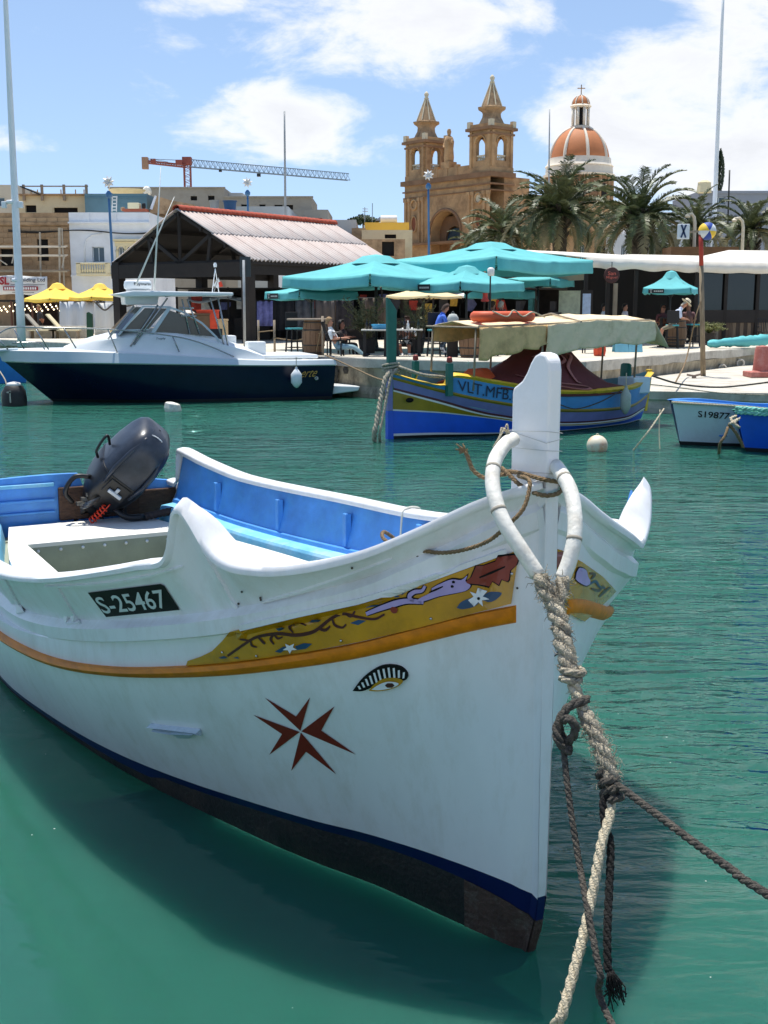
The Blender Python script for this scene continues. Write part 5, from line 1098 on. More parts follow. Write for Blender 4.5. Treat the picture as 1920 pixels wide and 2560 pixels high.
# ================================================================ town behind the quay
limest = mat('golden_limestone', C(188, 152, 110), .9, .2, .8, .5, 5, dirt=C(116, 86, 60), dscale=.5, damt=.7)
brownst = mat('weathered_limestone', C(168, 140, 108), .92, .3, 1.2, .6, 4, dirt=C(92, 72, 52), dscale=.8, damt=.8)
creamst = mat('new_cream_stone', C(222, 210, 172), .9, .1, 1.2, .3, 6, dirt=C(170, 150, 112), dscale=1.2, damt=.4)
whitew = mat('white_render', C(226, 230, 234), .8, .04, .8, .1, 10, dirt=C(190, 192, 192), dscale=.6, damt=.4)
greyc = mat('grey_blockwork', C(160, 154, 142), .9, .12, .5, .3, 4, dirt=C(120, 112, 100), dscale=.5, damt=.6)
bluer = mat('blue_grey_rooftop_paint', C(98, 132, 142), .85, .12, .7, .2, 6, dirt=C(70, 98, 108), dscale=.7, damt=.5)
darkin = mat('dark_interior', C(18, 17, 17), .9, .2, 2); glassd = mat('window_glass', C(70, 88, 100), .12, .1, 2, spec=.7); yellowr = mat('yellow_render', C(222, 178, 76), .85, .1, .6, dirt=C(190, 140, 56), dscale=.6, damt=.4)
woodg = mat('grey_timber', C(150, 136, 118), .85, .2, 3)
def facade(T, A, B, z0, z1, depth, m, openings=(), name='wall', th=.35, mat_in=None):
    """wall from ground point A to B with real openings (u0,u1,z0,z1 in metres along the wall) and closed sides, back and roof"""
    A, B = Vector((A[0], A[1], 0)), Vector((B[0], B[1], 0)); t = (B - A); Lw = t.length; t.normalize(); nn = Vector((-t.y, t.x, 0))
    if nn.y < 0: nn = -nn
    us = sorted(set([0, Lw] + [u for o in openings for u in o[:2]])); zs = sorted(set([z0, z1] + [z for o in openings for z in o[2:4]]))
    P = lambda u, z, d=0: A + t * u + nn * d + Vector((0, 0, z))
    mb = MB()
    for u0, u1 in zip(us, us[1:]):
        for a, b in zip(zs, zs[1:]):
            if any(o[0] - 1e-6 <= u0 and u1 <= o[1] + 1e-6 and o[2] - 1e-6 <= a and b <= o[3] + 1e-6 for o in openings): continue
            mb.quad(P(u0, a), P(u1, a), P(u1, b), P(u0, b))
    for u0, u1, a, b in [o[:4] for o in openings]:
        mb.quad(P(u0, a), P(u0, b), P(u0, b, th), P(u0, a, th)); mb.quad(P(u1, a), P(u1, a, th), P(u1, b, th), P(u1, b))
        mb.quad(P(u0, a), P(u0, a, th), P(u1, a, th), P(u1, a)); mb.quad(P(u0, b), P(u1, b), P(u1, b, th), P(u0, b, th))
    mb.quad(P(0, z0), P(0, z1), P(0, z1, depth), P(0, z0, depth)); mb.quad(P(Lw, z0), P(Lw, z0, depth), P(Lw, z1, depth), P(Lw, z1))
    mb.quad(P(0, z1), P(Lw, z1), P(Lw, z1, depth), P(0, z1, depth)); mb.quad(P(0, z0, depth), P(0, z1, depth), P(Lw, z1, depth), P(Lw, z0, depth))
    w_ = mb.build(name, m, T, fix=False)
    for o in openings:
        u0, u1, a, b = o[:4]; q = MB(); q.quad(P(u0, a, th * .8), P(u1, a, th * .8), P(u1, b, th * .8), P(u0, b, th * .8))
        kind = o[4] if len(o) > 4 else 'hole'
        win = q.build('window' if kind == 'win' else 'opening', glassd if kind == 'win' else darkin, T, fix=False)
        if kind == 'win':
            fr = MB(); k = .06
            for (ua, ub, za, zb) in ((u0, u1, a, a + k), (u0, u1, b - k, b), (u0, u0 + k, a, b), (u1 - k, u1, a, b), ((u0 + u1) / 2 - k / 2, (u0 + u1) / 2 + k / 2, a, b)):
                c = P((ua + ub) / 2, (za + zb) / 2, th * .7); fr.box(c, (ub - ua, .05, zb - za), rz=math.atan2(t.y, t.x))
            fr.build('frame', o[5] if len(o) > 5 else alum, win)
    return P, t, nn
def slab(T, name, P, u0, u1, z0, z1, d0, d1, m, bevel=0):
    mb = MB(); A_ = [P(u, z, d) for u in (u0, u1) for d in (d0, d1) for z in (z0, z1)]
    mb.add(A_, [(0, 1, 3, 2), (4, 6, 7, 5), (0, 4, 5, 1), (2, 3, 7, 6), (0, 2, 6, 4), (1, 5, 7, 3)]); return mb.build(name, m, T, bevel=bevel)
def blocks(T, P, u0, u1, z0, z1, bw, bh, m, skip=(), name='stone_block', proud=.05, jit=.02):
    """courses of single stone blocks laid on the wall face, sharing one mesh"""
    mb = MB(); mb.box((0, 0, 0), (bw - .03, .10, bh - .025)); base = None; row = 0; z = z0
    t = (P(1, 0) - P(0, 0)); rz = math.atan2(t.y, t.x)
    while z + bh <= z1 + .01:
        u = u0 - (bw / 2 if row % 2 else 0)
        while u < u1 - .05:
            a, b = max(u, u0), min(u + bw, u1)
            if b - a > .12 and not any(s[0] < b and a < s[1] and s[2] < z + bh and z < s[3] for s in skip):
                c = P((a + b) / 2, z + bh / 2, .05 - proud + random.uniform(-jit, jit) * .5)
                if base is None: o = mb.build(name, m, None); base = o
                else: o = base.copy(); COL.objects.link(o)
                o.parent = T; o.location = rootmat(T).inverted() @ c; o.rotation_euler = (random.uniform(-.01, .01), 0, rz); o.scale = ((b - a) / bw, 1, 1)
            u += bw
        z += bh; row += 1
D = 80.0
def bx(px): return X(px, D)
def bz(py): return Z(py, D)
# scaffolded stone house
T = thing('stone_house', 'brown weathered stone house wrapped in scaffolding poles', 'house', (bx(60), D, QZ))
ops = [(bx(100) - bx(-120), bx(128) - bx(-120), bz(652), bz(598), 'hole'), (bx(8) - bx(-120), bx(40) - bx(-120), bz(665), bz(622), 'hole'), (bx(-80) - bx(-120), bx(-50) - bx(-120), bz(665), bz(605), 'hole'), (bx(60) - bx(-120), bx(90) - bx(-120), QZ, bz(720), 'hole')]
P, t_, n_ = facade(T, (bx(-120), D), (bx(182), D), QZ, bz(532), 9, brownst, ops)
sk = [(o[0] - .05, o[1] + .05, o[2] - .05, o[3] + .05) for o in ops]
blocks(T, P, bx(-4) - bx(-120), bx(182) - bx(-120), bz(690), bz(562), .62, .36, brownst, sk)
blocks(T, P, bx(-4) - bx(-120), bx(182) - bx(-120), bz(556), bz(532), .72, .32, mat('parapet_stone', C(178, 150, 116), .9, .22, 1.5, .6, 5), ())
slab(T, 'cornice', P, 0, bx(182) - bx(-120), bz(563), bz(556), -.22, .1, brownst)
SC = thing('scaffolding', 'grid of grey scaffold poles and boards in front of the brown stone house', 'scaffolding', (bx(80), D - 1, QZ))
pol = mat('scaffold_pole', C(176, 168, 152), .6, .15, 3)
for px_ in (-20, 0, 52, 60, 110, 112, 162, 165, 172):
    mb = MB(); mb.tube([(bx(px_ - 7 if px_ % 2 else px_ - 2), D - 1.1 + (px_ % 3) * .3, QZ), (bx(px_ + (5 if px_ < 170 else 0)), D - 1.1 + (px_ % 3) * .3, bz(572 if px_ > 150 else 582))], .05, 6); mb.build('upright', pol, SC)
for py_ in (620, 642, 680):
    mb = MB(); mb.tube([(bx(-20), D - 1.2, bz(py_)), (bx(184), D - 1.2, bz(py_))], .05, 6); mb.build('ledger', pol, SC)
    mb = MB(); mb.tube([(bx(-20), D - .8, bz(py_ - 3)), (bx(184), D - .8, bz(py_ - 3))], .045, 6); mb.build('ledger', pol, SC)
for a, b in (((5, 640), (38, 664)), ((50, 660), (60, 625)), ((172, 672), (180, 640))):
    mb = MB(); mb.tube([(bx(a[0]), D - 1.25, bz(a[1])), (bx(b[0]), D - 1.25, bz(b[1]))], .045, 6); mb.build('brace', pol, SC)
for k in range(3):
    mb = MB(); mb.box((bx(80), D - 1.25 + k * .26, bz(680) + .06), (bx(190) - bx(-20), .23, .05)); mb.build('board', woodg, SC)
# banner with lettering
BN = thing('banner', 'white banner with red and black scaffolding firm lettering', 'banner', W(60, 745, D - 1.6))
def bp_(px, py, d=D - 1.7): return W(px, py, d)
mb = MB(); mb.grid([[bp_(lerp(-60, 118, u), lerp(690, 737, v) + 2 * math.sin(u * 9), D - 1.7 + .06 * math.sin(u * 14 + v * 3)) for u in np.linspace(0, 1, 20)] for v in np.linspace(0, 1, 5)]); mb.build('cloth', mat('banner_white', C(216, 218, 216), .7, .05, 2), BN, smooth=True, solid=.02)
bred = mat('banner_red', C(150, 26, 36), .6); bdk = mat('banner_dark', C(40, 44, 54), .6)
def btext(s, x0, y0, x1, y1, m, bold=.01):
    o = bp_(x0, y1, D - 1.85); text_on('lettering', s, o, bp_(x1, y1, D - 1.85) - o, bp_(x0, y0, D - 1.85) - o, m, BN, bold)
btext('SSL', -12, 692, 23, 712, bred, .04); btext('Scaffolding Ltd', 26, 695, 112, 707, bdk, .015)
mb = MB(); a = bp_(8, 726, D - 1.84); b = bp_(95, 716, D - 1.84); mb.quad((a.x, a.y, a.z), (b.x, a.y, a.z), (b.x, a.y, b.z), (a.x, a.y, b.z)); mb.build('strip', bred, BN)
mb = MB(); a = bp_(11, 724, D - 1.87); b = bp_(92, 718, D - 1.87)
for k in range(14):
    u0 = lerp(a.x, b.x, k / 14); u1 = u0 + (b.x - a.x) / 14 * .7; mb.quad((u0, a.y, a.z), (u1, a.y, a.z), (u1, a.y, b.z), (u0, a.y, b.z))
mb.build('small_print', mat('banner_white', C(216, 218, 216)), BN)
for y in (711, 731):
    mb = MB(); a = bp_(26 if y < 720 else 30, y, D - 1.85); b = bp_(112 if y < 720 else 85, y + 1.2, D - 1.85); mb.quad(a, (b.x, a.y, a.z), (b.x, a.y, b.z), (a.x, a.y, b.z)); mb.build('rule', bdk, BN)
# white house with balcony
T = thing('white_house', 'white two storey house with stone balcony and twin arched window', 'house', (bx(280), D, QZ))
w0 = bx(182)
ops = [(bx(236) - w0, bx(266) - w0, bz(656), bz(617), 'win', alum), (bx(302) - w0, bx(316) - w0, bz(656), bz(618), 'win', alum), (bx(324) - w0, bx(338) - w0, bz(656), bz(618), 'win', alum)]
P, t_, n_ = facade(T, (w0, D), (bx(381), D), QZ, bz(531), 9, whitew, ops)
slab(T, 'cornice', P, -.02, bx(381) - w0 + .02, bz(559), bz(555), -.25, .1, whitew); slab(T, 'string_course', P, -.01, bx(381) - w0, bz(692), bz(687), -.12, .1, whitew)
slab(T, 'parapet_pier', P, bx(228) - w0, bx(233) - w0, bz(556), bz(533), -.08, .1, whitew); slab(T, 'parapet_pier', P, bx(296) - w0, bx(300) - w0, bz(556), bz(533), -.08, .1, whitew)
slab(T, 'balcony_floor', P, bx(204) - w0, bx(283) - w0, bz(690), bz(684), -1.0, .0, creamst, .03)
slab(T, 'balcony_rail', P, bx(204) - w0, bx(283) - w0, bz(662), bz(658), -1.0, -.75, creamst, .03)
mb = MB(); bal = None
for k in range(13):
    u = lerp(bx(207) - w0, bx(280) - w0, k / 12); c = P(u, bz(684), -.88); h = bz(662) - bz(684)
    q = MB(); q.lathe([(.05, 0), (.09, h * .3), (.05, h * .6), (.06, h)], c, 8); q.build('baluster', creamst, T, smooth=True)
for u in (bx(204) - w0, bx(276) - w0): slab(T, 'balcony_pier', P, u, u + .28, bz(684), bz(658), -1.0, -.72, creamst)
slab(T, 'window_hood', P, bx(291) - w0, bx(380) - w0, bz(603), bz(598), -.3, 0, creamst); slab(T, 'window_frieze', P, bx(294) - w0, bx(345) - w0, bz(616), bz(604), -.12, 0, creamst)
for c_ in (309, 331):
    q = MB(); cc = P(bx(c_) - w0, bz(625), -.05); r_ = bx(10) - bx(0); q.tube([cc + Vector((math.cos(a) * r_, 0, math.sin(a) * r_ * 1.2)) for a in np.linspace(0, math.pi, 10)], .09, 6); q.build('window_arch', creamst, T, smooth=True)
for c_ in (299, 320, 341):
    q = MB(); q.lathe([(.12, 0), (.12, .1), (.09, .15), (.09, bz(626) - bz(656) - .15), (.15, bz(626) - bz(656))], P(bx(c_) - w0, bz(656), -.08), 8); q.build('colonnette', creamst, T, smooth=True)
q = MB(); q.tube([P(bx(218) - w0 + r, z, -.02) for r, z in ((0, bz(656)), (.0, bz(612)), (.15, bz(598)), (.5, bz(588)), (1.2, bz(583)))], .05, 6); q.build('arch_moulding', whitew, T, smooth=True)
for py0, py1, sag in ((578, 580, 4), (575, 583, 3)):
    mb = MB(); mb.tube(spline([W(lerp(20, 385, u), lerp(py0, py1, u) + sag * math.sin(math.pi * u * 3), D - .15) for u in np.linspace(0, 1, 12)], 40), .03, 5)
    tag(mb.build('facade_cable', blk), 'sagging black cable strung across the house fronts, %s one' % ('upper' if py0 < 577 else 'lower'), 'cable')
# cream upper house and blue rooftop behind
D2 = 88.0
def ux(px): return X(px, D2)
def uz(py): return Z(py, D2)
T = thing('cream_roof_house', 'unfinished cream block upper storey with timber rails on its roof', 'house', (ux(145), D2, uz(560)))
o0 = ux(48); ops = [(ux(76) - o0, ux(103) - o0, uz(531), uz(513), 'hole'), (ux(146) - o0, ux(205) - o0, uz(533), uz(519), 'hole')]
P, t_, n_ = facade(T, (o0, D2), (ux(236), D2), QZ, uz(487), 6, creamst, ops); blocks(T, P, 0, ux(236) - o0, uz(534), uz(492), .95, .42, creamst, [(o[0] - .05, o[1] + .05, o[2] - .05, o[3] + .05) for o in ops])
slab(T, 'roof_edge', P, .1, ux(236) - o0 + .1, uz(489), uz(485), -.3, .2, brownst)
for px_ in (76, 121, 175, 230): slab(T, 'roof_post', P, ux(px_) - o0 - .09, ux(px_) - o0 + .09, uz(502), uz(462), -.25, -.1, woodg)
slab(T, 'roof_rail', P, ux(76) - o0, ux(235) - o0, uz(468), uz(465), -.28, -.2, woodg)
for px_ in (86, 102, 160, 196, 217): slab(T, 'rebar', P, ux(px_) - o0, ux(px_) - o0 + .07, uz(487), uz(472), .5, .56, brownst)
mb = MB(); mb.bar(W(51, 466, D2 - .3), W(100, 486, D2 - .3), .1); mb.build('prop', blk, T)
T = thing('blue_roof_room', 'blue grey painted roof terrace wall with a stone side wing', 'house', (ux(310), D2 - 2, uz(560)))
P, t_, n_ = facade(T, (ux(236), D2 - 1.5), (ux(386), D2 - 1.5), QZ, uz(489), 6, bluer); slab(T, 'ledge', P, 0, ux(386) - ux(236), uz(500), uz(498), -.06, 0, bluer)
mb = MB(); mb.prism([W(374, 532, D2 - 2.2), W(386, 488, D2 - 2.2), W(424, 500, D2 - 2.2), W(486, 512, D2 - 2.2), W(486, 540, D2 - 2.2)], (0, 0, 0), (0, 4, 0)); mb.build('stone_wing', brownst, T)
mb = MB(); mb.prism([W(374, 522, D2 - 2.4), W(387, 488, D2 - 2.4), W(391, 490, D2 - 2.4), W(380, 524, D2 - 2.4)], (0, 0, 0), (0, 1, 0)); mb.build('wing_coping', whitew, T)
LD = thing('ladder', 'short white ladder leaning on the blue grey roof wall', 'ladder', W(285, 528, D2 - 2.0))
for x in (280, 291): mb = MB(); mb.bar(W(x, 529, D2 - 2.1), W(x + 1, 490, D2 - 2.1), .07); mb.build('rail', vwh, LD)
for y in (492, 500, 509, 517, 525): mb = MB(); mb.bar(W(280, y, D2 - 2.1), W(292, y, D2 - 2.1), .07); mb.build('rung', vwh, LD)
terr = mat('terracotta_pot', C(150, 80, 56), .8, .2, 3)
for i, (x0, x1, y0, y1, m, lb) in enumerate(((302, 312, 518, 528, brownst, 'round brown water jar on the roof edge under the blue grey wall'), (322, 350, 508, 523, creamst, 'cream water tank on the roof by the blue grey wall'), (355, 364, 508, 524, blk, 'dark green barrel beside the cream roof tank'), (308, 370, 523, 529, terr, 'row of long terracotta planters on the white house roof'))):
    a, b = W(x0, y1, D2 - 3), W(x1, y0, D2 - 3); mb = MB()
    if i in (0, 2): mb.lathe([((b.x - a.x) * .35, 0), ((b.x - a.x) * .55, (b.z - a.z) * .5), ((b.x - a.x) * .45, (b.z - a.z))], ((a.x + b.x) / 2, a.y, a.z), 12)
    else: mb.box(((a.x + b.x) / 2, a.y, (a.z + b.z) / 2), (b.x - a.x, .8, b.z - a.z))
    tag(mb.build(('jar', 'water_tank', 'barrel', 'planter')[i], m, bevel=.04), lb, ('jar', 'tank', 'barrel', 'planter')[i])
# more distant flat-roofed blocks
def block(label, px0, px1, pytop, d, m, ops=(), name='flat_block', depth=10, edge=None):
    x0, x1 = X(px0, d), X(px1, d); T = thing(name, label, 'building', ((x0 + x1) / 2, d, QZ))
    oo = [(X(a, d) - x0, X(b, d) - x0, Z(e, d), Z(c, d), k) for a, b, c, e, k in ops]
    P, _, _ = facade(T, (x0, d), (x1, d), QZ, Z(pytop, d), depth, m, oo)
    if edge: slab(T, 'roof_slab', P, -.15, x1 - x0 + .15, Z(pytop + edge, d), Z(pytop, d) + .02, -.2, .3, m)
    return T, P, x0
block('grey flat-roofed house cut by the left edge behind the pole', -60, 58, 462, 100, mat('beige_render', C(196, 186, 168), .85, .1, .5), [(-20, 26, 493, 516, 'win')])
block('long grey concrete block with square holes under the crane', 285, 566, 468, 125, greyc, [(484, 500, 490, 501, 'hole'), (527, 543, 489, 501, 'hole')], edge=3)
block('pale grey wall of the long concrete block, shaded end', 566, 612, 482, 129, mat('light_grey_render', C(190, 190, 186), .85, .06, .5))
block('stepped grey concrete building right of the crane block', 566, 782, 491, 122, greyc, [(653, 668, 511, 518, 'hole'), (608, 626, 511, 517, 'hole'), (713, 736, 512, 532, 'hole'), (690, 710, 512, 517, 'hole')], edge=3)
block('low curved-end grey building under the stepped block', 732, 822, 524, 118, greyc, [(742, 766, 545, 551, 'hole'), (790, 808, 545, 552, 'hole')])
block('grey rendered roof wall behind the market shed ridge', 596, 724, 516, 104, mat('mid_grey_render', C(168, 172, 172), .85, .08, .5), [(630, 655, 538, 548, 'hole')])
block('white low roof wall behind the market shed', 690, 800, 548, 98, whitew)
block('light grey stepped roof block left of the yellow house', 800, 892, 553, 112, mat('light_grey_render', C(190, 190, 186), .85, .06, .5), [(826, 842, 549.5, 552, 'hole')])
block('rough stone wall beneath the light grey stepped roof', 880, 915, 570, 108, brownst)
T, P, x0 = block('yellow rendered house with roof solar heater beside the church', 912, 1022, 556, 112, yellowr)
block('bare stone house under the yellow house by the church', 905, 1030, 575, 106, creamst, [(962, 990, 586, 596, 'hole')])
block('old brown stone wall between shed roof and church', 870, 1012, 598, 96, brownst, [(955, 985, 604, 640, 'hole')])
SH = thing('solar_heater', 'tilted dark solar water heater on the yellow house roof', 'solar heater', W(965, 556, 113))
mb = MB(); mb.bar(W(951, 553, 114), W(966, 540, 116), 1.0, .12); mb.build('panel', blk, SH); mb = MB(); a = W(972, 549, 114); mb.lathe([(.35, -.8), (.4, -.7), (.4, .7), (.35, .8)], a, 10, M=Matrix.Rotation(R(90), 3, 'Y')); mb.build('tank', whitew, SH, smooth=True)
mb = MB(); mb.box(W(978, 552, 114), (.3, .3, .8)); mb.build('stand', greyc, SH)
TREE = thing('round_tree', 'small dark round tree on the skyline beside the yellow house', 'tree', W(908, 565, 125))
leafd = mat('dark_leaf', (.03, .055, .018), .7, .4, 6); mb = MB(); c = W(908, 560, 125)
for k in range(900):
    a, r_, z_ = random.uniform(0, 6.28), random.random() ** .5, random.random(); p = c + Vector((math.cos(a) * r_ * 1.7, math.sin(a) * r_ * 1.5, z_ * 1.1 * (1 - r_ * .6)))
    u = Vector((random.gauss(0, 1), random.gauss(0, 1), random.gauss(0, 1))).normalized() * .14; v = u.orthogonal().normalized() * .1; mb.quad(p - u, p - v, p + u, p + v)
mb.build('crown', leafd, TREE, fix=False); mb = MB(); mb.tube([c + Vector((0, 0, -2)), c + Vector((0, 0, .5))], [.15, .08], 6); mb.build('trunk', brownst, TREE)
for i, (x, y0, y1) in enumerate(((912, 518, 575), (931, 508, 560))):
    T = thing('aerial_mast', 'thin %s aerial on the roofs beside the yellow house' % ('branched' if i == 0 else 'plain straight'), 'aerial', W(x, y1, 115)); mb = MB(); mb.tube([W(x, y1, 115), W(x, y0, 115)], .045, 6); mb.build('pole', steel, T)
    if i == 0:
        mb = MB()
        for yy in (522, 528): mb.tube([W(x - 6, yy, 115), W(x + 8, yy + .5, 115)], .03, 5)
        mb.build('elements', steel, T)
for i, (x0, x1, y0, y1, m, lb) in enumerate(((524, 548, 501, 528, mat('grey_bin', C(150, 152, 150), .6, .1, 2), 'pale grey plastic tub on the roof under the crane block'), (558, 592, 502, 530, mat('blue_bin', C(36, 78, 118), .6, .1, 2), 'blue plastic tub on the roof next to the pale grey tub'))):
    a, b = W(x0, y1, 100), W(x1, y0, 100); r_ = (b.x - a.x) / 2; c = Vector(((a.x + b.x) / 2, 100, a.z)); h = b.z - a.z
    T = thing('water_tub', lb, 'tub', c, group=None); mb = MB(); mb.lathe([(r_ * .76, 0), (r_ * .95, h * .92), (r_ * 1.05, h * .93), (r_ * 1.05, h), (r_ * .9, h), (r_ * .8, h * .5)], c, 16); mb.build('tub', m, T, smooth=True, auto=R(40))
    mb = MB(); mb.box(c + Vector((0, 0, -.08)), (r_ * 2.6, 1.6, .16)); mb.build('base', whitew, T)
DSH = thing('satellite_dish', 'white satellite dish on the grey block roof', 'dish', W(368, 482, 118)); mb = MB(); mb.lathe([(.02, -.12), (.3, -.08), (.5, .02), (.48, .03), (.28, -.05), (.02, -.09)], W(368, 478, 118), 14, M=Matrix.Rotation(R(-70), 3, 'X') @ Matrix.Rotation(R(20), 3, 'Y')); mb.build('bowl', vwh, DSH, smooth=True); mb = MB(); mb.tube([W(368, 486, 118), W(368, 479, 118)], .05, 6); mb.build('mount', steel, DSH)
RT = thing('roof_tank', 'wide shallow round tank on the roof left of the satellite dish', 'tank', W(318, 490, 116)); a = W(318, 488, 116); mb = MB(); mb.lathe([(1.2, 0), (1.75, .45), (1.8, .5), (1.6, .5)], a, 18); mb.build('bowl', creamst, RT, smooth=True, auto=R(40))

# ---- tower crane
CD = 260.0
CR = thing('tower_crane', 'tower crane with red mast and counter jib and grey lattice jib', 'crane', W(468, 470, CD))
cred = mat('crane_red', C(132, 66, 54), .6, .15, 1); cgr = mat('crane_grey', C(112, 130, 146), .6, .1, 1)
def lattice(name, a, b, w, h, n, m, tri=False):
    a, b = Vector(a), Vector(b); t = (b - a).normalized(); up = Vector((0, 0, 1)) if abs(t.z) < .9 else Vector((1, 0, 0)); u = t.cross(up).normalized(); v = u.cross(t).normalized(); mb = MB()
    ch = [(-w / 2, 0), (w / 2, 0), (0, h)] if tri else [(-w / 2, -h / 2), (w / 2, -h / 2), (w / 2, h / 2), (-w / 2, h / 2)]
    for x, y in ch: mb.bar(a + u * x + v * y, b + u * x + v * y, .17 if tri else .2)
    for i in range(n):
        p, q = a.lerp(b, i / n), a.lerp(b, (i + 1) / n)
        for (x0, y0), (x1, y1) in zip(ch, ch[1:] + ch[:1]):
            mid = p.lerp(q, .5); mb.bar(p + u * x0 + v * y0, mid + u * x1 + v * y1, .08); mb.bar(mid + u * x1 + v * y1, q + u * x0 + v * y0, .08)
    return mb.build(name, m, CR)
mt_ = W(468, 410, CD)
lattice('mast', (mt_.x, CD, QZ), (mt_.x, CD, mt_.z), 1.35, 1.35, 26, cred)
mb = MB(); mb.box((mt_.x, CD, mt_.z + .6), (1.9, 1.9, 1.6)); mb.build('slewing_unit', cred, CR)
jb, je = W(472, 417, CD), W(872, 451, CD + 22)
lattice('jib', jb, je, 1.2, 1.55, 34, cgr, True)
lattice('counter_jib', W(360, 404, CD - 6), W(468, 416, CD), 1.1, .45, 8, cred)
mb = MB(); a, b = W(355, 393, CD - 6), W(371, 423, CD - 6); mb.box(((a.x + b.x) / 2, CD - 6, (a.z + b.z) / 2), (b.x - a.x, 1.2, a.z - b.z)); mb.build('counterweight', mat('crane_block_brown', C(150, 118, 96), .8, .1, 1), CR, bevel=.05)
for x, y, s in ((383, 402, 1.0), (447, 406, 1.3), (551, 427, .6), (647, 438, .8)):
    mb = MB(); mb.box(W(x, y, CD - 2 + (x - 468) * .04), (s, .8, s * .8)); mb.build('machinery', cred if x < 460 else blk, CR)
mb = MB(); mb.tube([W(360, 397, CD - 6), W(462, 401, CD)], .08, 5); mb.tube([W(380, 398, CD - 6), W(420, 405, CD - 3)], .06, 5); mb.build('tie_bar', cgr, CR)

# ---- parish church: facade, two belfries, dome
CH = thing('church', 'golden limestone church with two belfry towers and an orange ribbed dome', 'church', (9, 130, QZ))
dome_o = mat('dome_orange', C(190, 120, 74), .7, .12, .6); ribw = mat('dome_white_rib', C(226, 216, 198), .75, .06, .8); stonew = mat('church_pale_stone', C(208, 196, 168), .85, .12, .5); darkst = mat('church_stone_dark', C(140, 108, 80), .9, .2, .5, .5, 3, dirt=C(110, 80, 54), dscale=.4, damt=.6)  # darker stone for cornices, mouldings, niche wall and dome drum
TLc, TRc = Vector((X(1063, 133.5), 133.5, 0)), Vector((X(1222, 125.5), 125.5, 0))
fu = (TRc - TLc).normalized(); fn_ = Vector((fu.y, -fu.x, 0))                     # along the front, and outwards from it
if fn_.x > 0: fn_ = -fn_
def cz(py, d): return Z(py, d)
def cbox(name, c, w, d, z0, z1, m, bevel=0):
    """box aligned with the church front: w along the front, d deep"""
    mb = MB(); P = [Vector((c.x, c.y, 0)) + fu * (sx * w / 2) + fn_ * (sy * d / 2) + Vector((0, 0, z)) for sx in (-1, 1) for sy in (-1, 1) for z in (z0, z1)]
    mb.add(P, [(0, 1, 3, 2), (4, 6, 7, 5), (0, 4, 5, 1), (2, 3, 7, 6), (0, 2, 6, 4), (1, 5, 7, 3)]); return mb.build(name, m, CH, bevel=bevel)
TW = 3.35
ZC = cz(452, 129)                                                                # main cornice
mid = (TLc + TRc) / 2; span = (TRc - TLc).length
def arch_wall(name, c, axis, out, w, z0, z1, m, aw, az0, azs, th=.5, n=10, parent=None):
    """wall panel with one round-headed opening; aw half width, azs springing height"""
    mb = MB(); P = lambda u, z, d=0: Vector((c.x, c.y, 0)) + axis * u + out * d + Vector((0, 0, z))
    arc = [(aw * math.cos(a), azs + aw * math.sin(a)) for a in np.linspace(0, math.pi, n + 1)]
    mb.quad(P(-w / 2, z0), P(-aw, z0), P(-aw, z1), P(-w / 2, z1)); mb.quad(P(aw, z0), P(w / 2, z0), P(w / 2, z1), P(aw, z1))
    if az0 > z0 + .01: mb.quad(P(-aw, z0), P(aw, z0), P(aw, az0), P(-aw, az0))
    for (u0, a0), (u1, a1) in zip(arc, arc[1:]): mb.quad(P(u0, a0), P(u1, a1), P(u1, z1), P(u0, z1))
    edge = [(aw, az0)] + arc + [(-aw, az0)]
    for (u0, a0), (u1, a1) in zip(edge, edge[1:]): mb.quad(P(u0, a0), P(u1, a1), P(u1, a1, -th), P(u0, a0, -th))
    if az0 > z0 + .01: mb.quad(P(-aw, az0), P(aw, az0), P(aw, az0, -th), P(-aw, az0, -th))
    return mb.build(name, m, parent or CH, fix=False)
# front block between and below the towers
ACX = X(1118, 129.5)
zarch = cz(595, 129)
body_w = span + TW; cfront = mid + fn_ * (TW / 2)
arch_wall('front_wall', cfront, fu, fn_, body_w, QZ, ZC, limest, 2.35, QZ, cz(585, 129), 2.6, 16)
cbox('front_body', mid + fn_ * (-2.2), body_w - .02, TW + .4, QZ, ZC - .02, limest)
arch_wall('niche_wall', mid + fn_ * (TW / 2 - 1.3), fu, fn_, 5.0, QZ, cz(540, 129), darkst, 1.35, cz(600, 129), cz(597, 129), .4, 12)
mb = MB(); c = mid + fn_ * (TW / 2 - 1.5); P_ = lambda u, z: Vector((c.x, c.y, 0)) + fu * u + Vector((0, 0, z)); pts = [P_(1.35 * math.cos(a), cz(600, 129) + 1.3 * math.sin(a)) for a in np.linspace(0, math.pi, 14)]; mb.add(pts, [tuple(range(14))]); mb.build('lunette_window', mat('lunette_blue_glass', C(52, 78, 92), .2, .1, 1), CH, fix=False)
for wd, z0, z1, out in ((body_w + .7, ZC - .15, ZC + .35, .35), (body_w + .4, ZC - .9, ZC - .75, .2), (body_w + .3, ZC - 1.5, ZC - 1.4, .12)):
    cbox('cornice', mid + fn_ * (out / 2), wd, TW + out, z0, z1, darkst)
cbox('plinth_cornice', mid + fn_ * .2, body_w + .8, TW + .6, cz(610, 129), cz(604, 129), darkst); cbox('balustrade', mid + fn_ * (TW / 2 - .2), span - TW, .35, ZC + .35, ZC + 1.25, limest)
for u in (-1.6, 0, 1.6): cbox('balustrade_pier', mid + fn_ * (TW / 2 - .2) + fu * u, .5, .45, ZC + .35, ZC + 1.5, limest)
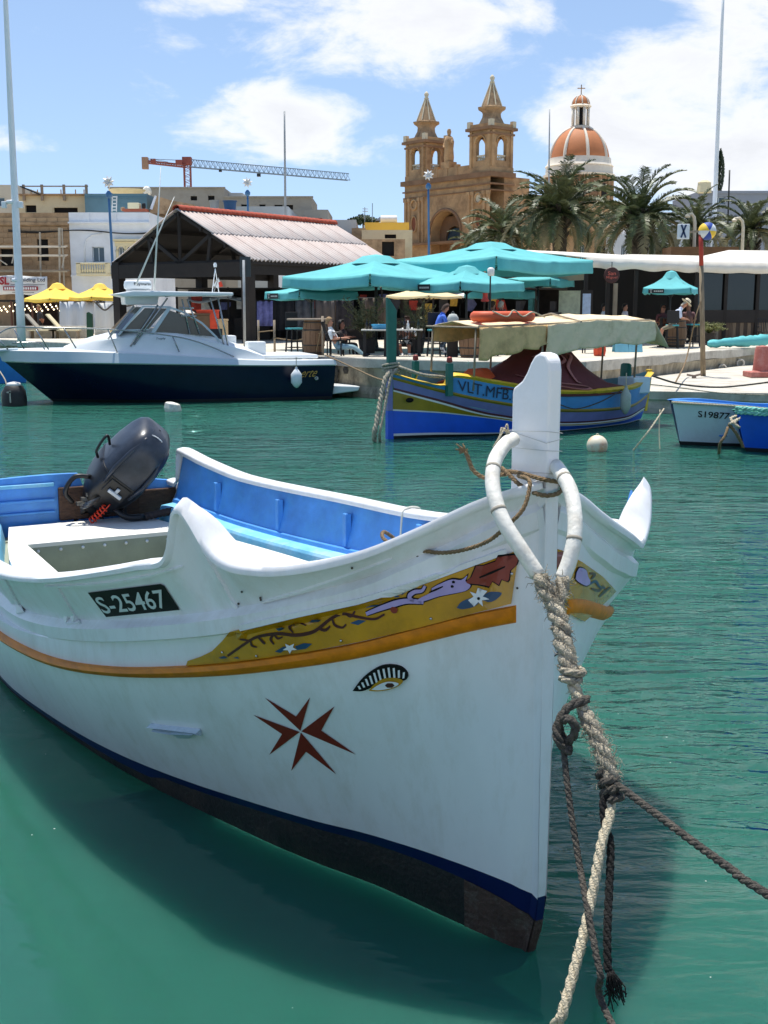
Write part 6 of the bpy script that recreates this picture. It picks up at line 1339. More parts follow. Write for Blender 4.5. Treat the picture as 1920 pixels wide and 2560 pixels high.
mb = MB(); ring = [Vector((cfront.x, cfront.y, 0)) + fn_ * .06 + fu * (2.55 * math.cos(a)) + Vector((0, 0, cz(585, 129) + 2.55 * math.sin(a))) for a in np.linspace(0, math.pi, 24)]; mb.tube(ring, .16, 6); mb.build('arch_moulding', darkst, CH, smooth=True)
for cT in (TLc, TRc):                                                                # pilasters and niches below the towers
    for u in (-1.45, -.85, .85, 1.45):
        cbox('pilaster', cT + fn_ * (TW / 2 + .06) + fu * u, .34, .16, cz(604, 129), ZC - 1.5, limest); cbox('pilaster_capital', cT + fn_ * (TW / 2 + .1) + fu * u, .46, .26, ZC - 1.9, ZC - 1.5, limest)
    nz0, nz1 = cz(575, 129), cz(535, 129)
    q = MB(); cc = cT + fn_ * (TW / 2 + .05); pts = [cc + fu * (.46 * math.cos(a)) + Vector((0, 0, (nz0 + nz1) / 2 + (nz1 - nz0) / 2 * math.sin(a))) for a in np.linspace(0, 2 * math.pi, 20, endpoint=False)]
    q.add(pts, [tuple(range(20))]); q.build('niche', mat('niche_red_stone', C(140, 84, 58), .9, .2, 1), CH, fix=False)
    q = MB(); q.tube([p + fn_ * .03 for p in pts], .10, 6, closed=True); q.build('niche_surround', limest, CH, smooth=True)
    q = MB(); q.tube([cc + fu * (.5 * math.cos(a)) + fn_ * .05 + Vector((0, 0, cz(505, 129) + .5 * math.sin(a))) for a in np.linspace(0, 6.28, 18, endpoint=False)], .12, 6, closed=True); q.build('roundel', limest, CH, smooth=True)
q = MB(); cc = TRc + fn_ * (TW / 2 + .08); q.add([cc + fu * (.45 * math.cos(a)) + Vector((0, 0, cz(505, 129) + .45 * math.sin(a))) for a in np.linspace(0, 6.28, 20, endpoint=False)], [tuple(range(20))]); q.build('clock_face', stonew, CH, fix=False)
cbox('side_wing', TRc + fu * 6.5 - fn_ * 4.2, 10, 8, QZ, cz(560, 125), limest)
cbox('nave', mid - fn_ * 13, body_w - 1.5, 20, QZ, ZC - 1.5, limest)
# belfries
def tower(cT, d, top, s):
    z0 = ZC + .35; ztop = z0 + 6.6 * s; W_ = TW * .93; k_ = .70; s_ = s / .84
    cbox('tower_plinth', cT, W_ + .2, W_ + .2, z0, z0 + .55, limest)
    for ax, out in ((fu, fn_), (-fu, -fn_), (fn_, -fu), (-fn_, fu)):
        c = cT + out * (W_ / 2); arch_wall('belfry_wall', c, ax, out, W_, z0 + .55, ztop, limest, .68, z0 + 1.2, z0 + 1.2 + 2.9 * s_ * .84 * .94, .45)
        for u in (-W_ / 2 + .22, W_ / 2 - .22):
            cc = c + ax * u + out * .07; q = MB(); P = [Vector((cc.x, cc.y, 0)) + ax * (sx * .16) + out * (sy * .09) + Vector((0, 0, z)) for sx in (-1, 1) for sy in (-1, 1) for z in (z0 + .55, ztop - .1)]
            q.add(P, [(0, 1, 3, 2), (4, 6, 7, 5), (0, 4, 5, 1), (2, 3, 7, 6), (0, 2, 6, 4), (1, 5, 7, 3)]); q.build('pilaster', limest, CH)
        q = MB(); q.tube([Vector((c.x, c.y, 0)) + out * .04 + ax * (.78 * math.cos(a)) + Vector((0, 0, z0 + 1.2 + 2.9 * s_ * .84 * .94 + .78 * math.sin(a))) for a in np.linspace(0, math.pi, 12)], .09, 5); q.build('arch_moulding', limest, CH, smooth=True)
        for k in range(5):
            q = MB(); q.lathe([(.05, 0), (.09, .3), (.05, .6), (.06, .75)], c - out * .2 + ax * (-.5 + k * .25) + Vector((0, 0, z0 + .9)), 6); q.build('baluster', stonew, CH, smooth=True)
        q = MB(); a_, b_ = c - out * .2 + ax * -.66, c - out * .2 + ax * .66; q.bar(a_ + Vector((0, 0, z0 + 1.70)), b_ + Vector((0, 0, z0 + 1.70)), .2, .14); q.build('handrail', stonew, CH)
    cbox('tower_cornice', cT, W_ + .75, W_ + .75, ztop, ztop + .28, darkst); cbox('tower_frieze', cT, W_ + .35, W_ + .35, ztop - .5, ztop - .3, darkst); cbox('tower_parapet', cT, W_ + .3, W_ + .3, ztop + .28, ztop + .62, limest)
    for sx in (-1, 1):
        for sy in (-1, 1): cbox('parapet_block', cT + fu * (sx * (W_ / 2 + .02)) + fn_ * (sy * (W_ / 2 + .02)), .45, .45, ztop + .28, ztop + .95, stonew)
    a0 = math.atan2(fu.y, fu.x) + R(22.5)
    q = MB(); q.lathe([(a_, b_ * k_) for a_, b_ in ((1.75, 0), (1.6, .35), (1.35, .7), (1.25, 1.0), (1.05, 1.5), (1.0, 2.1), (1.15, 2.45), (1.5, 2.75), (1.55, 2.95), (1.25, 3.0), (1.05, 3.15))], Vector((cT.x, cT.y, ztop + .3)), 8, ang0=a0); q.build('spire_base', stonew if False else brownst, CH)
    q = MB(); q.lathe([(1.08, 3.15 * k_), (.62, 4.9 * k_), (.17, 6.45 * k_)], Vector((cT.x, cT.y, ztop + .3)), 8, ang0=a0); sp = q.build('spire', brownst, CH)
    for k in range(8):
        a = a0 + k * math.pi / 4; q = MB(); c3 = Vector((cT.x, cT.y, ztop + .3)); q.tube([c3 + Vector((math.cos(a) * 1.1, math.sin(a) * 1.1, 3.15 * k_)), c3 + Vector((math.cos(a) * .18, math.sin(a) * .18, 6.45 * k_))], .07, 5); q.build('spire_rib', stonew, sp)
    q = MB(); q.lathe([(.17, 0), (.28, .1), (.16, .25), (.26, .5), (.22, .66), (.05, .85)], Vector((cT.x, cT.y, ztop + .3 + 6.4 * k_)), 10); q.build('finial', stonew, CH, smooth=True)
    q = MB(); q.lathe([(.02, .9), (.14, .88), (.2, .7), (.26, .3), (.45, .0), (.40, -.02)], Vector((cT.x, cT.y, z0 + 2.7)), 14); q.tube([(cT.x - .6, cT.y, z0 + 3.7), (cT.x + .6, cT.y, z0 + 3.7)], .07, 6)
    q.build('bell', mat('bronze_bell', C(120, 116, 100), .5, .2, 2, metal=.4), CH, smooth=True, auto=R(40))
tower(TLc, 133.5, 243, .60); tower(TRc, 125.5, 210, .64)
# statue between the towers
ST = mid + fn_ * (TW / 2 - .5) - fu * .1
q = MB(); b0 = ZC + 1.2
q.box(Vector((ST.x, ST.y, b0 + .35)), (1.3, 1.1, .7), math.atan2(fu.y, fu.x)); q.lathe([(.5, 0), (.55, .5), (.48, 1.4), (.55, 2.1), (.42, 2.55), (.16, 2.75), (.2, 2.95), (.24, 3.15), (.16, 3.4), (.02, 3.45)], Vector((ST.x, ST.y, b0 + .7)), 12)
q.tube([Vector((ST.x, ST.y, b0 + 2.9)) + fu * .45, Vector((ST.x, ST.y, b0 + 2.5)) + fu * .7 + fn_ * .3, Vector((ST.x, ST.y, b0 + 3.0)) + fu * .45 + fn_ * .5], [.16, .13, .10], 8)
q.tube([Vector((ST.x, ST.y, b0 + 3.0)) - fu * .45, Vector((ST.x, ST.y, b0 + 2.4)) - fu * .6 + fn_ * .2, Vector((ST.x, ST.y, b0 + 2.2)) - fu * .2 + fn_ * .5], [.16, .13, .10], 8)
q.build('statue', limest, CH, smooth=True, auto=R(50))
# dome
DD = 158.0; dc = Vector((X(1438, DD), DD, 0)); za = Z(445, DD); zb = Z(398, DD); rdm = X(1524, DD) - X(1443, DD)
q = MB(); q.lathe([(rdm * 1.0, QZ), (rdm * 1.0, za)], dc, 16); q.build('dome_drum', darkst, CH, auto=R(30))
for k in range(16):
    a = k * math.pi / 8 + .1; c = dc + Vector((math.cos(a), math.sin(a), 0)) * (rdm * 1.005); q = MB(); q.lathe([(.22, za - 4.5), (.22, za)], c, 6); q.build('drum_pilaster', limest, CH)
    if k % 2: 
        a += math.pi / 16 * 1; ax = Vector((-math.sin(a), math.cos(a), 0)); c = dc + Vector((math.cos(a), math.sin(a), 0)) * (rdm * 1.0); q = MB(); q.add([c + Vector((math.cos(a), math.sin(a), 0)) * .03 + ax * u + Vector((0, 0, z)) for u, z in ((-.45, za - 4.2), (.45, za - 4.2), (.45, za - 1.6), (.3, za - 1.1), (0, za - .95), (-.3, za - 1.1), (-.45, za - 1.6))], [tuple(range(7))]); q.build('drum_window', darkin, CH, fix=False)
q = MB(); q.lathe([(rdm * 1.06, za), (rdm * 1.08, za + .3), (rdm * 1.02, za + .35), (rdm * 1.0, za + 1.3), (rdm * 1.03, za + 1.35), (rdm * .96, za + 1.75), (rdm * .94, zb + .0)], dc, 32); q.build('dome_parapet', ribw, CH, smooth=True, auto=R(35))
zd0 = za + 1.7; hd = Z(318, DD) - zd0; prof = [(rdm * .90 * math.cos(a) ** .9 + .0, zd0 + hd * math.sin(a)) for a in np.linspace(0, 1.32, 12)]
q = MB(); q.lathe(prof, dc, 32); q.build('dome', dome_o, CH, smooth=True, auto=R(60))
for k in range(8):
    a = k * math.pi / 4 + .12; q = MB(); q.tube([dc + Vector((math.cos(a) * (r_ + .02), math.sin(a) * (r_ + .02), z)) for r_, z in prof], [.22] * 6 + [.18] * 6, 8); q.build('dome_rib', ribw, CH, smooth=True)
zl = prof[-1][1]; rl = prof[-1][0]; zl2 = Z(270, DD)
q = MB(); q.lathe([(rl * 1.15, zl - .25), (rl * 1.2, zl + .2), (rl * .9, zl + .3)], dc, 16); q.build('lantern_base', ribw, CH, auto=R(30))
for k in range(8):
    a = k * math.pi / 4 + .3; c = dc + Vector((math.cos(a), math.sin(a), 0)) * 1.05; q = MB(); q.lathe([(.18, zl + .3), (.18, zl2)], c, 8); q.build('lantern_column', ribw, CH, smooth=True)
q = MB(); q.lathe([(.55, zl), (.55, zl2)], dc, 8); q.build('lantern_core', darkin, CH); q = MB(); q.lathe([(1.25, zl2), (1.4, zl2 + .2), (1.1, zl2 + .4)], dc, 16); q.build('lantern_cornice', ribw, CH, auto=R(30))
q = MB(); q.lathe([(1.12 * math.cos(a), zl2 + .4 + 1.15 * math.sin(a)) for a in np.linspace(0, 1.5, 8)], dc, 16); q.build('cupola', dome_o, CH, smooth=True)
for k in range(8):
    a = k * math.pi / 4; q = MB(); q.tube([dc + Vector((1.14 * math.cos(b) * math.cos(a), 1.14 * math.cos(b) * math.sin(a), zl2 + .4 + 1.17 * math.sin(b))) for b in np.linspace(0, 1.5, 7)], .09, 5); q.build('cupola_rib', ribw, CH, smooth=True)
zt3 = zl2 + 1.55; q = MB(); q.tube([dc + Vector((0, 0, zt3)), dc + Vector((0, 0, zt3 + 1.35))], .07, 6); q.tube([dc + Vector((-.5, 0, zt3 + .9)), dc + Vector((.5, 0, zt3 + .9))], .07, 6); q.lathe([(.02, -.2), (.2, 0), (.02, .2)], dc + Vector((0, 0, zt3)), 8); q.build('cross', brownst, CH)
# ---- houses on the right behind the palms
T, P, x0 = block('sandy stone house with arched doorway behind the palms', 1400, 1545, 575, 85, limest, [(1445, 1458, 612, 650, 'win'), (1482, 1516, 615, 655, 'hole')], 'stone_house'); slab(T, 'cornice', P, 0, X(1545, 85) - x0, Z(588, 85), Z(584, 85), -.2, 0, limest)
block('white rendered house with dark door right of the big palm', 1530, 1690, 585, 82, whitew, [(1632, 1660, 605, 660, 'hole'), (1548, 1560, 612, 650, 'win')], 'white_house')
block('tall white wall catching the sun behind the right palms', 1600, 1760, 530, 92, whitew, (), 'white_house')
block('large blue-grey apartment block at the top right', 1735, 2010, 478, 110, mat('blue_grey_render', C(140, 146, 156), .85, .05, .4), [(1770, 1800, 492, 510, 'win')], 'apartment_block', edge=6)
block('brown boarded wall beside the café under the palms', 1672, 1840, 617, 62, mat('brown_boarding', C(108, 78, 50), .85, .25, 2, stretch=(1, 1, 5)), (), 'boarded_wall', 2)
CY = thing('cypress_tree', 'narrow dark cypress behind the right mast', 'tree', W(1797, 480, 120)); c = W(1797, 478, 120); mb = MB()
for k in range(1400):
    z_ = random.random() ** .8; r_ = .42 * math.sin(math.pi * min(1, .12 + z_ * .9)) ** .7; a = random.uniform(0, 6.28); p = c + Vector((math.cos(a) * r_, math.sin(a) * r_, z_ * 4.0)); u = Vector((random.gauss(0, .4), random.gauss(0, .4), 1)).normalized() * .2; v = u.orthogonal().normalized() * .06; mb.quad(p - u, p - v, p + u, p + v)
mb.build('crown', leafd, CY, fix=False); mb = MB(); mb.tube([c + Vector((0, 0, -2)), c + Vector((0, 0, 3))], [.12, .03], 6); mb.build('trunk', brownst, CY)
CN = thing('chimney', 'short tapered stone chimney next to the cypress', 'chimney', W(1760, 480, 109)); mb = MB(); a = W(1760, 482, 109); mb.lathe([(.7, 0), (.6, .8), (.62, .9), (.3, 1.1)], a, 8); mb.build('stack', creamst, CN)

# ---- date palms
palm_tr = mat('palm_trunk_bark', (.055, .045, .032), .95, .4, 4, .8, 8); frond_a = mat('palm_frond', (.070, .095, .032), .5, .4, 2.5); frond_b = mat('palm_frond_dry', (.22, .19, .09), .5, .3, 2.5)
frond_c = mat('palm_frond_pale', (.110, .130, .050), .5, .4, 2.5)
def palm(label, px, base_py, crown_py, d, rad, nf, tr=.38, lean=0.0, seed=1, shag=True):
    rnd = random.Random(seed); b = Vector((X(px, d), d, QZ)); top = Vector((X(px, d) + lean, d, Z(crown_py, d)))
    T = thing('date_palm', label, 'palm tree', b); mb = MB(); P = [b.lerp(top, t) + Vector((0, 0, 0)) for t in np.linspace(0, 1, 24)]
    mb.tube(P, [tr * (1.15 - .15 * i / 23) * (1.06 if i % 2 else .96) for i in range(24)], 12); mb.build('trunk', palm_tr, T)
    mb = MB()
    for k in range(60):                                                         # old leaf bases under the crown
        a, z = rnd.uniform(0, 6.28), rnd.uniform(-1.7, .25); r_ = tr * (1.15 + .5 * max(0, 1 + z / 1.7)); p = top + Vector((math.cos(a) * r_ * .8, math.sin(a) * r_ * .8, z)); mb.bar(p, p + Vector((math.cos(a) * .28, math.sin(a) * .28, .35)), .12, .06)
    mb.build('leaf_bases', palm_tr, T)['kind'] = 'stuff'
    for k in range(nf):
        az = k * 2.399963 + rnd.uniform(-.25, .25); u = k / nf; el = R(lerp(80, -28, u ** .75) + rnd.uniform(-8, 8)); L = rad * rnd.uniform(.85, 1.1) * (1.0 if u < .8 else .85)
        dirh = Vector((math.cos(az), math.sin(az), 0)); pts = []; p = top.copy(); e = el; n = 16; droop = lerp(1.0, 1.55, u) * rnd.uniform(.85, 1.15)
        for i in range(n + 1):
            pts.append(p.copy()); p = p + (dirh * math.cos(e) + Vector((0, 0, math.sin(e)))) * (L / n); e -= R(78) / n * droop * (i / n * 1.6 + .2)
        mb = MB(); mb.tube(pts, [lerp(.045, .012, i / n) for i in range(n + 1)], 4, cap=False)
        side = dirh.cross(Vector((0, 0, 1))).normalized(); roll = rnd.uniform(-.4, .4)
        for i in range(1, n * 4):
            f = i / (n * 4); q = f * n; j = int(q); p = pts[j].lerp(pts[j + 1], q - j); t = (pts[j + 1] - pts[j]).normalized(); nn = side.cross(t).normalized(); ll = L * .17 * (math.sin(math.pi * min(1, .12 + f * .86)) ** .6) * rnd.uniform(.85, 1.15)
            for sg in (-1, 1):
                if rnd.random() < .10: continue
                dv = (side * sg * math.cos(.5 + roll * sg) + nn * math.sin(.5 + roll * sg) * .8 + t * .75).normalized(); ll *= rnd.uniform(.8, 1.15); e_ = p + dv * ll + Vector((rnd.uniform(-.06, .06), rnd.uniform(-.06, .06), -ll * rnd.uniform(.05, .4))); w_ = t * .021 * (rad / 3.0)
                mb.add([p - w_, p + w_, p + dv * ll * .6 + w_ * .8, e_, p + dv * ll * .6 - w_ * .8], [(0, 1, 2, 3, 4)])
        mb.build('frond', frond_b if u > .68 and rnd.random() < .6 else rnd.choice((frond_a, frond_c)), T, fix=False)
    return T
palm('tall bushy date palm in front of the church dome', 1395, 640, 532, 74, 4.0, 72, .42, 0, 3)
palm('tall date palm with thick dark trunk right of the dome', 1592, 640, 548, 66, 3.75, 66, .50, 0, 5)
palm('short date palm at the foot of the church front', 1262, 640, 590, 78, 3.3, 52, .4, 0, 8)
palm('low spreading palm left of the short palm by the church arch', 1190, 640, 622, 82, 2.6, 30, .35, 0, 11)
palm('date palm behind the right mast and flag pole', 1730, 600, 568, 78, 3.3, 42, .4, 0, 14)
palm('date palm at the right edge in front of the apartment block', 1868, 600, 575, 80, 3.4, 44, .4, 0, 17)
# ================================================================ quayside: parasols, shed, café, furniture, people
teal = mat('teal_canvas', C(92, 178, 180), .8, .12, 1.6, .25, 5); yelc = mat('yellow_canvas', C(246, 206, 84), .8, .06, 1.6, .25, 5); beig = mat('beige_canvas', C(224, 204, 156), .8, .07, 1.6, .25, 5); crmc = mat('cream_awning', C(224, 218, 206), .8, .06, .8, .3, 4, dirt=C(190, 180, 160), dscale=.8, damt=.4)
dkw = mat('dark_timber', C(38, 32, 28), .8, .25, 2, .3, 12); polm = mat('dark_pole', C(34, 34, 34), .5, .1, 4)
def parasol(label, cx, cy, half, zc, za, rot, m, val=.28, base=QZ, vent=True, group=None, logo=None, pm=None):
    T = thing('parasol', label, 'parasol', (cx, cy, base), group=group); c = Vector((cx, cy, 0)); cs = [c + Vector((math.cos(rot + k * math.pi / 2), math.sin(rot + k * math.pi / 2), 0)) * half * 1.4142 + Vector((0, 0, zc)) for k in range(4)]; ap = c + Vector((0, 0, za)); n = 8
    for k in range(4):
        a, b = cs[k], cs[(k + 1) % 4]; rows = []
        for i in range(n + 1):
            t = i / n; row = []
            for j in range(n + 1):
                e = a.lerp(b, j / n); p = ap.lerp(e, .06 + .94 * t); p = p + Vector((0, 0, -.10 * half / 2.5 * math.sin(math.pi * j / n) * t * (1 if t > .1 else 0) - .06 * math.sin(math.pi * t))); row.append(p)
            rows.append(row)
        mb = MB(); mb.grid(rows); pn = mb.build('canopy_panel', m, T, smooth=True, fix=False)
        mb = MB(); out = ((a + b) / 2 - c); out.z = 0; out.normalize(); vr = []
        for i in range(5):
            vr.append([rows[-1][j].lerp((a + b) / 2, .012 if j in (0, n) else 0) + out * (.03 * (i / 4) + .018 * math.sin(j * 2.1 + k) * i / 4) + Vector((0, 0, -val * i / 4 + (0.02 * math.sin(j * 1.3 + k * 2) if i == 4 else 0))) for j in range(n + 1)])
        mb.grid(vr); vo = mb.build('valance', m, T, smooth=True, solid=.008, fix=False)
        if logo is not None and k in logo:
            f0, f1 = .12, .45; mb = MB(); A0, B0 = a.lerp(b, f0), a.lerp(b, f1); off = out * .07 + Vector((0, 0, -val * .12 - .10 * half / 2.5 * .7)); mb.quad(A0 + off + Vector((0, 0, -val * .72)), B0 + off + Vector((0, 0, -val * .72)), B0 + off, A0 + off); lg = mb.build('logo_patch', mat('logo_dark', C(30, 36, 38), .7), vo, fix=False)
            mb = MB(); off2 = out * .078 + Vector((0, 0, -val * .12 - .10 * half / 2.5 * .7)); Q = lambda u, v: A0.lerp(B0, u) + off2 + Vector((0, 0, -val * .72 * (1 - v)))
            for kk, ql in enumerate([[(.12, .12), (.24, .12), (.19, .3), (.19, .8), (.26, .8), (.26, .9), (.06, .9), (.06, .8), (.15, .8), (.15, .3)]] + [[(.36 + w_ * .12, .35), (.45 + w_ * .12, .35), (.45 + w_ * .12, .62), (.36 + w_ * .12, .62)] for w_ in range(5)]):
                mb = MB(); mb.add([Q(u_, v_) for u_, v_ in ql], [tuple(range(len(ql)))]); mb.build('logo_mark', mat('logo_pale', C(190, 196, 190), .7), lg, fix=False)
    if vent:
        mb = MB(); mb.lathe([(half * .40, za - .16 - (za - zc) * .16), (half * .2, za - .02), (.03, za + .03)], c, 8, ang0=rot); mb.build('vent_cap', m, T)
    mb = MB(); mb.tube([(cx, cy, base), (cx, cy, za)], .035 * max(1, half / 1.6), 8); mb.build('pole', pm or polm, T, smooth=True)
    for k in range(8):
        e = cs[k // 2] if k % 2 == 0 else (cs[k // 2] + cs[(k // 2 + 1) % 4]) / 2 + Vector((0, 0, -.1)); mb = MB(); mb.bar(ap + Vector((0, 0, -.12)), e + Vector((0, 0, -.05)), .03); mb.bar(Vector((cx, cy, zc - .35)), ap.lerp(e, .5) + Vector((0, 0, -.12)), .025); mb.build('rib', pm or polm, T)
    mb = MB(); mb.lathe([(.3, 0), (.3, .08), (.08, .12), (.06, .3)], (cx, cy, base), 12); mb.build('base', polm, T); return T
parasol('huge teal parasol over the terrace, in front of the church', 3.55, 39.6, 2.42, 4.0, 4.58, R(-92), teal, .42)
parasol('large teal parasol left of the huge one, beside the market shed', -.25, 37.2, 2.1, 3.42, 4.06, R(-93), teal, .36)
parasol('small shaded teal parasol with dark logo patch under the large one', X(778, 38.5), 38.5, 1.10, 2.96, 3.27, R(-100), teal, .24, logo=(3,))
parasol('medium teal parasol with dark logo patch under the huge one', X(1166, 35.6), 35.6, 1.22, 3.2, 3.68, R(-100), teal, .26, logo=(3,))
parasol('small teal parasol far back beneath the huge parasol', X(1250, 43), 43, 1.0, 3.05, 3.4, R(-70), teal, .26)
parasol('small teal parasol half hidden right of the huge parasol pole', X(1345, 42.5), 42.5, .95, 3.45, 3.75, R(-80), teal, .26)
parasol('small teal parasol with dark logo patch in front of the café', X(1675, 41), 41, .80, 3.12, 3.68, R(-68), teal, .2, logo=(3,))
parasol('yellow parasol on the left, partly behind the white pole', X(146, 56), 56, 1.12, 2.86, 3.56, R(-88), yelc, .16)
parasol('yellow parasol on the left, beside the cruiser radar', X(252, 55), 55, 1.05, 2.93, 3.52, R(-92), yelc, .16)
parasol('beige market parasol behind the green stem post', X(1060, 48), 48, 1.1, 2.92, 3.38, R(-85), beig, .1)
parasol('pale market parasol behind the terrace, right of the beige one', X(1150, 51), 51, 1.2, 2.95, 3.35, R(-80), crmc, .1)
FP = thing('folded_parasol', 'furled teal parasol lying along the quay edge by the café', 'parasol', W(1750, 862, 39.5)); a, b = W(1768, 856, 39.0) , W(1935, 838, 40.5); a.z = QZ + .16; b.z = QZ + .28; mb = MB(); rows = []
for i in range(25):
    t = i / 24; c = a.lerp(b, t); r_ = interp(t, [0, .05, .4, .8, 1], [.05, .13, .17, .22, .18]); rows.append([c + Vector((-.6 * math.sin(q) * 0 + 0, math.cos(q) * r_ * 1.2, math.sin(q) * r_ * .9)) * 1 + Vector((random.uniform(-.02, .02), 0, random.uniform(-.03, .03))) for q in np.linspace(0, 6.28, 14, endpoint=False)])
mb.grid(rows, close=True); mb.build('canvas', teal, FP, smooth=True); mb = MB(); mb.tube([a + (a - b).normalized() * .3, b], .03, 6); mb.build('pole', polm, FP)

# ---- market shed with corrugated roof
SHD = thing('market_shed', 'open market shed with pale corrugated roof, red ridge tiles and dark posts', 'shed', (-6.5, 48.5, QZ))
ax_ = Vector((.568, .823, 0)); pe = Vector((.823, -.568, 0)); ridge0 = Vector((-8.2, 47.1, 6.22)); hwid = 3.8; drop = 1.98; Lsh = 10.3
corr = mat('fibre_cement_sheet', C(192, 182, 176), .85, .08, 1.2, .2, 14, dirt=C(168, 140, 130), dscale=1.5, damt=.45); rtile = mat('terracotta_ridge', C(164, 70, 46), .8, .2, 3, .3, 10)
def roof_sheet():
    mb = MB(); rows = []; nW = 5; wdt = Lsh / 9
    for j in range(2):
        rows.append([Vector((wdt * 1.03 * i / (nW * 4), -j * 1.0, .055 * math.sin(2 * math.pi * i / 4))) for i in range(nW * 4 + 1)])
    mb.grid(rows); return mb.build('roof_sheet', corr, None, smooth=True, fix=False, solid=.012)
proto = roof_sheet(); first = True
sl_len = math.hypot(hwid, drop)
for sd in (1, -1):
    dv = (pe * sd * hwid + Vector((0, 0, -drop))).normalized(); nv = ax_.cross(-dv); 
    if nv.z < 0: nv = -nv
    ln = MB(); q0 = ridge0 + ax_ * .08 - nv * .06; ln.quad(q0, q0 + ax_ * (Lsh - .16), q0 + ax_ * (Lsh - .16) + dv * (sl_len - .1), q0 + dv * (sl_len - .1)); ln.build('roof_shade_sheet', mat('shaded_grimy_underside', C(34, 30, 28), .9, .3, 2), SHD, solid=.02)  # added dark sheet: the roof underside's shade and grime put into its colour
    for r_ in range(2):
        for k in range(9):
            o = proto if first else proto.copy()
            if not first: COL.objects.link(o)
            first = False; p0 = ridge0 + ax_ * (k * Lsh / 9) + dv * (sl_len * .5 * r_ - (.06 if r_ else 0)) + nv * (.0 if r_ else .035)
            M = Matrix((ax_.to_4d(), (-dv).to_4d(), nv.to_4d(), (0, 0, 0, 1))).transposed(); M.col[3] = (0, 0, 0, 1); M = Matrix(((ax_.x, -dv.x, nv.x, p0.x), (ax_.y, -dv.y, nv.y, p0.y), (ax_.z, -dv.z, nv.z, p0.z), (0, 0, 0, 1)))
            M = M @ Matrix.Diagonal((1, sl_len * .5 + (.10 if r_ else .0), 1, 1)); o.parent = SHD; o.matrix_local = Matrix.Translation(-Vector(SHD.location)) @ M
mb = MB(); mb.grid([[Vector((x * .32, math.cos(a) * .20 * (1 + .1 * x), math.sin(a) * .14 * (1 + .15 * x) - .02)) for a in np.linspace(-.35, math.pi + .35, 9)] for x in (0, 1)]); rt = mb.build('ridge_tile', rtile, None, smooth=True, solid=.02)
for k in range(34):
    o = rt if k == 0 else rt.copy()
    if k: COL.objects.link(o)
    o.parent = SHD; p0 = ridge0 + ax_ * (k * Lsh / 34) + Vector((0, 0, .08)); o.location = p0 - Vector(SHD.location); o.rotation_euler = (random.uniform(-.04, .04), random.uniform(-.02, .02), math.atan2(ax_.y, ax_.x))
for u in (.15, 5.1, 10.1):
    for sd in (1, -1):
        p = ridge0 + ax_ * u + pe * sd * (hwid - .25); mb = MB(); mb.box((p.x, p.y, (QZ + ridge0.z - drop) / 2 + .0), (.38, .38, ridge0.z - drop - QZ + .1), math.atan2(ax_.y, ax_.x)); mb.build('post', dkw, SHD)
    a, b = ridge0 + ax_ * u + pe * hwid + Vector((0, 0, -drop - .06)), ridge0 + ax_ * u - pe * hwid + Vector((0, 0, -drop - .06)); top = ridge0 + ax_ * u + Vector((0, 0, -.12))
    for p, q in ((a, b), (a, top), (b, top), (a.lerp(b, .5), top), (a.lerp(b, .3), a.lerp(top, .55)), (b.lerp(a, .3), b.lerp(top, .55)), (a.lerp(b, .5), a.lerp(top, .55)), (a.lerp(b, .5), b.lerp(top, .55))): mb = MB(); mb.bar(p, q, .12, .14); mb.build('truss_member', dkw, SHD)
for sd in (1, -1):
    for f in (0.02, .33, .66, .985): p = ridge0 + pe * sd * hwid * f + Vector((0, 0, -drop * f - .13)); mb = MB(); mb.bar(p, p + ax_ * Lsh, .10, .14); mb.build('purlin', dkw, SHD)
    p = ridge0 + pe * sd * (hwid - .12) + Vector((0, 0, -drop - .30)); mb = MB(); mb.bar(p, p + ax_ * Lsh, .06, .5); mb.build('eaves_board', dkw, SHD)
p = ridge0 + Vector((0, 0, -drop - .35)); mb = MB(); mb.bar(p + pe * hwid, p - pe * hwid, .06, .55); mb.build('gable_board', dkw, SHD)

# ---- stall backs painted dark for shade, and hanging cloths under the shed and along the square
def panel_thing(nm, label, cat, px0, px1, py0, py1, d, m, wav=.05, group=None):
    T = thing(nm, label, cat, W((px0 + px1) / 2, py1, d), group=group); mb = MB(); n = 14
    mb.grid([[W(lerp(px0, px1, u), lerp(py0, py1, v), d) + Vector((0, wav * math.sin(u * 17 + px0), 0)) for u in np.linspace(0, 1, n)] for v in np.linspace(0, 1, 4)]); mb.build('cloth', m, T, smooth=True, solid=.02)
    mb = MB(); mb.tube([W(px0 - 2, py0, d), W(px1 + 2, py0, d)], .03, 6); mb.build('rod', polm, T); return T
drk = mat('shaded_stall_cloth', C(46, 42, 42), .9, .3, 2.5);  # shade under the canopies put into the cloth colour
panel_thing('hanging_rug', 'purple patterned rug hanging at the left end of the market shed', 'rug', 642, 682, 752, 815, 47, mat('purple_rug', C(122, 122, 176), .9, .35, 5))
panel_thing('hanging_rug', 'near-black rug hanging beside the purple rug', 'rug', 684, 735, 750, 826, 48, mat('black_rug', C(38, 38, 42), .9, .3, 6))
panel_thing('hanging_rug', 'dark grey rug with pale medallion pattern hanging in the shed', 'rug', 737, 786, 750, 828, 48, mat('grey_rug', C(78, 80, 84), .9, .5, 4))
panel_thing('hanging_cloth', 'plain grey-brown cloth panel hanging right of the medallion rug', 'cloth', 788, 838, 750, 832, 48, mat('taupe_cloth', C(92, 84, 80), .9, .15, 2))
panel_thing('hanging_rug', 'very dark patterned rug near the middle shed post', 'rug', 840, 884, 748, 826, 48, mat('dark_rug', C(44, 40, 44), .9, .5, 5))
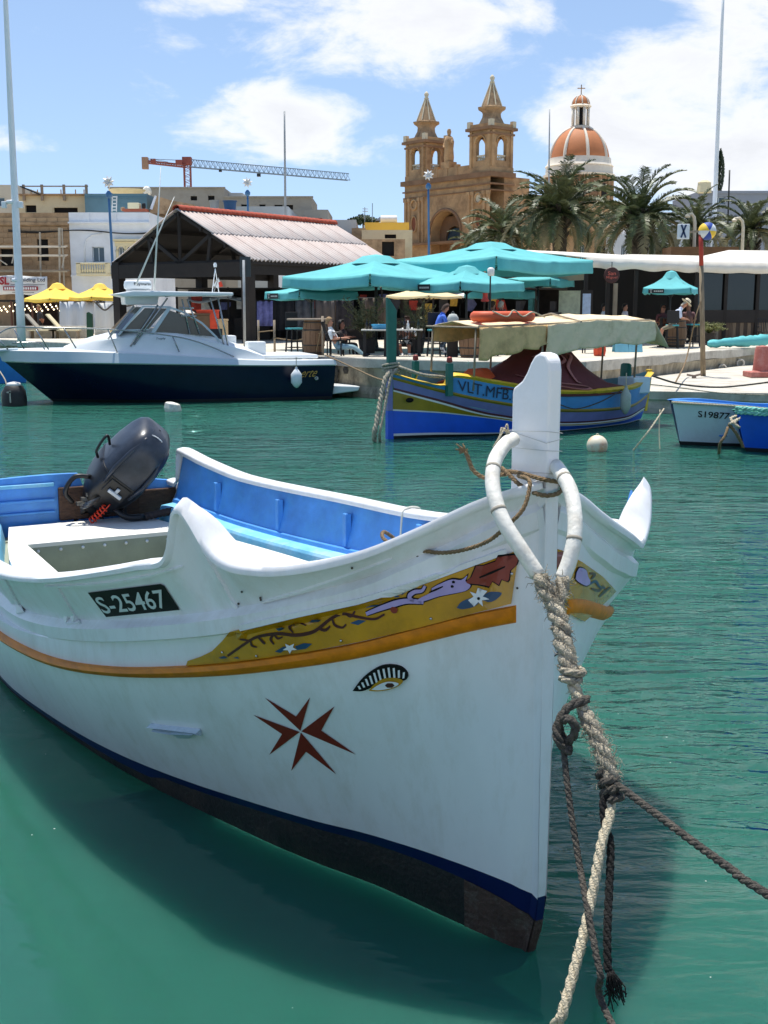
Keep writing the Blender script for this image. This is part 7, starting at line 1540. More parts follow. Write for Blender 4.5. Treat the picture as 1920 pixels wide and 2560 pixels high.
panel_thing('curtain', 'brown grey curtain strip behind the terrace shrubs', 'curtain', 900, 968, 745, 812, 50, mat('brown_curtain', C(96, 84, 74), .9, .3, 3, stretch=(6, 6, .5)), .12)
panel_thing('curtain', 'brown curtain behind the woman at the white table', 'curtain', 1000, 1062, 745, 815, 51, mat('brown_curtain', C(96, 84, 74)), .12)
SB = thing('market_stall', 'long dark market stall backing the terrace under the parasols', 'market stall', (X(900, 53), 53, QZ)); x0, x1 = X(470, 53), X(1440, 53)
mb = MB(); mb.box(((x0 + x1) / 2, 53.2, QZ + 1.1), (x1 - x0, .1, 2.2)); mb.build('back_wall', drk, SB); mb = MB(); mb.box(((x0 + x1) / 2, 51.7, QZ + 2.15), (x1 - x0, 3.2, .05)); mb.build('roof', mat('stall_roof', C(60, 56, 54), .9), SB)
for k in range(9): mb = MB(); mb.box((lerp(x0, x1, k / 8), 50.2, QZ + 1.1), (.08, .08, 2.2)); mb.build('post', dkw, SB)
for k in range(26):
    x = lerp(x0 + .5, x1 - .3, k / 25) + random.uniform(-.2, .2); c_ = random.choice([(178, 60, 44), (206, 200, 190), (60, 120, 120), (200, 160, 70), (90, 96, 140), (150, 120, 96), (60, 60, 64)]); mb = MB(); h = random.uniform(.3, .9); zt_ = QZ + random.uniform(1.4, 2.0)
    mb.grid([[Vector((x + u * random.uniform(.25, .5), 50.6 + .05 * math.sin(u * 9), zt_ - v * h)) for u in (0, .5, 1)] for v in (0, .5, 1)]); mb.build('hanging_goods', mat('goods_%d_%d_%d' % c_, C(*c_), .8, .2, 6), SB, solid=.02)
for k in range(8):
    x = lerp(x0 + 1, x1 - 1, k / 7); mb = MB(); mb.box((x, 50.4, QZ + .45), (1.5, .9, .9)); mb.build('counter', dkw, SB)
AW = thing('market_awning', 'low off-white awning strip behind the cruiser hardtop', 'awning', W(560, 770, 50)); mb = MB(); mb.grid([[W(lerp(470, 625, u), 752 + 6 * math.sin(u * 8), 50 + 2 * v) + Vector((0, 0, .25 * v)) for u in np.linspace(0, 1, 12)] for v in (0, .5, 1)]); mb.build('cloth', crmc, AW, smooth=True, solid=.02)
for u in (475, 620): mb = MB(); mb.tube([(X(u, 50), 50, QZ), W(u, 752, 50)], .03, 6); mb.build('post', polm, AW)
# goods and a chair pile between cruiser and shed
for i, (x, y, s, c_, lb) in enumerate(((545, 812, .5, (196, 170, 130), 'cardboard box on the quay behind the cruiser cockpit'), (520, 790, .55, (214, 74, 44), 'red plastic crate stacked on the quay behind the cruiser'), (500, 800, .6, (110, 84, 60), 'brown wooden crate on the quay behind the cruiser hardtop'), (548, 838, .45, (226, 150, 116), 'salmon pink bag on the quay behind the cruiser cockpit'), (470, 795, .55, (206, 200, 188), 'pale sack by the crates behind the cruiser'))):
    c = W(x, y, 41.5); T = thing('crate' if i in (1, 2) else ('box' if i == 0 else 'sack'), lb, 'crate' if i in (1, 2) else ('box' if i == 0 else 'sack'), (c.x, c.y, QZ)); mm = mat('goods_%d_%d_%d' % c_, C(*c_), .8, .15, 4); mb = MB()
    if i in (3, 4): mb.lathe([(s * .7, QZ), (s * .8, QZ + s * .6), (s * .5, c.z + s * .3), (s * .2, c.z + s * .5)], (c.x, c.y, 0), 10)
    else:
        mb.box((c.x, c.y, (QZ + c.z) / 2), (s * 1.3, s, c.z - QZ + s * .6))
    mb.build('body', mm, T, smooth=i in (3, 4), bevel=.03)
    if i < 3:
        mb = MB(); mb.box((c.x, c.y, c.z + s * .34), (s * 1.36, s * 1.06, .06)); mb.build('rim', mm, T)
# left lounge: dark pergola with bulbs, white curtains, loungers
PG = thing('pergola', 'dark beach bar pergola with rows of small bulbs at the left', 'pergola', (X(60, 58), 58, QZ))
zt_ = Z(752, 58); xa, xb = X(-30, 58), X(165, 58); mb = MB(); mb.box(((xa + xb) / 2, 60, zt_), (xb - xa, 4, .10)); mb.build('roof', dkw, PG); mb = MB(); mb.box(((xa + xb) / 2, 62, (QZ + zt_) / 2), (xb - xa, .1, zt_ - QZ)); mb.build('back_wall', mat('dark_brown_hanging', C(50, 34, 28), .9, .5, 2), PG)
for px_ in (-20, 28, 80, 160): mb = MB(); mb.tube([(X(px_, 58), 58, QZ), (X(px_, 58), 58, zt_)], .05, 6); mb.build('post', mat('rusty_post', C(96, 62, 50), .8), PG)
bulb = bpy.data.materials.new('lit_bulb'); bulb.use_nodes = True; bulb.node_tree.nodes['Principled BSDF'].inputs['Emission Color'].default_value = (1, .8, .5, 1); bulb.node_tree.nodes['Principled BSDF'].inputs['Emission Strength'].default_value = 3
bm0 = MB(); bm0.lathe([(.01, -.05), (.05, 0), (.01, .05)], (0, 0, 0), 6); b0 = None
for r_ in range(3):
    for k in range(11):
        if b0 is None: b0 = bm0.build('bulb', bulb, None); o = b0
        else: o = b0.copy(); COL.objects.link(o)
        o.parent = PG; o.location = W(lerp(-5, 155, (k + .3 * r_) / 11), 764 + 6 * r_ + 3 * math.sin(k * 1.3), 58.6 + r_ * .8) - Vector(PG.location)
wc = mat('white_curtain', C(206, 210, 214), .85, .06, 2, stretch=(4, 4, .4))
panel_thing('curtain', 'broad pale grey curtain wall of the beach bar', 'curtain', 150, 236, 754, 835, 54, wc, .08); panel_thing('curtain', 'white garlanded curtain next to the cruiser windscreen', 'curtain', 238, 345, 756, 838, 53.5, mat('white_curtain2', C(222, 222, 218), .85, .06, 2, stretch=(4, 4, .4)), .1)
GA = thing('garland', 'thin dark garland draped over the white curtain', 'garland', W(290, 765, 53)); mb = MB(); mb.tube(spline([W(x, y, 53.1) for x, y in ((238, 756), (262, 775), (285, 760), (310, 766), (345, 758))], 30), .04, 5); mb.build('strand', roped, GA)
for i, (x, y) in enumerate(((95, 815), (148, 812))):
    c = W(x, y, 52); T = thing('sun_lounger', 'upright beach lounger behind the bow rail, %s one' % ('grey left' if i == 0 else 'cream right'), 'lounger', (c.x, c.y, QZ)); mb = MB(); mb.bar((c.x - .4, 52, QZ + .35), (c.x + .9, 52, QZ + .35), .6, .05); mb.build('seat', creamst, T); mb = MB(); mb.bar((c.x + .1, 52, QZ + .35), (c.x - .5, 52, QZ + 1.05), .6, .05); mb.build('backrest', creamst if i else greyc, T)
    for dx in (-.3, .8): mb = MB(); mb.box((c.x + dx, 52, QZ + .17), (.06, .5, .34)); mb.build('leg', woodg, T)
LW = thing('low_wall', 'low pale quay parapet behind the cruiser bow', 'wall', W(120, 855, 49.5)); mb = MB(); mb.box((X(95, 52.5), 52.6, QZ + .25), (X(200, 52.5) - X(-40, 52.5), .4, .55)); mb.build('parapet', concrete, LW, bevel=.03)
GP = thing('mooring_post', 'leaning dark green plank post behind the cruiser cabin', 'post', W(222, 850, 47)); mb = MB(); mb.prism([W(217, 856, 47), W(216, 782, 47), W(221, 780, 47), W(230, 786, 47), W(232, 856, 47)], (0, 0, 0), (0, .15, 0)); mb.build('plank', mat('post_green', C(34, 72, 48), .6, .1, 4), GP)

# ---- café on the right
CF = thing('cafe_pavilion', 'dark glazed café pavilion under a long off-white awning', 'café', (12, 46, QZ))
ca, cb, cc_ = Vector((X(1462, 41), 41, 0)), Vector((X(1741, 45.5), 45.5, 0)), Vector((X(2000, 47.5), 47.5, 0)); zb_ = 3.78
def awn(a, b, name, wob, z0, z1, back=5.0):
    t = (b - a).normalized(); nn = Vector((-t.y, t.x, 0)); rows = []
    for i in range(25):
        p = a.lerp(b, i / 24); s_ = .05 * math.sin(i * .9) * wob; rows.append([p + Vector((0, .03 * math.sin(i * 1.7), z0 + .04 * math.sin(i * .8) * wob)), p + Vector((0, .02 * math.sin(i * 2.1), z1)), p + nn * 1.2 + Vector((0, 0, z1 + .15 + s_)), p + nn * back + Vector((0, 0, z1 + .5))])
    mb = MB(); mb.grid(rows); mb.build(name, crmc, CF, smooth=True, solid=.03)
awn(ca, cb, 'awning', 1, zb_, zb_ + .36); awn(cb, cc_, 'awning', .4, zb_ - .02, zb_ + .36)
PK = thing('tent_roof', 'peaked white tent roof above the café awning at the right', 'tent', W(1820, 650, 50)); mb = MB(); a = W(1822, 626, 52); mb.add([W(1740, 656, 49), W(1990, 660, 51), W(1990, 640, 58), W(1760, 640, 57), a, W(1990, 628, 54)], [(0, 1, 5, 4), (1, 2, 5), (2, 3, 4, 5), (3, 0, 4)]); mb.build('canvas', crmc, PK, solid=.03)
for p in (W(1742, 657, 49.1), W(1985, 661, 51.1)): mb = MB(); mb.tube([(p.x, p.y + .1, QZ), p], .05, 6); mb.build('leg', polm, PK)
gdark = mat('cafe_dark_glass', C(22, 22, 22), .10, .3, 1.2, spec=.6); plank_m = [mat('cafe_plank_%d' % i, C(*c), .85, .3, 3, .3, 14, stretch=(6, 6, .6)) for i, c in enumerate(((92, 76, 60), (118, 100, 80), (70, 58, 48), (132, 118, 100)))]
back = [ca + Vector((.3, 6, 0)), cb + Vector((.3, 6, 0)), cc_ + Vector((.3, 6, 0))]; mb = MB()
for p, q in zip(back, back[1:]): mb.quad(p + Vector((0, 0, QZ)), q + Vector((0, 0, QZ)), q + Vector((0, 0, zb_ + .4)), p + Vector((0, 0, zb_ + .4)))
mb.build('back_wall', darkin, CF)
def cfp(px, d=None):
    for p, q in ((ca, cb), (cb, cc_)):
        r = ray(px, HOR); k = r.x / r.y; t = (k * p.y - p.x) / ((q.x - p.x) - k * (q.y - p.y))
        if t <= 1.0001 or q is cc_: return p.lerp(q, t)
for px_ in (1465, 1520, 1590, 1742, 1815, 1895, 1950):
    p = cfp(px_) + Vector((0, .15, 0)); mb = MB(); mb.box((p.x, p.y, (QZ + zb_) / 2), (.13, .13, zb_ - QZ)); mb.build('post', dkw if px_ not in (1540,) else woodg, CF)
p = cfp(1540) + Vector((0, .2, 0)); mb = MB(); mb.box((p.x, p.y, (QZ + 3.3) / 2), (.14, .14, 3.3 - QZ)); mb.build('post', woodg, CF)
for x0_, x1_ in ((1745, 1812), (1818, 1892), (1898, 1948)):
    p, q = cfp(x0_) + Vector((0, .2, 0)), cfp(x1_) + Vector((0, .2, 0)); mb = MB(); zg = Z(775, 46); mb.quad(p + Vector((0, 0, zg)), q + Vector((0, 0, zg)), q + Vector((0, 0, zb_)), p + Vector((0, 0, zb_))); mb.build('glass_pane', gdark, CF, solid=.02)
    mb = MB(); mb.bar(p + Vector((0, -.03, zg - .25)), q + Vector((0, -.03, zg - .25)), .1, .5); mb.build('sill_beam', dkw, CF)
    n_ = int((q - p).length / .17)
    for k in range(n_):
        c = p.lerp(q, (k + .5) / n_); hh = zg - .5 - QZ; mb = MB(); mb.box((c.x, c.y - .02 + random.uniform(-.01, .01), QZ + hh / 2), ((q - p).length / n_ - .015, .04, hh), math.atan2((q - p).y, (q - p).x)); mb.build('plank', random.choice(plank_m), CF)
SG = thing('round_sign', 'round dark sign with red lettering hanging under the café awning', 'sign', W(1530, 690, 41)); c = W(1529, 688, 41.2); mb = MB(); mb.lathe([(.26, -.03), (.28, 0), (.26, .03)], c, 20, M=Matrix.Rotation(R(90), 3, 'X')); mb.build('disc', mat('sign_dark_red', C(62, 28, 24), .6), SG); text_on('lettering', 'San', c + Vector((-.14, -.05, .0)), (.28, 0, 0), (0, 0, .13), mat('sign_red_letters', C(196, 96, 80), .6), SG, .01); text_on('lettering', 'Miguel', c + Vector((-.19, -.05, -.14)), (.38, 0, 0), (0, 0, .11), mat('sign_red_letters', C(196, 96, 80), .6), SG, .01); mb = MB(); mb.tube([c + Vector((0, 0, .27)), c + Vector((0, 0, .45))], .015, 6); mb.build('hanger', polm, SG)
MB1 = thing('menu_board', 'framed menu board standing at the café entrance', 'menu board', W(1466, 780, 40.5)); c = W(1466, 760, 40.5); mb = MB(); mb.box((c.x, c.y, c.z), (.42, .06, .95)); mb.build('frame', dkw, MB1); mb = MB(); mb.box((c.x, c.y - .035, c.z), (.28, .02, .7)); mb.build('sheet', mat('menu_paper', C(168, 184, 210), .7, .15, 9), MB1); mb = MB(); mb.box((c.x, c.y, (QZ + c.z - .47) / 2), (.08, .06, c.z - .47 - QZ)); mb.build('stand', dkw, MB1)
mb = MB(); c = W(1428, 758, 43); mb.box((c.x, c.y, c.z), (.9, .05, .9)); tag(mb.build('bright_screen', mat('pale_backdrop', C(196, 200, 176), .7, .3, 3)), 'pale picture panel inside the café beside the menu board', 'panel')
AWB = thing('cream_blind', 'short cream roller blind right of the huge teal parasol', 'blind', W(1430, 695, 42.5)); mb = MB(); mb.quad(W(1394, 703, 42.5), W(1466, 700, 42), W(1466, 680, 42), W(1394, 688, 42.5)); mb.build('cloth', mat('blind_tan', C(168, 150, 124), .85, .08, 2), AWB, solid=.02); mb = MB(); mb.bar(W(1394, 688, 42.5), W(1466, 680, 42), .06); mb.build('roller', polm, AWB)

# ---- terrace furniture
seatt = mat('teal_cushion', C(70, 160, 166), .8, .1, 6); blkf = mat('black_furniture', C(26, 24, 24), .6, .15, 5); barrelw = mat('oak_barrel', C(122, 92, 66), .75, .22, 3, .2, 20, stretch=(8, 8, .8)); hoop = mat('barrel_hoop', C(70, 64, 58), .5, .2, 6, metal=.6)
def barrel(label, px, py_base, d, h=.95, top=None):
    T = thing('barrel', label, 'barrel', (X(px, d), d, QZ)); n = 14
    for k in range(n):
        a0, a1 = 2 * math.pi * k / n, 2 * math.pi * (k + .94) / n; mb = MB(); rows = []
        for z in (0, .25, .5, .75, 1.0):
            r_ = .27 + .07 * math.sin(math.pi * z); rows.append([Vector((X(px, d) + r_ * math.cos(a), d + r_ * math.sin(a), QZ + z * h)) for a in (a0, (a0 + a1) / 2, a1)])
        mb.grid(rows); mb.build('stave', barrelw, T, smooth=True)
    for z in (.06, .28, .72, .94): r_ = .275 + .07 * math.sin(math.pi * z); mb = MB(); mb.lathe([(r_, z * h - .02), (r_ + .006, z * h), (r_, z * h + .02)], (X(px, d), d, QZ), 20); mb.build('hoop', hoop, T, smooth=True)
    mb = MB(); mb.lathe([(.26, h - .04), (.26, h - .02)], (X(px, d), d, QZ), 18); mb.build('head', barrelw, T)
    if top: mb = MB(); mb.box((X(px, d) - .15, d, QZ + h + .03), (1.2, .7, .05)); mb.build('table_top', woodg, T, bevel=.01)
barrel('oak barrel table with timber top beside the reclining man', 783, 880, 34.4, 1.0, True); barrel('oak barrel behind the cream canopy of the painted boat', 1178, 890, 32.6, .95); barrel('oak barrel between the bar stools under the café parasol', 1695, 870, 40.6, .95)
def stool(label, x, y, h=.75, rz=0.0, back=True, cat='bar stool', cush=seatt):
    T = thing('bar_stool', label, cat, (x, y, QZ), rz, 'terrace bar stools'); 
    for sx in (-1, 1):
        for sy in (-1, 1): mb = MB(); mb.bar((sx * .20, sy * .20, 0), (sx * .16, sy * .16, h), .04); mb.build('leg', blkf, T, local=True)
    for z in (.25, .5): mb = MB(); mb.bar((-.19, -.19, z * h), (.19, -.19, z * h), .025); mb.bar((-.19, .19, z * h), (.19, .19, z * h), .025); mb.bar((.19, -.19, z * h), (.19, .19, z * h), .025); mb.bar((-.19, -.19, z * h), (-.19, .19, z * h), .025); mb.build('rung', blkf, T, local=True)
    mb = MB(); mb.box((0, 0, h + .02), (.42, .42, .05)); mb.build('cushion', cush, T, local=True, bevel=.015)
    if back: mb = MB(); mb.box((0, .19, h + .30), (.40, .03, .42)); mb.build('backrest', blkf, T, local=True, bevel=.01)
    return T
stool('bar stool with teal cushion under the man in the blue shirt', X(1092, 33.2), 33.2, .72, R(20)); stool('bar stool under the man in the straw hat', X(1683, 39.6), 39.6, .75, R(170)); stool('empty bar stool with teal cushion right of the straw hat man', X(1733, 41.2), 41.2, .75, R(200), False); stool('empty bar stool beside the oak barrel table near the cruiser stern', X(735, 35.4), 35.4, .72, R(30)); stool('bar stool seen below the cream canopy of the painted boat', X(1225, 33.6), 33.6, .72, R(10)); stool('bar stool under the canopy edge next to the red jacket', X(1390, 34.6), 34.6, .72, R(0)); 
def table(label, x0, x1, y, d, m=None, h=.74, nm='table'):
    xa, xb = X(x0, d), X(x1, d); T = thing(nm, label, 'table', ((xa + xb) / 2, d, QZ)); mb = MB(); mb.box(((xa + xb) / 2, d, QZ + h), (xb - xa, .75, .04)); mb.build('table_top', m or mat('pale_table_top', C(190, 188, 180), .5, .06, 3), T, bevel=.008)
    for f in (.12, .88): x = lerp(xa, xb, f); mb = MB(); mb.box((x, d, QZ + h / 2), (.09, .09, h - .04)); mb.box((x, d, QZ + .02), (.10, .6, .04)); mb.build('pedestal', blkf, T)
    return T
table('pale topped table left of the green stem post', 903, 972, 848, 33.4); table('pale topped table set with bottles right of the green stem post', 985, 1057, 846, 33.6); table('high dark table between the bar stools by the café', 1650, 1690, 850, 40.8, dkw, 1.0)
for i, (x, h, c_, lb) in enumerate(((1012, .30, (26, 22, 22), 'dark wine bottle on the pale table'), (1020, .24, (226, 226, 220), 'white bottle on the pale table'), (1046, .28, (30, 46, 34), 'green bottle at the right end of the pale table'), (948, .14, (70, 150, 190), 'blue tub on the left pale table'), (917, .26, (24, 22, 22), 'dark bottle on the left pale table'), (925, .24, (30, 26, 24), 'brown bottle on the left pale table, right of another'))):
    d = 33.4; mb = MB(); w_ = .04 if i != 3 else .2; mb.lathe([(w_, 0), (w_, h * .6), (w_ * .35, h * .75), (w_ * .35, h)] if i != 3 else [(.2, 0), (.24, h)], (X(x, d), d, QZ + .763), 10); tag(mb.build('bottle' if i != 3 else 'tub', mat('bottle_%d' % i, C(*c_), .2), smooth=True), lb, 'bottle' if i != 3 else 'tub')
def chair(label, x, y, rz):
    T = thing('terrace_chair', label, 'chair', (x, y, QZ), rz)
    mb = MB(); mb.box((0, 0, .44), (.48, .46, .04)); mb.build('seat', blkf, T, local=True)
    for sx in (-1, 1):
        for sy in (-1, 1): mb = MB(); mb.bar((sx * .21, sy * .2, 0), (sx * .2, sy * .2, .44), .035); mb.build('leg', blkf, T, local=True)
        mb = MB(); mb.tube(spline([(sx * .23, -.2, .44), (sx * .25, -.15, .64), (sx * .25, .15, .66), (sx * .22, .25, .6)], 10), .015, 6); mb.build('armrest', blkf, T, local=True)
    for k in range(5): mb = MB(); mb.bar((-.18 + .09 * k, .22, .46), (-.18 + .09 * k, .38, .95), .03, .015); mb.build('slat', blkf, T, local=True)
    mb = MB(); mb.bar((-.22, .38, .95), (.22, .38, .95), .04); mb.build('top_rail', blkf, T, local=True); return T
chair('dark metal armchair under the reclining man', X(838, 33.55), 33.55, R(82)); chair('dark chair of the woman in sunglasses', X(850, 34.8), 34.8, R(60)); chair('dark chair of the woman in white at the table', X(1018, 34.7), 34.7, R(180)); chair('empty dark chair seen under the canopy of the painted boat', X(1275, 34.4), 34.4, R(30)); chair('empty dark chair right of the red jacket', X(1480, 35.6), 35.6, R(-20)); chair('dark chair in front of the planked café wall', X(1905, 45.2), 44.6, R(0))
RJ = thing('red_bag', 'crumpled orange-red bag standing on the terrace floor', 'bag', (X(1503, 33.6), 33.6, QZ)); mb = MB(); mb.lathe([(.16, 0), (.19, .15), (.17, .32), (.12, .42), (.03, .46)], (X(1503, 33.6), 33.6, QZ), 9); mb.v = [v + Vector((random.uniform(-.02, .02), random.uniform(-.02, .02), random.uniform(-.02, .02))) for v in mb.v]; mb.build('sack', mat('red_bag_cloth', C(206, 78, 48), .8, .2, 6), RJ); mb = MB(); mb.tube(spline([(X(1503, 33.6) - .08, 33.5, QZ + .4), (X(1503, 33.6), 33.5, QZ + .52), (X(1503, 33.6) + .08, 33.5, QZ + .4)], 8), .015, 6); mb.build('strap', mat('red_bag_strap', C(150, 50, 36), .8), RJ)
for i, x in enumerate((1555, 1590)):
    T = thing('a_board', 'light blue folding sign board on the terrace, %s' % ('left of the pair' if i == 0 else 'right of the pair'), 'sign board', (X(x, 36.5), 36.5, QZ)); xx = X(x, 36.5); mb = MB(); mb.quad((xx - .22, 36.3, QZ), (xx + .22, 36.3, QZ), (xx + .16, 36.5, QZ + .8), (xx - .16, 36.5, QZ + .8)); mb.build('front_panel', mat('board_blue', C(120, 186, 206), .6, .08, 4), T, solid=.02); mb = MB(); mb.quad((xx - .22, 36.75, QZ), (xx + .22, 36.75, QZ), (xx + .16, 36.52, QZ + .8), (xx - .16, 36.52, QZ + .8)); mb.build('rear_panel', mat('board_blue', C(120, 186, 206)), T, solid=.02)
def shrub(label, px, d, h, r, n, seed, m):
    rnd = random.Random(seed); c = Vector((X(px, d), d, QZ)); T = thing('potted_shrub', label, 'plant', c); mb = MB(); mb.lathe([(.22, 0), (.28, .4), (.30, .42), (.26, .42)], c, 12); mb.build('pot', terr_m, T); mb = MB(); lf = MB()
    for k in range(n):
        a, e = rnd.uniform(0, 6.28), rnd.uniform(.2, 1); tip = c + Vector((math.cos(a) * r * rnd.uniform(.3, 1), math.sin(a) * r, .42 + h * e)); b = c + Vector((0, 0, .4)); m_ = b.lerp(tip, .5) + Vector((0, 0, .15)); P = spline([b, m_, tip], 6); mb.tube(P, .010, 4, cap=False)
        for p in P[1:]:
            for q in range(5):
                u = Vector((rnd.gauss(0, 1), rnd.gauss(0, 1), rnd.gauss(.5, 1))).normalized() * rnd.uniform(.06, .12); v = u.orthogonal().normalized() * .018; lf.quad(p, p + u * .5 + v, p + u, p + u * .5 - v)
    mb.build('stems', m, T); lf.build('foliage', m, T, fix=False)
terr_m = mat('dark_planter', C(52, 46, 42), .8); shg = mat('dry_olive_leaf', (.16, .15, .07), .7, .4, 8)
shrub('tall feathery olive shrub behind the reclining man', 918, 35.6, 1.25, .75, 60, 1, shg); shrub('feathery shrub behind the green stem post and white table', 1040, 35.8, 1.15, .65, 46, 2, shg); shrub('low yellow-green bush at the foot of the café wall', 1775, 43.5, .35, .7, 46, 3, mat('bush_leaf', (.14, .15, .04), .7, .4, 8))
RB = thing('rope_barrier', 'low post and rope barrier along the quay behind the cruiser stern', 'barrier', (X(700, 34.5), 34.5, QZ))
for px_, d_ in ((645, 38.5), (685, 36.5), (806, 33.9)): mb = MB(); mb.tube([(X(px_, d_), d_, QZ), (X(px_, d_), d_, Z(790 if px_ > 800 else 800, d_))], .035, 8); mb.build('post', woodg, RB, smooth=True)
for pts in (((645, 830, 38.5), (685, 826, 36.5)), ((685, 845, 36.5), (745, 850, 35.2), (806, 830, 33.9)), ((806, 815, 33.9), (797, 850, 33.9), (790, 882, 34.0))): mb = MB(); mb.tube(spline([W(*p) for p in pts], 12), .018, 6); mb.build('rope', ropet, RB, smooth=True)

# ---- people
skin = mat('skin', C(176, 124, 98), .6, .08, 6); skin_d = mat('skin_tan', C(140, 92, 70), .6, .08, 6)
def person(label, d, J, shirt, legs, shoe, hair, sk=skin, wid=.19, hipw=.11, sleeve='elbow', trouser='ankle', extra=None, female=False, scale=1.0):
    """J: named joints as (px, py[, depth offset]); body grown as one skinned surface"""
    q = lambda k, dy=0.0: W(J[k][0], J[k][1], d + (J[k][2] if len(J[k]) > 2 else 0) + dy)
    face = J.get('face', (1, 0)); fdir = Vector((face[0], face[1], 0)).normalized(); lat = Vector((-fdir.y, fdir.x, 0))
    pel, ch, nk, hd = q('pelvis'), q('chest'), q('neck'), q('head')
    V = []; E = []; Rr = []; cls = []
    def add(p, r, par=None, c=None):
        V.append(p); Rr.append(r); i = len(V) - 1
        if par is not None: E.append((par, i)); cls.append(c)
        return i
    s = scale; rp = add(pel, (.15 * s, .12 * s)); rw = add(pel.lerp(ch, .5), (.145 * s, .11 * s), rp, 'shirt'); rc = add(ch, (.165 * s, .12 * s), rw, 'shirt'); rn = add(nk, (.055 * s, .055 * s), rc, 'shirt'); hv = (hd - nk).normalized()
    h1 = add(hd - hv * .045 * s, (.075 * s, .08 * s), rn, 'skin'); h2 = add(hd + hv * .055 * s, (.082 * s, .09 * s), h1, 'skin'); add(hd + hv * .11 * s, (.05 * s, .055 * s), h2, 'skin'); add(hd + fdir * .105 * s - hv * .015 * s, (.016, .016), h1, 'skin')
    for sg, nm in ((-1, 'l'), (1, 'r')):
        sh = add(nk.lerp(ch, .32) + lat * sg * wid * s, (.062 * s, .062 * s), rc, 'shirt'); el = add(q('elbow') + lat * sg * (wid + .04) * s, (.046 * s, .046 * s), sh, 'shirt'); hp = q('hand') + lat * sg * wid * .6 * s; wr = add((q('elbow') + lat * sg * (wid + .04) * s).lerp(hp, .85), (.032 * s, .03 * s), el, 'shirt' if sleeve == 'wrist' else 'skin'); ha = add(hp, (.036 * s, .022 * s), wr, 'skin'); hdv = (V[ha] - V[wr]).normalized()
        for k in range(4): f1 = add(hp + hdv * (.05 + .01 * (k in (1, 2))) * s + lat * (k - 1.5) * .020 * s + Vector((0, 0, -.008)), (.009, .009), ha, 'skin'); add(V[f1] + hdv * .035 * s + Vector((0, 0, -.022)), (.008, .008), f1, 'skin')
        add(hp + hdv * .02 * s - lat * sg * .05 * s, (.010, .010), ha, 'skin')
        hi = add(pel + lat * sg * hipw * s + Vector((0, 0, -.02)), (.10 * s, .10 * s), rp, 'legs'); kn = add(q('knee') + lat * sg * (hipw + .03) * s, (.062 * s, .062 * s), hi, 'legs'); an = add(q('ankle' if nm == 'r' or 'ankle2' not in J else 'ankle2') + lat * sg * hipw * s, (.038 * s, .038 * s), kn, 'legs' if trouser == 'ankle' else 'skin'); tdir = (q('toe') - q('ankle')).normalized(); add(V[an] + tdir * .20 * s, (.042 * s, .034 * s), add(V[an] + tdir * .06 * s + Vector((0, 0, -.015)), (.045 * s, .04 * s), an, 'shoe'), 'shoe')
    me = bpy.data.meshes.new('body'); c0 = Vector((pel.x, pel.y, QZ)); me.from_pydata([tuple(v - c0) for v in V], E, []); ob = bpy.data.objects.new('person', me); COL.objects.link(ob)
    ms = ob.modifiers.new('skin', 'SKIN'); ms.use_smooth_shade = True; ob.modifiers.new('sub', 'SUBSURF').levels = 1; ob.modifiers['sub'].render_levels = 1
    for i, sv in enumerate(me.skin_vertices[0].data): sv.radius = Rr[i] if Rr[i][0] > 0 else (.05, .05); sv.use_root = (i == 0)
    ev = ob.evaluated_get(bpy.context.evaluated_depsgraph_get()); nm_ = bpy.data.meshes.new_from_object(ev); ob.modifiers.clear(); ob.data = nm_; nm_.name = 'body'
    for m in (sk, shirt, legs, shoe): nm_.materials.append(m)
    idx = {'skin': 0, 'shirt': 1, 'legs': 2, 'shoe': 3}; segs = [(V[a] - c0, V[b] - c0, c) for (a, b), c in zip(E, cls)]
    for p in nm_.polygons:
        best = None; x = p.center
        for a, b, c in segs:
            ab = b - a; t = max(0, min(1, (x - a).dot(ab) / max(1e-9, ab.dot(ab)))); dd = (x - a - ab * t).length_squared
            if best is None or dd < best[0]: best = (dd, c)
        p.material_index = idx[best[1]]; p.use_smooth = True
    ob.location = c0; tag(ob, label, 'person')
    if hair is not None:
        mb = MB(); up = hv; u = fdir; ctr = hd - c0 + up * .04 * s; rows = []
        for i in range(6):
            th = i / 5 * 1.75; rows.append([ctr + up * math.cos(th) * .115 * s + (u * math.cos(a) * (.105 if math.cos(a) < .3 else .09) + lat * math.sin(a) * .098) * s * math.sin(th) - u * .015 + (up * (-.08 if math.cos(a) < -.1 and i == 5 else (.06 if math.cos(a) > .4 and i >= 4 else 0)) * s * (1.8 if female else 1)) for a in np.linspace(0, 6.28, 16, endpoint=False)])
        mb.grid(rows, close=True); mb.build('hair', hair, ob, smooth=True, local=True)
    for e in (0.035, -.035):
        mb = MB(); p = hd - c0 + fdir * .088 * s + lat * e + hv * .02; mb.lathe([(.001, -.006), (.011, 0), (.001, .006)], p, 6); mb.build('eye', blackp, ob, local=True)
    return ob, c0, hd, hv, fdir
cl = lambda n, c: mat('cloth_' + n, C(*c), .85, .1, 8, .2, 30)
hb = mat('hair_brown', C(60, 42, 30), .8, .3, 20); hg = mat('hair_grey', C(170, 164, 150), .8, .2, 20); hsand = mat('hair_sandy', C(150, 122, 86), .8, .3, 20); hk = mat('hair_black', C(24, 20, 18), .7, .3, 20)
person('person in white shirt and pale jeans leaning back in a chair at the quay edge', 33.5, {'pelvis': (846, 866), 'chest': (832, 838), 'neck': (824, 819), 'head': (824, 805), 'elbow': (832, 848), 'hand': (866, 845), 'knee': (884, 867), 'ankle': (908, 886), 'toe': (930, 886), 'face': (1, -.1)}, cl('white', (222, 222, 220)), cl('jeans', (128, 160, 172)), cl('shoe_dark', (40, 46, 54)), hsand)
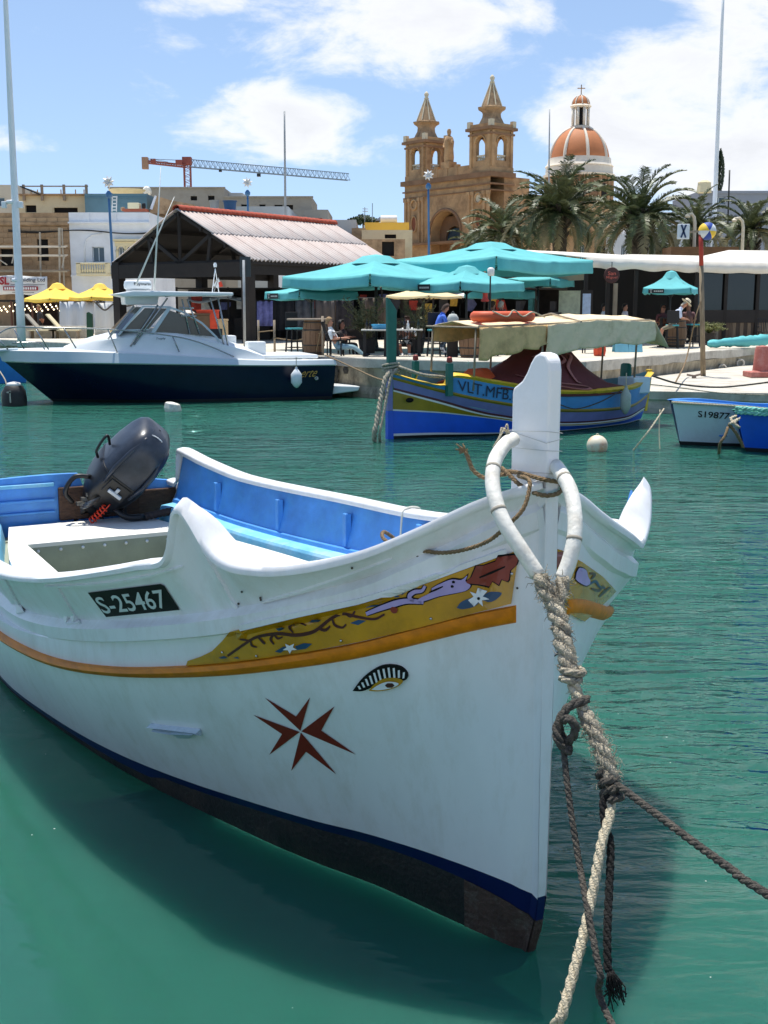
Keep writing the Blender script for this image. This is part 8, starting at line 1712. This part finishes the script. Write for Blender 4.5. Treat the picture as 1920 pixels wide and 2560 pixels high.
person('person in dark clothes and sunglasses seated behind the reclining one', 34.7, {'pelvis': (862, 862), 'chest': (858, 838), 'neck': (855, 824), 'head': (854, 812), 'elbow': (864, 845), 'hand': (880, 842), 'knee': (886, 860), 'ankle': (888, 886), 'toe': (900, 887), 'face': (.9, -.4)}, cl('darkbrown', (52, 40, 40)), cl('black', (30, 28, 30)), cl('shoe_dark', (40, 46, 54)), hk, skin_d, female=True)
person('person in bright blue shirt and grey trousers perched on a bar stool', 33.2, {'pelvis': (1092, 832), 'chest': (1099, 800), 'neck': (1108, 783), 'head': (1114, 771), 'elbow': (1112, 812), 'hand': (1126, 815), 'knee': (1118, 842), 'ankle': (1104, 868), 'toe': (1112, 880), 'face': (1, .2)}, cl('blue', (74, 116, 214)), cl('slate', (78, 92, 106)), cl('white_shoe', (222, 222, 222)), hb, sleeve='wrist')
person('person in a white top sitting at the pale table, legs crossed', 34.6, {'pelvis': (1018, 858), 'chest': (1017, 832), 'neck': (1018, 817), 'head': (1018, 804), 'elbow': (1020, 840), 'hand': (1012, 835), 'knee': (1010, 862, -.4), 'ankle': (1014, 884, -.4), 'toe': (1016, 890, -.5), 'face': (-.2, -1)}, cl('white', (222, 222, 220)), cl('black', (30, 28, 30)), cl('white_shoe', (222, 222, 222)), hb, skin_d, trouser='knee', female=True)
pm_, c0, hd, hv, fd = person('person in straw hat, white shirt and camouflage shorts on a bar stool', 39.6, {'pelvis': (1682, 812), 'chest': (1690, 784), 'neck': (1704, 770), 'head': (1713, 760), 'elbow': (1702, 795), 'hand': (1718, 798), 'knee': (1656, 822, -.2), 'ankle': (1650, 852, -.2), 'toe': (1632, 865, -.2), 'face': (1, -.3)}, cl('paleblue', (206, 214, 232)), cl('camo', (120, 112, 92)), cl('white_shoe', (222, 222, 222)), hg, trouser='knee')
HT = thing('straw_hat', 'cream straw hat with dark band on the seated person by the café', 'hat', hd + hv * .06); mb = MB(); mb.lathe([(.20, -.012), (.21, 0), (.115, .015), (.105, .10), (.07, .125), (.01, .12)], hd + hv * .075, 18, M=hv.to_track_quat('Z', 'Y').to_matrix()); mb.build('crown', mat('straw', C(226, 214, 184), .8, .1, 20), HT, smooth=True, auto=R(40)); mb = MB(); mb.lathe([(.117, .016), (.114, .045)], hd + hv * .075, 18, M=hv.to_track_quat('Z', 'Y').to_matrix()); mb.build('band', blkf, HT)
person('person in dark red top facing the straw hat person across the table', 41.0, {'pelvis': (1655, 822), 'chest': (1657, 795), 'neck': (1657, 782), 'head': (1658, 771), 'elbow': (1656, 805), 'hand': (1668, 806), 'knee': (1664, 826, -.3), 'ankle': (1664, 856, -.3), 'toe': (1666, 862, -.4), 'face': (.3, -1)}, cl('maroon', (84, 44, 46)), cl('black', (30, 28, 30)), cl('shoe_dark', (40, 46, 54)), hk, skin_d, female=True)
person('person in a patterned dark top right of the straw hat person', 41.6, {'pelvis': (1722, 818), 'chest': (1722, 791), 'neck': (1721, 777), 'head': (1721, 765), 'elbow': (1724, 800), 'hand': (1712, 800), 'knee': (1714, 824, -.3), 'ankle': (1716, 852, -.3), 'toe': (1710, 856, -.4), 'face': (-.6, -.8)}, cl('darkpink', (120, 84, 84)), cl('black', (30, 28, 30)), cl('shoe_dark', (40, 46, 54)), hk, skin_d, female=True)
for i, (x, c_, hr, lb) in enumerate(((1510, (196, 206, 216), hk, 'person in pale shirt seated inside the café beside the post'), (1562, (206, 200, 206), hk, 'person in pinkish shirt seated deep inside the café'), (1231, (60, 50, 48), hb, 'dark dressed person with brown hair seated behind the orange life float'), (1252, (50, 52, 56), hg, 'grey haired person seated behind the orange life float'))):
    dd = 43.5 if i < 2 else 37.5; y = 768 if i < 2 else 764
    person(lb, dd, {'pelvis': (x, y + 46), 'chest': (x, y + 22), 'neck': (x, y + 10), 'head': (x + 1, y), 'elbow': (x + 4, y + 32), 'hand': (x + 10, y + 32), 'knee': (x + 12, y + 48), 'ankle': (x + 12, y + 70), 'toe': (x + 16, y + 72), 'face': (.8, .5 if i > 1 else -.4)}, cl('p%d' % i, c_), cl('black', (30, 28, 30)), cl('shoe_dark', (40, 46, 54)), hr)
person('person in dark vest working under the beach bar pergola at the left', 57.0, {'pelvis': (100, 808), 'chest': (100, 788), 'neck': (98, 778), 'head': (96, 769), 'elbow': (104, 797), 'hand': (106, 802), 'knee': (100, 826), 'ankle': (100, 846), 'toe': (104, 848), 'face': (-.8, -.6)}, cl('darkgrey', (60, 60, 66)), cl('black', (30, 28, 30)), cl('shoe_dark', (40, 46, 54)), hsand)

# ---- poles, lamps and signs
def pole(nm, label, cat, a, b, r0, r1, m, seg=10):
    T = thing(nm, label, cat, a); mb = MB(); mb.tube([a.lerp(b, t) for t in np.linspace(0, 1, 8)], [lerp(r0, r1, t) for t in np.linspace(0, 1, 8)], seg); mb.build('shaft', m, T, smooth=True); return T
wpm = mat('white_mast_paint', C(226, 230, 232), .4, .05, 2)
def base_at(px, py, d): p = W(px, py, d); return Vector((p.x, d, QZ))
T = pole('flag_mast', 'thick white tapered mast at the left edge rising out of the picture', 'mast', base_at(54, 850, 41), W(8, -120, 41), .15, .07, wpm, 14)
for y_ in (505, 700): mb = MB(); p = W(28 if y_ < 600 else 41, y_, 41); mb.lathe([(.15, -.06), (.17, 0), (.15, .06)], p, 14); mb.build('collar', wpm, T, smooth=True)
for dx in (-1, 1): mb = MB(); p = W(31, 512, 41); mb.box(p + Vector((dx * .28, 0, 0)), (.16, .16, .22)); mb.build('floodlight', wpm, T, bevel=.02)
pole('yacht_mast', 'tall thin mast at the right rising out of the picture', 'mast', base_at(1783, 640, 95), W(1810, -60, 95), .22, .10, wpm)
pole('flagpole', 'thin grey flagpole in front of the crane jib', 'flagpole', base_at(713, 600, 70), W(711, 278, 70), .10, .05, mat('grey_pole', C(160, 164, 166), .5), 8)
pole('flagpole', 'thin pole left of the church dome', 'flagpole', base_at(1374, 600, 100), W(1374, 273, 100), .10, .05, mat('grey_pole', C(160, 164, 166), .5), 8)
pole('sign_post', 'short dark post on the skyline right of the cypress', 'post', base_at(1822, 600, 90), W(1824, 425, 90), .07, .06, polm, 8)
bluep = mat('lamp_post_blue', C(62, 112, 158), .5, .08, 2)
for i, (x0, yb, x1, yt, d, lb) in enumerate(((287, 720, 272, 492, 62, 'blue lamp post with star ornament in front of the white house'), (622, 600, 619, 487, 75, 'blue lamp post with star ornament behind the shed roof'), (1075, 640, 1071, 470, 72, 'blue lamp post with star ornament before the church front'))):
    b = base_at(x0, yb, d); t_ = W(x1, yt, d); T = pole('lamp_post', lb, 'lamp post', b, t_, .09, .06, bluep); mb = MB(); mb.lathe([(.05, -.1), (.16, 0), (.17, .15), (.06, .3)], t_, 10); mb.build('knob', bluep, T, smooth=True)
    c = t_ + Vector((0, 0, .75)); mb = MB()
    for k in range(8):
        a = k * math.pi / 4 + .2; dv = Vector((math.cos(a), 0, math.sin(a))); sd = Vector((-math.sin(a), 0, math.cos(a))); mb.add([c + dv * .34, c + dv * .12 + sd * .08, c, c + dv * .14 - sd * .11, c + dv * .14 + Vector((0, -.12, 0)), c + dv * .14 + Vector((0, .12, 0))], [(0, 1, 4), (0, 4, 3), (0, 5, 1), (0, 3, 5), (1, 2, 4), (2, 3, 4), (1, 5, 2), (2, 5, 3)])
    mb.build('star', mat('star_white', C(214, 216, 216), .5), T)
crl = mat('cream_lamp_post', C(206, 196, 172), .5, .05, 2)
for i, (x, yb, yt, dx, d) in enumerate(((1737, 645, 535, -18, 64), (1858, 622, 545, -22, 70))):
    T = thing('street_lamp', 'cream hooked street lamp %s' % ('beside the blue cross sign' if i == 0 else 'at the far right in front of the palm'), 'street lamp', base_at(x, yb, d)); mb = MB(); mb.tube([base_at(x, yb, d), W(x, yt + 22, d), W(x - 2, yt + 8, d), W(x + dx * .4, yt, d), W(x + dx, yt + 2, d)], [.10, .09, .09, .085, .08], 10); mb.build('post', crl, T, smooth=True); mb = MB(); mb.lathe([(.05, .1), (.16, 0), (.14, -.08)], W(x + dx, yt + 5, d), 10); mb.build('lamp_head', crl, T)
SP = thing('road_sign', 'back of a square dark road sign on a thin grey pole', 'sign', base_at(612, 870, 42)); a, b = base_at(612, 870, 41.5), W(609, 650, 41.5); mb = MB(); mb.tube([a, b], .045, 8); mb.build('pole', mat('grey_pole', C(160, 164, 166), .5), SP, smooth=True); mb = MB(); p, q = W(599, 642, 41.6), W(627, 692, 41.6); mb.box(((p.x + q.x) / 2, 41.62, (p.z + q.z) / 2), (q.x - p.x, .04, p.z - q.z)); mb.build('plate', mat('sign_back_dark', C(44, 54, 58), .5), SP)
# striped mooring pole on the landing with its buoy-like topmark
MP = thing('mooring_pole', 'weathered mooring pole with red top and rope on the landing stage', 'pole', atz(1758, 940, .52)); b = atz(1758, 940, .52); t_ = W(1752, 575, b.y); mb = MB(); mb.tube([b, b.lerp(t_, .76)], [.075, .06], 10); mb.build('shaft', mat('weathered_pole', C(140, 124, 100), .85, .35, 5, .4, 20, stretch=(3, 3, .6)), MP, smooth=True); mb = MB(); mb.tube([b.lerp(t_, .76), t_], .062, 10); mb.build('red_top', mat('red_pole_paint', C(166, 52, 36), .6, .15, 5), MP, smooth=True)
mb = MB(); mb.bar(W(1725, 580, b.y), W(1760, 577, b.y), .05, .06); mb.build('arm', woodg, MP); mb = MB(); mb.lathe([(.06, -.1), (.11, 0), (.06, .1)], W(1755, 588, b.y), 8); mb.build('lamp', mat('red_lamp', C(120, 40, 34), .5), MP)
BS = thing('square_sign', 'white square sign with blue ribbon cross on the mooring pole arm', 'sign', W(1708, 578, b.y - .05)); p, q = W(1694, 560, b.y - .06), W(1723, 598, b.y - .06); mb = MB(); mb.box(((p.x + q.x) / 2, p.y, (p.z + q.z) / 2), (q.x - p.x, .05, p.z - q.z)); mb.build('plate', mat('sign_white', C(214, 220, 224), .5, .04, 4), BS, bevel=.02)
mb = MB(); G = lambda u, v: Vector((lerp(p.x, q.x, u), p.y - .035, lerp(q.z, p.z, v)))
for A_, B_ in (((.30, .1), (.68, .95)), ((.68, .1), (.30, .95))): mb.bar(G(*A_), G(*B_), .012, .045)
mb.build('ribbon_mark', mat('ribbon_navy', C(30, 52, 92), .5), BS)
FB_ = thing('topmark_ball', 'yellow, blue and white segmented ball on top of the mooring pole', 'ball', W(1768, 570, b.y)); c = W(1768, 578, b.y); cols = [mat('ball_yellow', C(236, 196, 60), .6), mat('ball_blue', C(30, 66, 150), .6), mat('ball_white', C(216, 220, 220), .6)]; r_ = .25
for k in range(6):
    a0, a1 = R(178 - k * 60), R(118 - k * 60); mb = MB(); mb.grid([[c + Vector((r_ * math.cos(lerp(a0, a1, u)) * math.sin(v), -r_ * math.cos(v), r_ * math.sin(lerp(a0, a1, u)) * math.sin(v))) for u in np.linspace(0, 1, 7)] for v in np.linspace(.02, 3.12, 10)]); mb.build('segment', cols[(0, 1, 2, 0, 1, 2)[k]], FB_, smooth=True)
rope_thing('slack rope from the mooring pole down to the water side', [W(1756, 745, b.y), W(1740, 790, b.y - .2), W(1715, 900, b.y - .6), W(1688, 958, 27.3)], .02, ropet, False); rope_thing('long sagging line from the painted boat stern along the landing', [rootmat(VLT) @ Vector((6.9, 0, 1.0)), W(1700, 960, 26.6), W(1790, 968, 26.6), W(1870, 962, 26.8), W(1960, 950, 27.0)], .022, roped, False)
rope_thing('second thinner line hanging below the long sagging line', [rootmat(VLT) @ Vector((6.8, 0, .8)), W(1690, 968, 26.5), W(1800, 982, 26.4), W(1950, 990, 26.4)], .014, ropeg, False)
rope_thing('thin line from the cruiser stern to the painted boat stem', [W(815, 888, 32.4), W(880, 918, 30), W(940, 945, 26), W(975, 952, 22.1)], .018, ropet, False)
# bollard, rings, chains, cleats
BL = thing('bollard', 'faded red concrete bollard at the right edge of the landing', 'bollard', (X(1912, 36), 36, .52)); c = Vector((X(1912, 34.5), 34.5, .524)); mb = MB(); mb.lathe([(.30, 0), (.30, .14), (.24, .18), (.20, .75), (.17, .85), (.02, .88)], c, 16); mb.build('body', mat('bollard_red', C(176, 104, 92), .85, .12, 4, dirt=C(200, 160, 150), dscale=4, damt=.5), BL, smooth=True, auto=R(40)); mb = MB(); mb.box((c.x, c.y, .60), (.8, .8, .15)); mb.build('foot', mat('bollard_red', C(176, 104, 92)), BL, bevel=.02); BL.location = c
for i, (x, y) in enumerate(((1850, 912), (1805, 925))):
    c = W(x, y - 4, 39.3 if i == 0 else 37.9); T = thing('mooring_ring', 'pale iron mooring ring on the terrace wall, %s' % ('nearer the bollard' if i == 0 else 'nearer the mooring pole'), 'ring', c); mb = MB(); mb.tube([c + Vector((.12 * math.cos(a), -.05, .12 * math.sin(a))) for a in np.linspace(0, 6.28, 14, endpoint=False)], .03, 6, closed=True); mb.build('ring', mat('pale_iron', C(196, 190, 178), .7), T, smooth=True); mb = MB(); mb.bar(c + Vector((0, -.05, .1)), c + Vector((0, .5, .12)), .04); mb.build('staple', steel, T)
for i, (x, y) in enumerate(((1735, 942), (1654, 928))):
    c = atz(x, y + 4, .52); T = thing('cleat', 'small rusty mooring cleat on the landing, %s' % ('beside the mooring pole' if i == 0 else 'at its left corner'), 'cleat', c); mb = MB(); mb.tube([c + Vector((-.2, 0, .10)), c + Vector((0, 0, .07)), c + Vector((.2, 0, .12))], .03, 6); mb.build('horn', mat('rusty_iron', C(120, 104, 92), .85), T); mb = MB(); mb.lathe([(.07, 0), (.05, .07)], c, 8); mb.build('foot', mat('rusty_iron', C(120, 104, 92)), T)
for i, (x, y0, y1) in enumerate(((838, 930, 970), (868, 925, 960), (1062, 925, 965), (932, 935, 968))):
    d = 33.2 - max(0, (x - 818)) * .006; a, b = W(x, y0, d), W(x + 2, y1, d); T = thing('tyre_chain', ('dark hanging chain', 'rusty hanging hook', 'weedy hanging rope end', 'hanging iron bar')[i] + ' on the quay wall %s' % ('right of the cruiser stern', 'between cruiser and painted boat', 'above the painted boat bow', 'left of the weedy bow rope')[i], 'chain', a); mb = MB(); mb.tube([a, a.lerp(b, .5) + Vector((.05, -.05, 0)), b], .04, 6); mb.build('chain', roped, T); mb = MB(); mb.lathe([(.09, -.1), (.12, 0), (.09, .1)], a, 8); mb.build('hook', roped, T)
LT = thing('torch_lamp', 'red garden torch lamp on a pole in front of the medium parasol', 'lamp', base_at(1225, 880, 34)); b = base_at(1224, 880, 34); mb = MB(); mb.tube([b, W(1226, 682, 34)], .025, 6); mb.build('pole', polm, LT); mb = MB(); mb.lathe([(.10, -.02), (.13, .0), (.08, .06), (.07, .2), (.10, .22)], W(1213, 752, 34), 10); mb.build('red_shade', mat('red_lamp_metal', C(176, 52, 40), .5), LT, smooth=True); mb = MB(); mb.lathe([(.08, 0), (.10, .05), (.10, .2), (.05, .24)], W(1227, 690, 34), 10); mb.build('lamp_head', vwh, LT, smooth=True)
SBP = thing('backpack', 'pale grey backpack held beside the blue shirt person', 'bag', W(1140, 820, 33.0)); c = W(1132, 802, 33.0); mb = MB(); mb.lathe([(.12, -.18), (.16, -.1), (.16, .08), (.10, .18), (.02, .2)], c, 10, sy=.7); mb.build('sack', mat('bag_pale', C(186, 190, 184), .8, .1, 8), SBP, smooth=True); mb = MB(); mb.tube(spline([c + Vector((-.05, 0, .18)), c + Vector((0, 0, .26)), c + Vector((.05, 0, .18))], 8), .012, 6); mb.build('strap', mat('bag_strap', C(120, 120, 116), .8), SBP); mb = MB(); mb.box((c.x, c.y + .05, (QZ + c.z - .18) / 2), (.3, .3, c.z - .18 - QZ)); mb.build('stand', dkw, SBP)
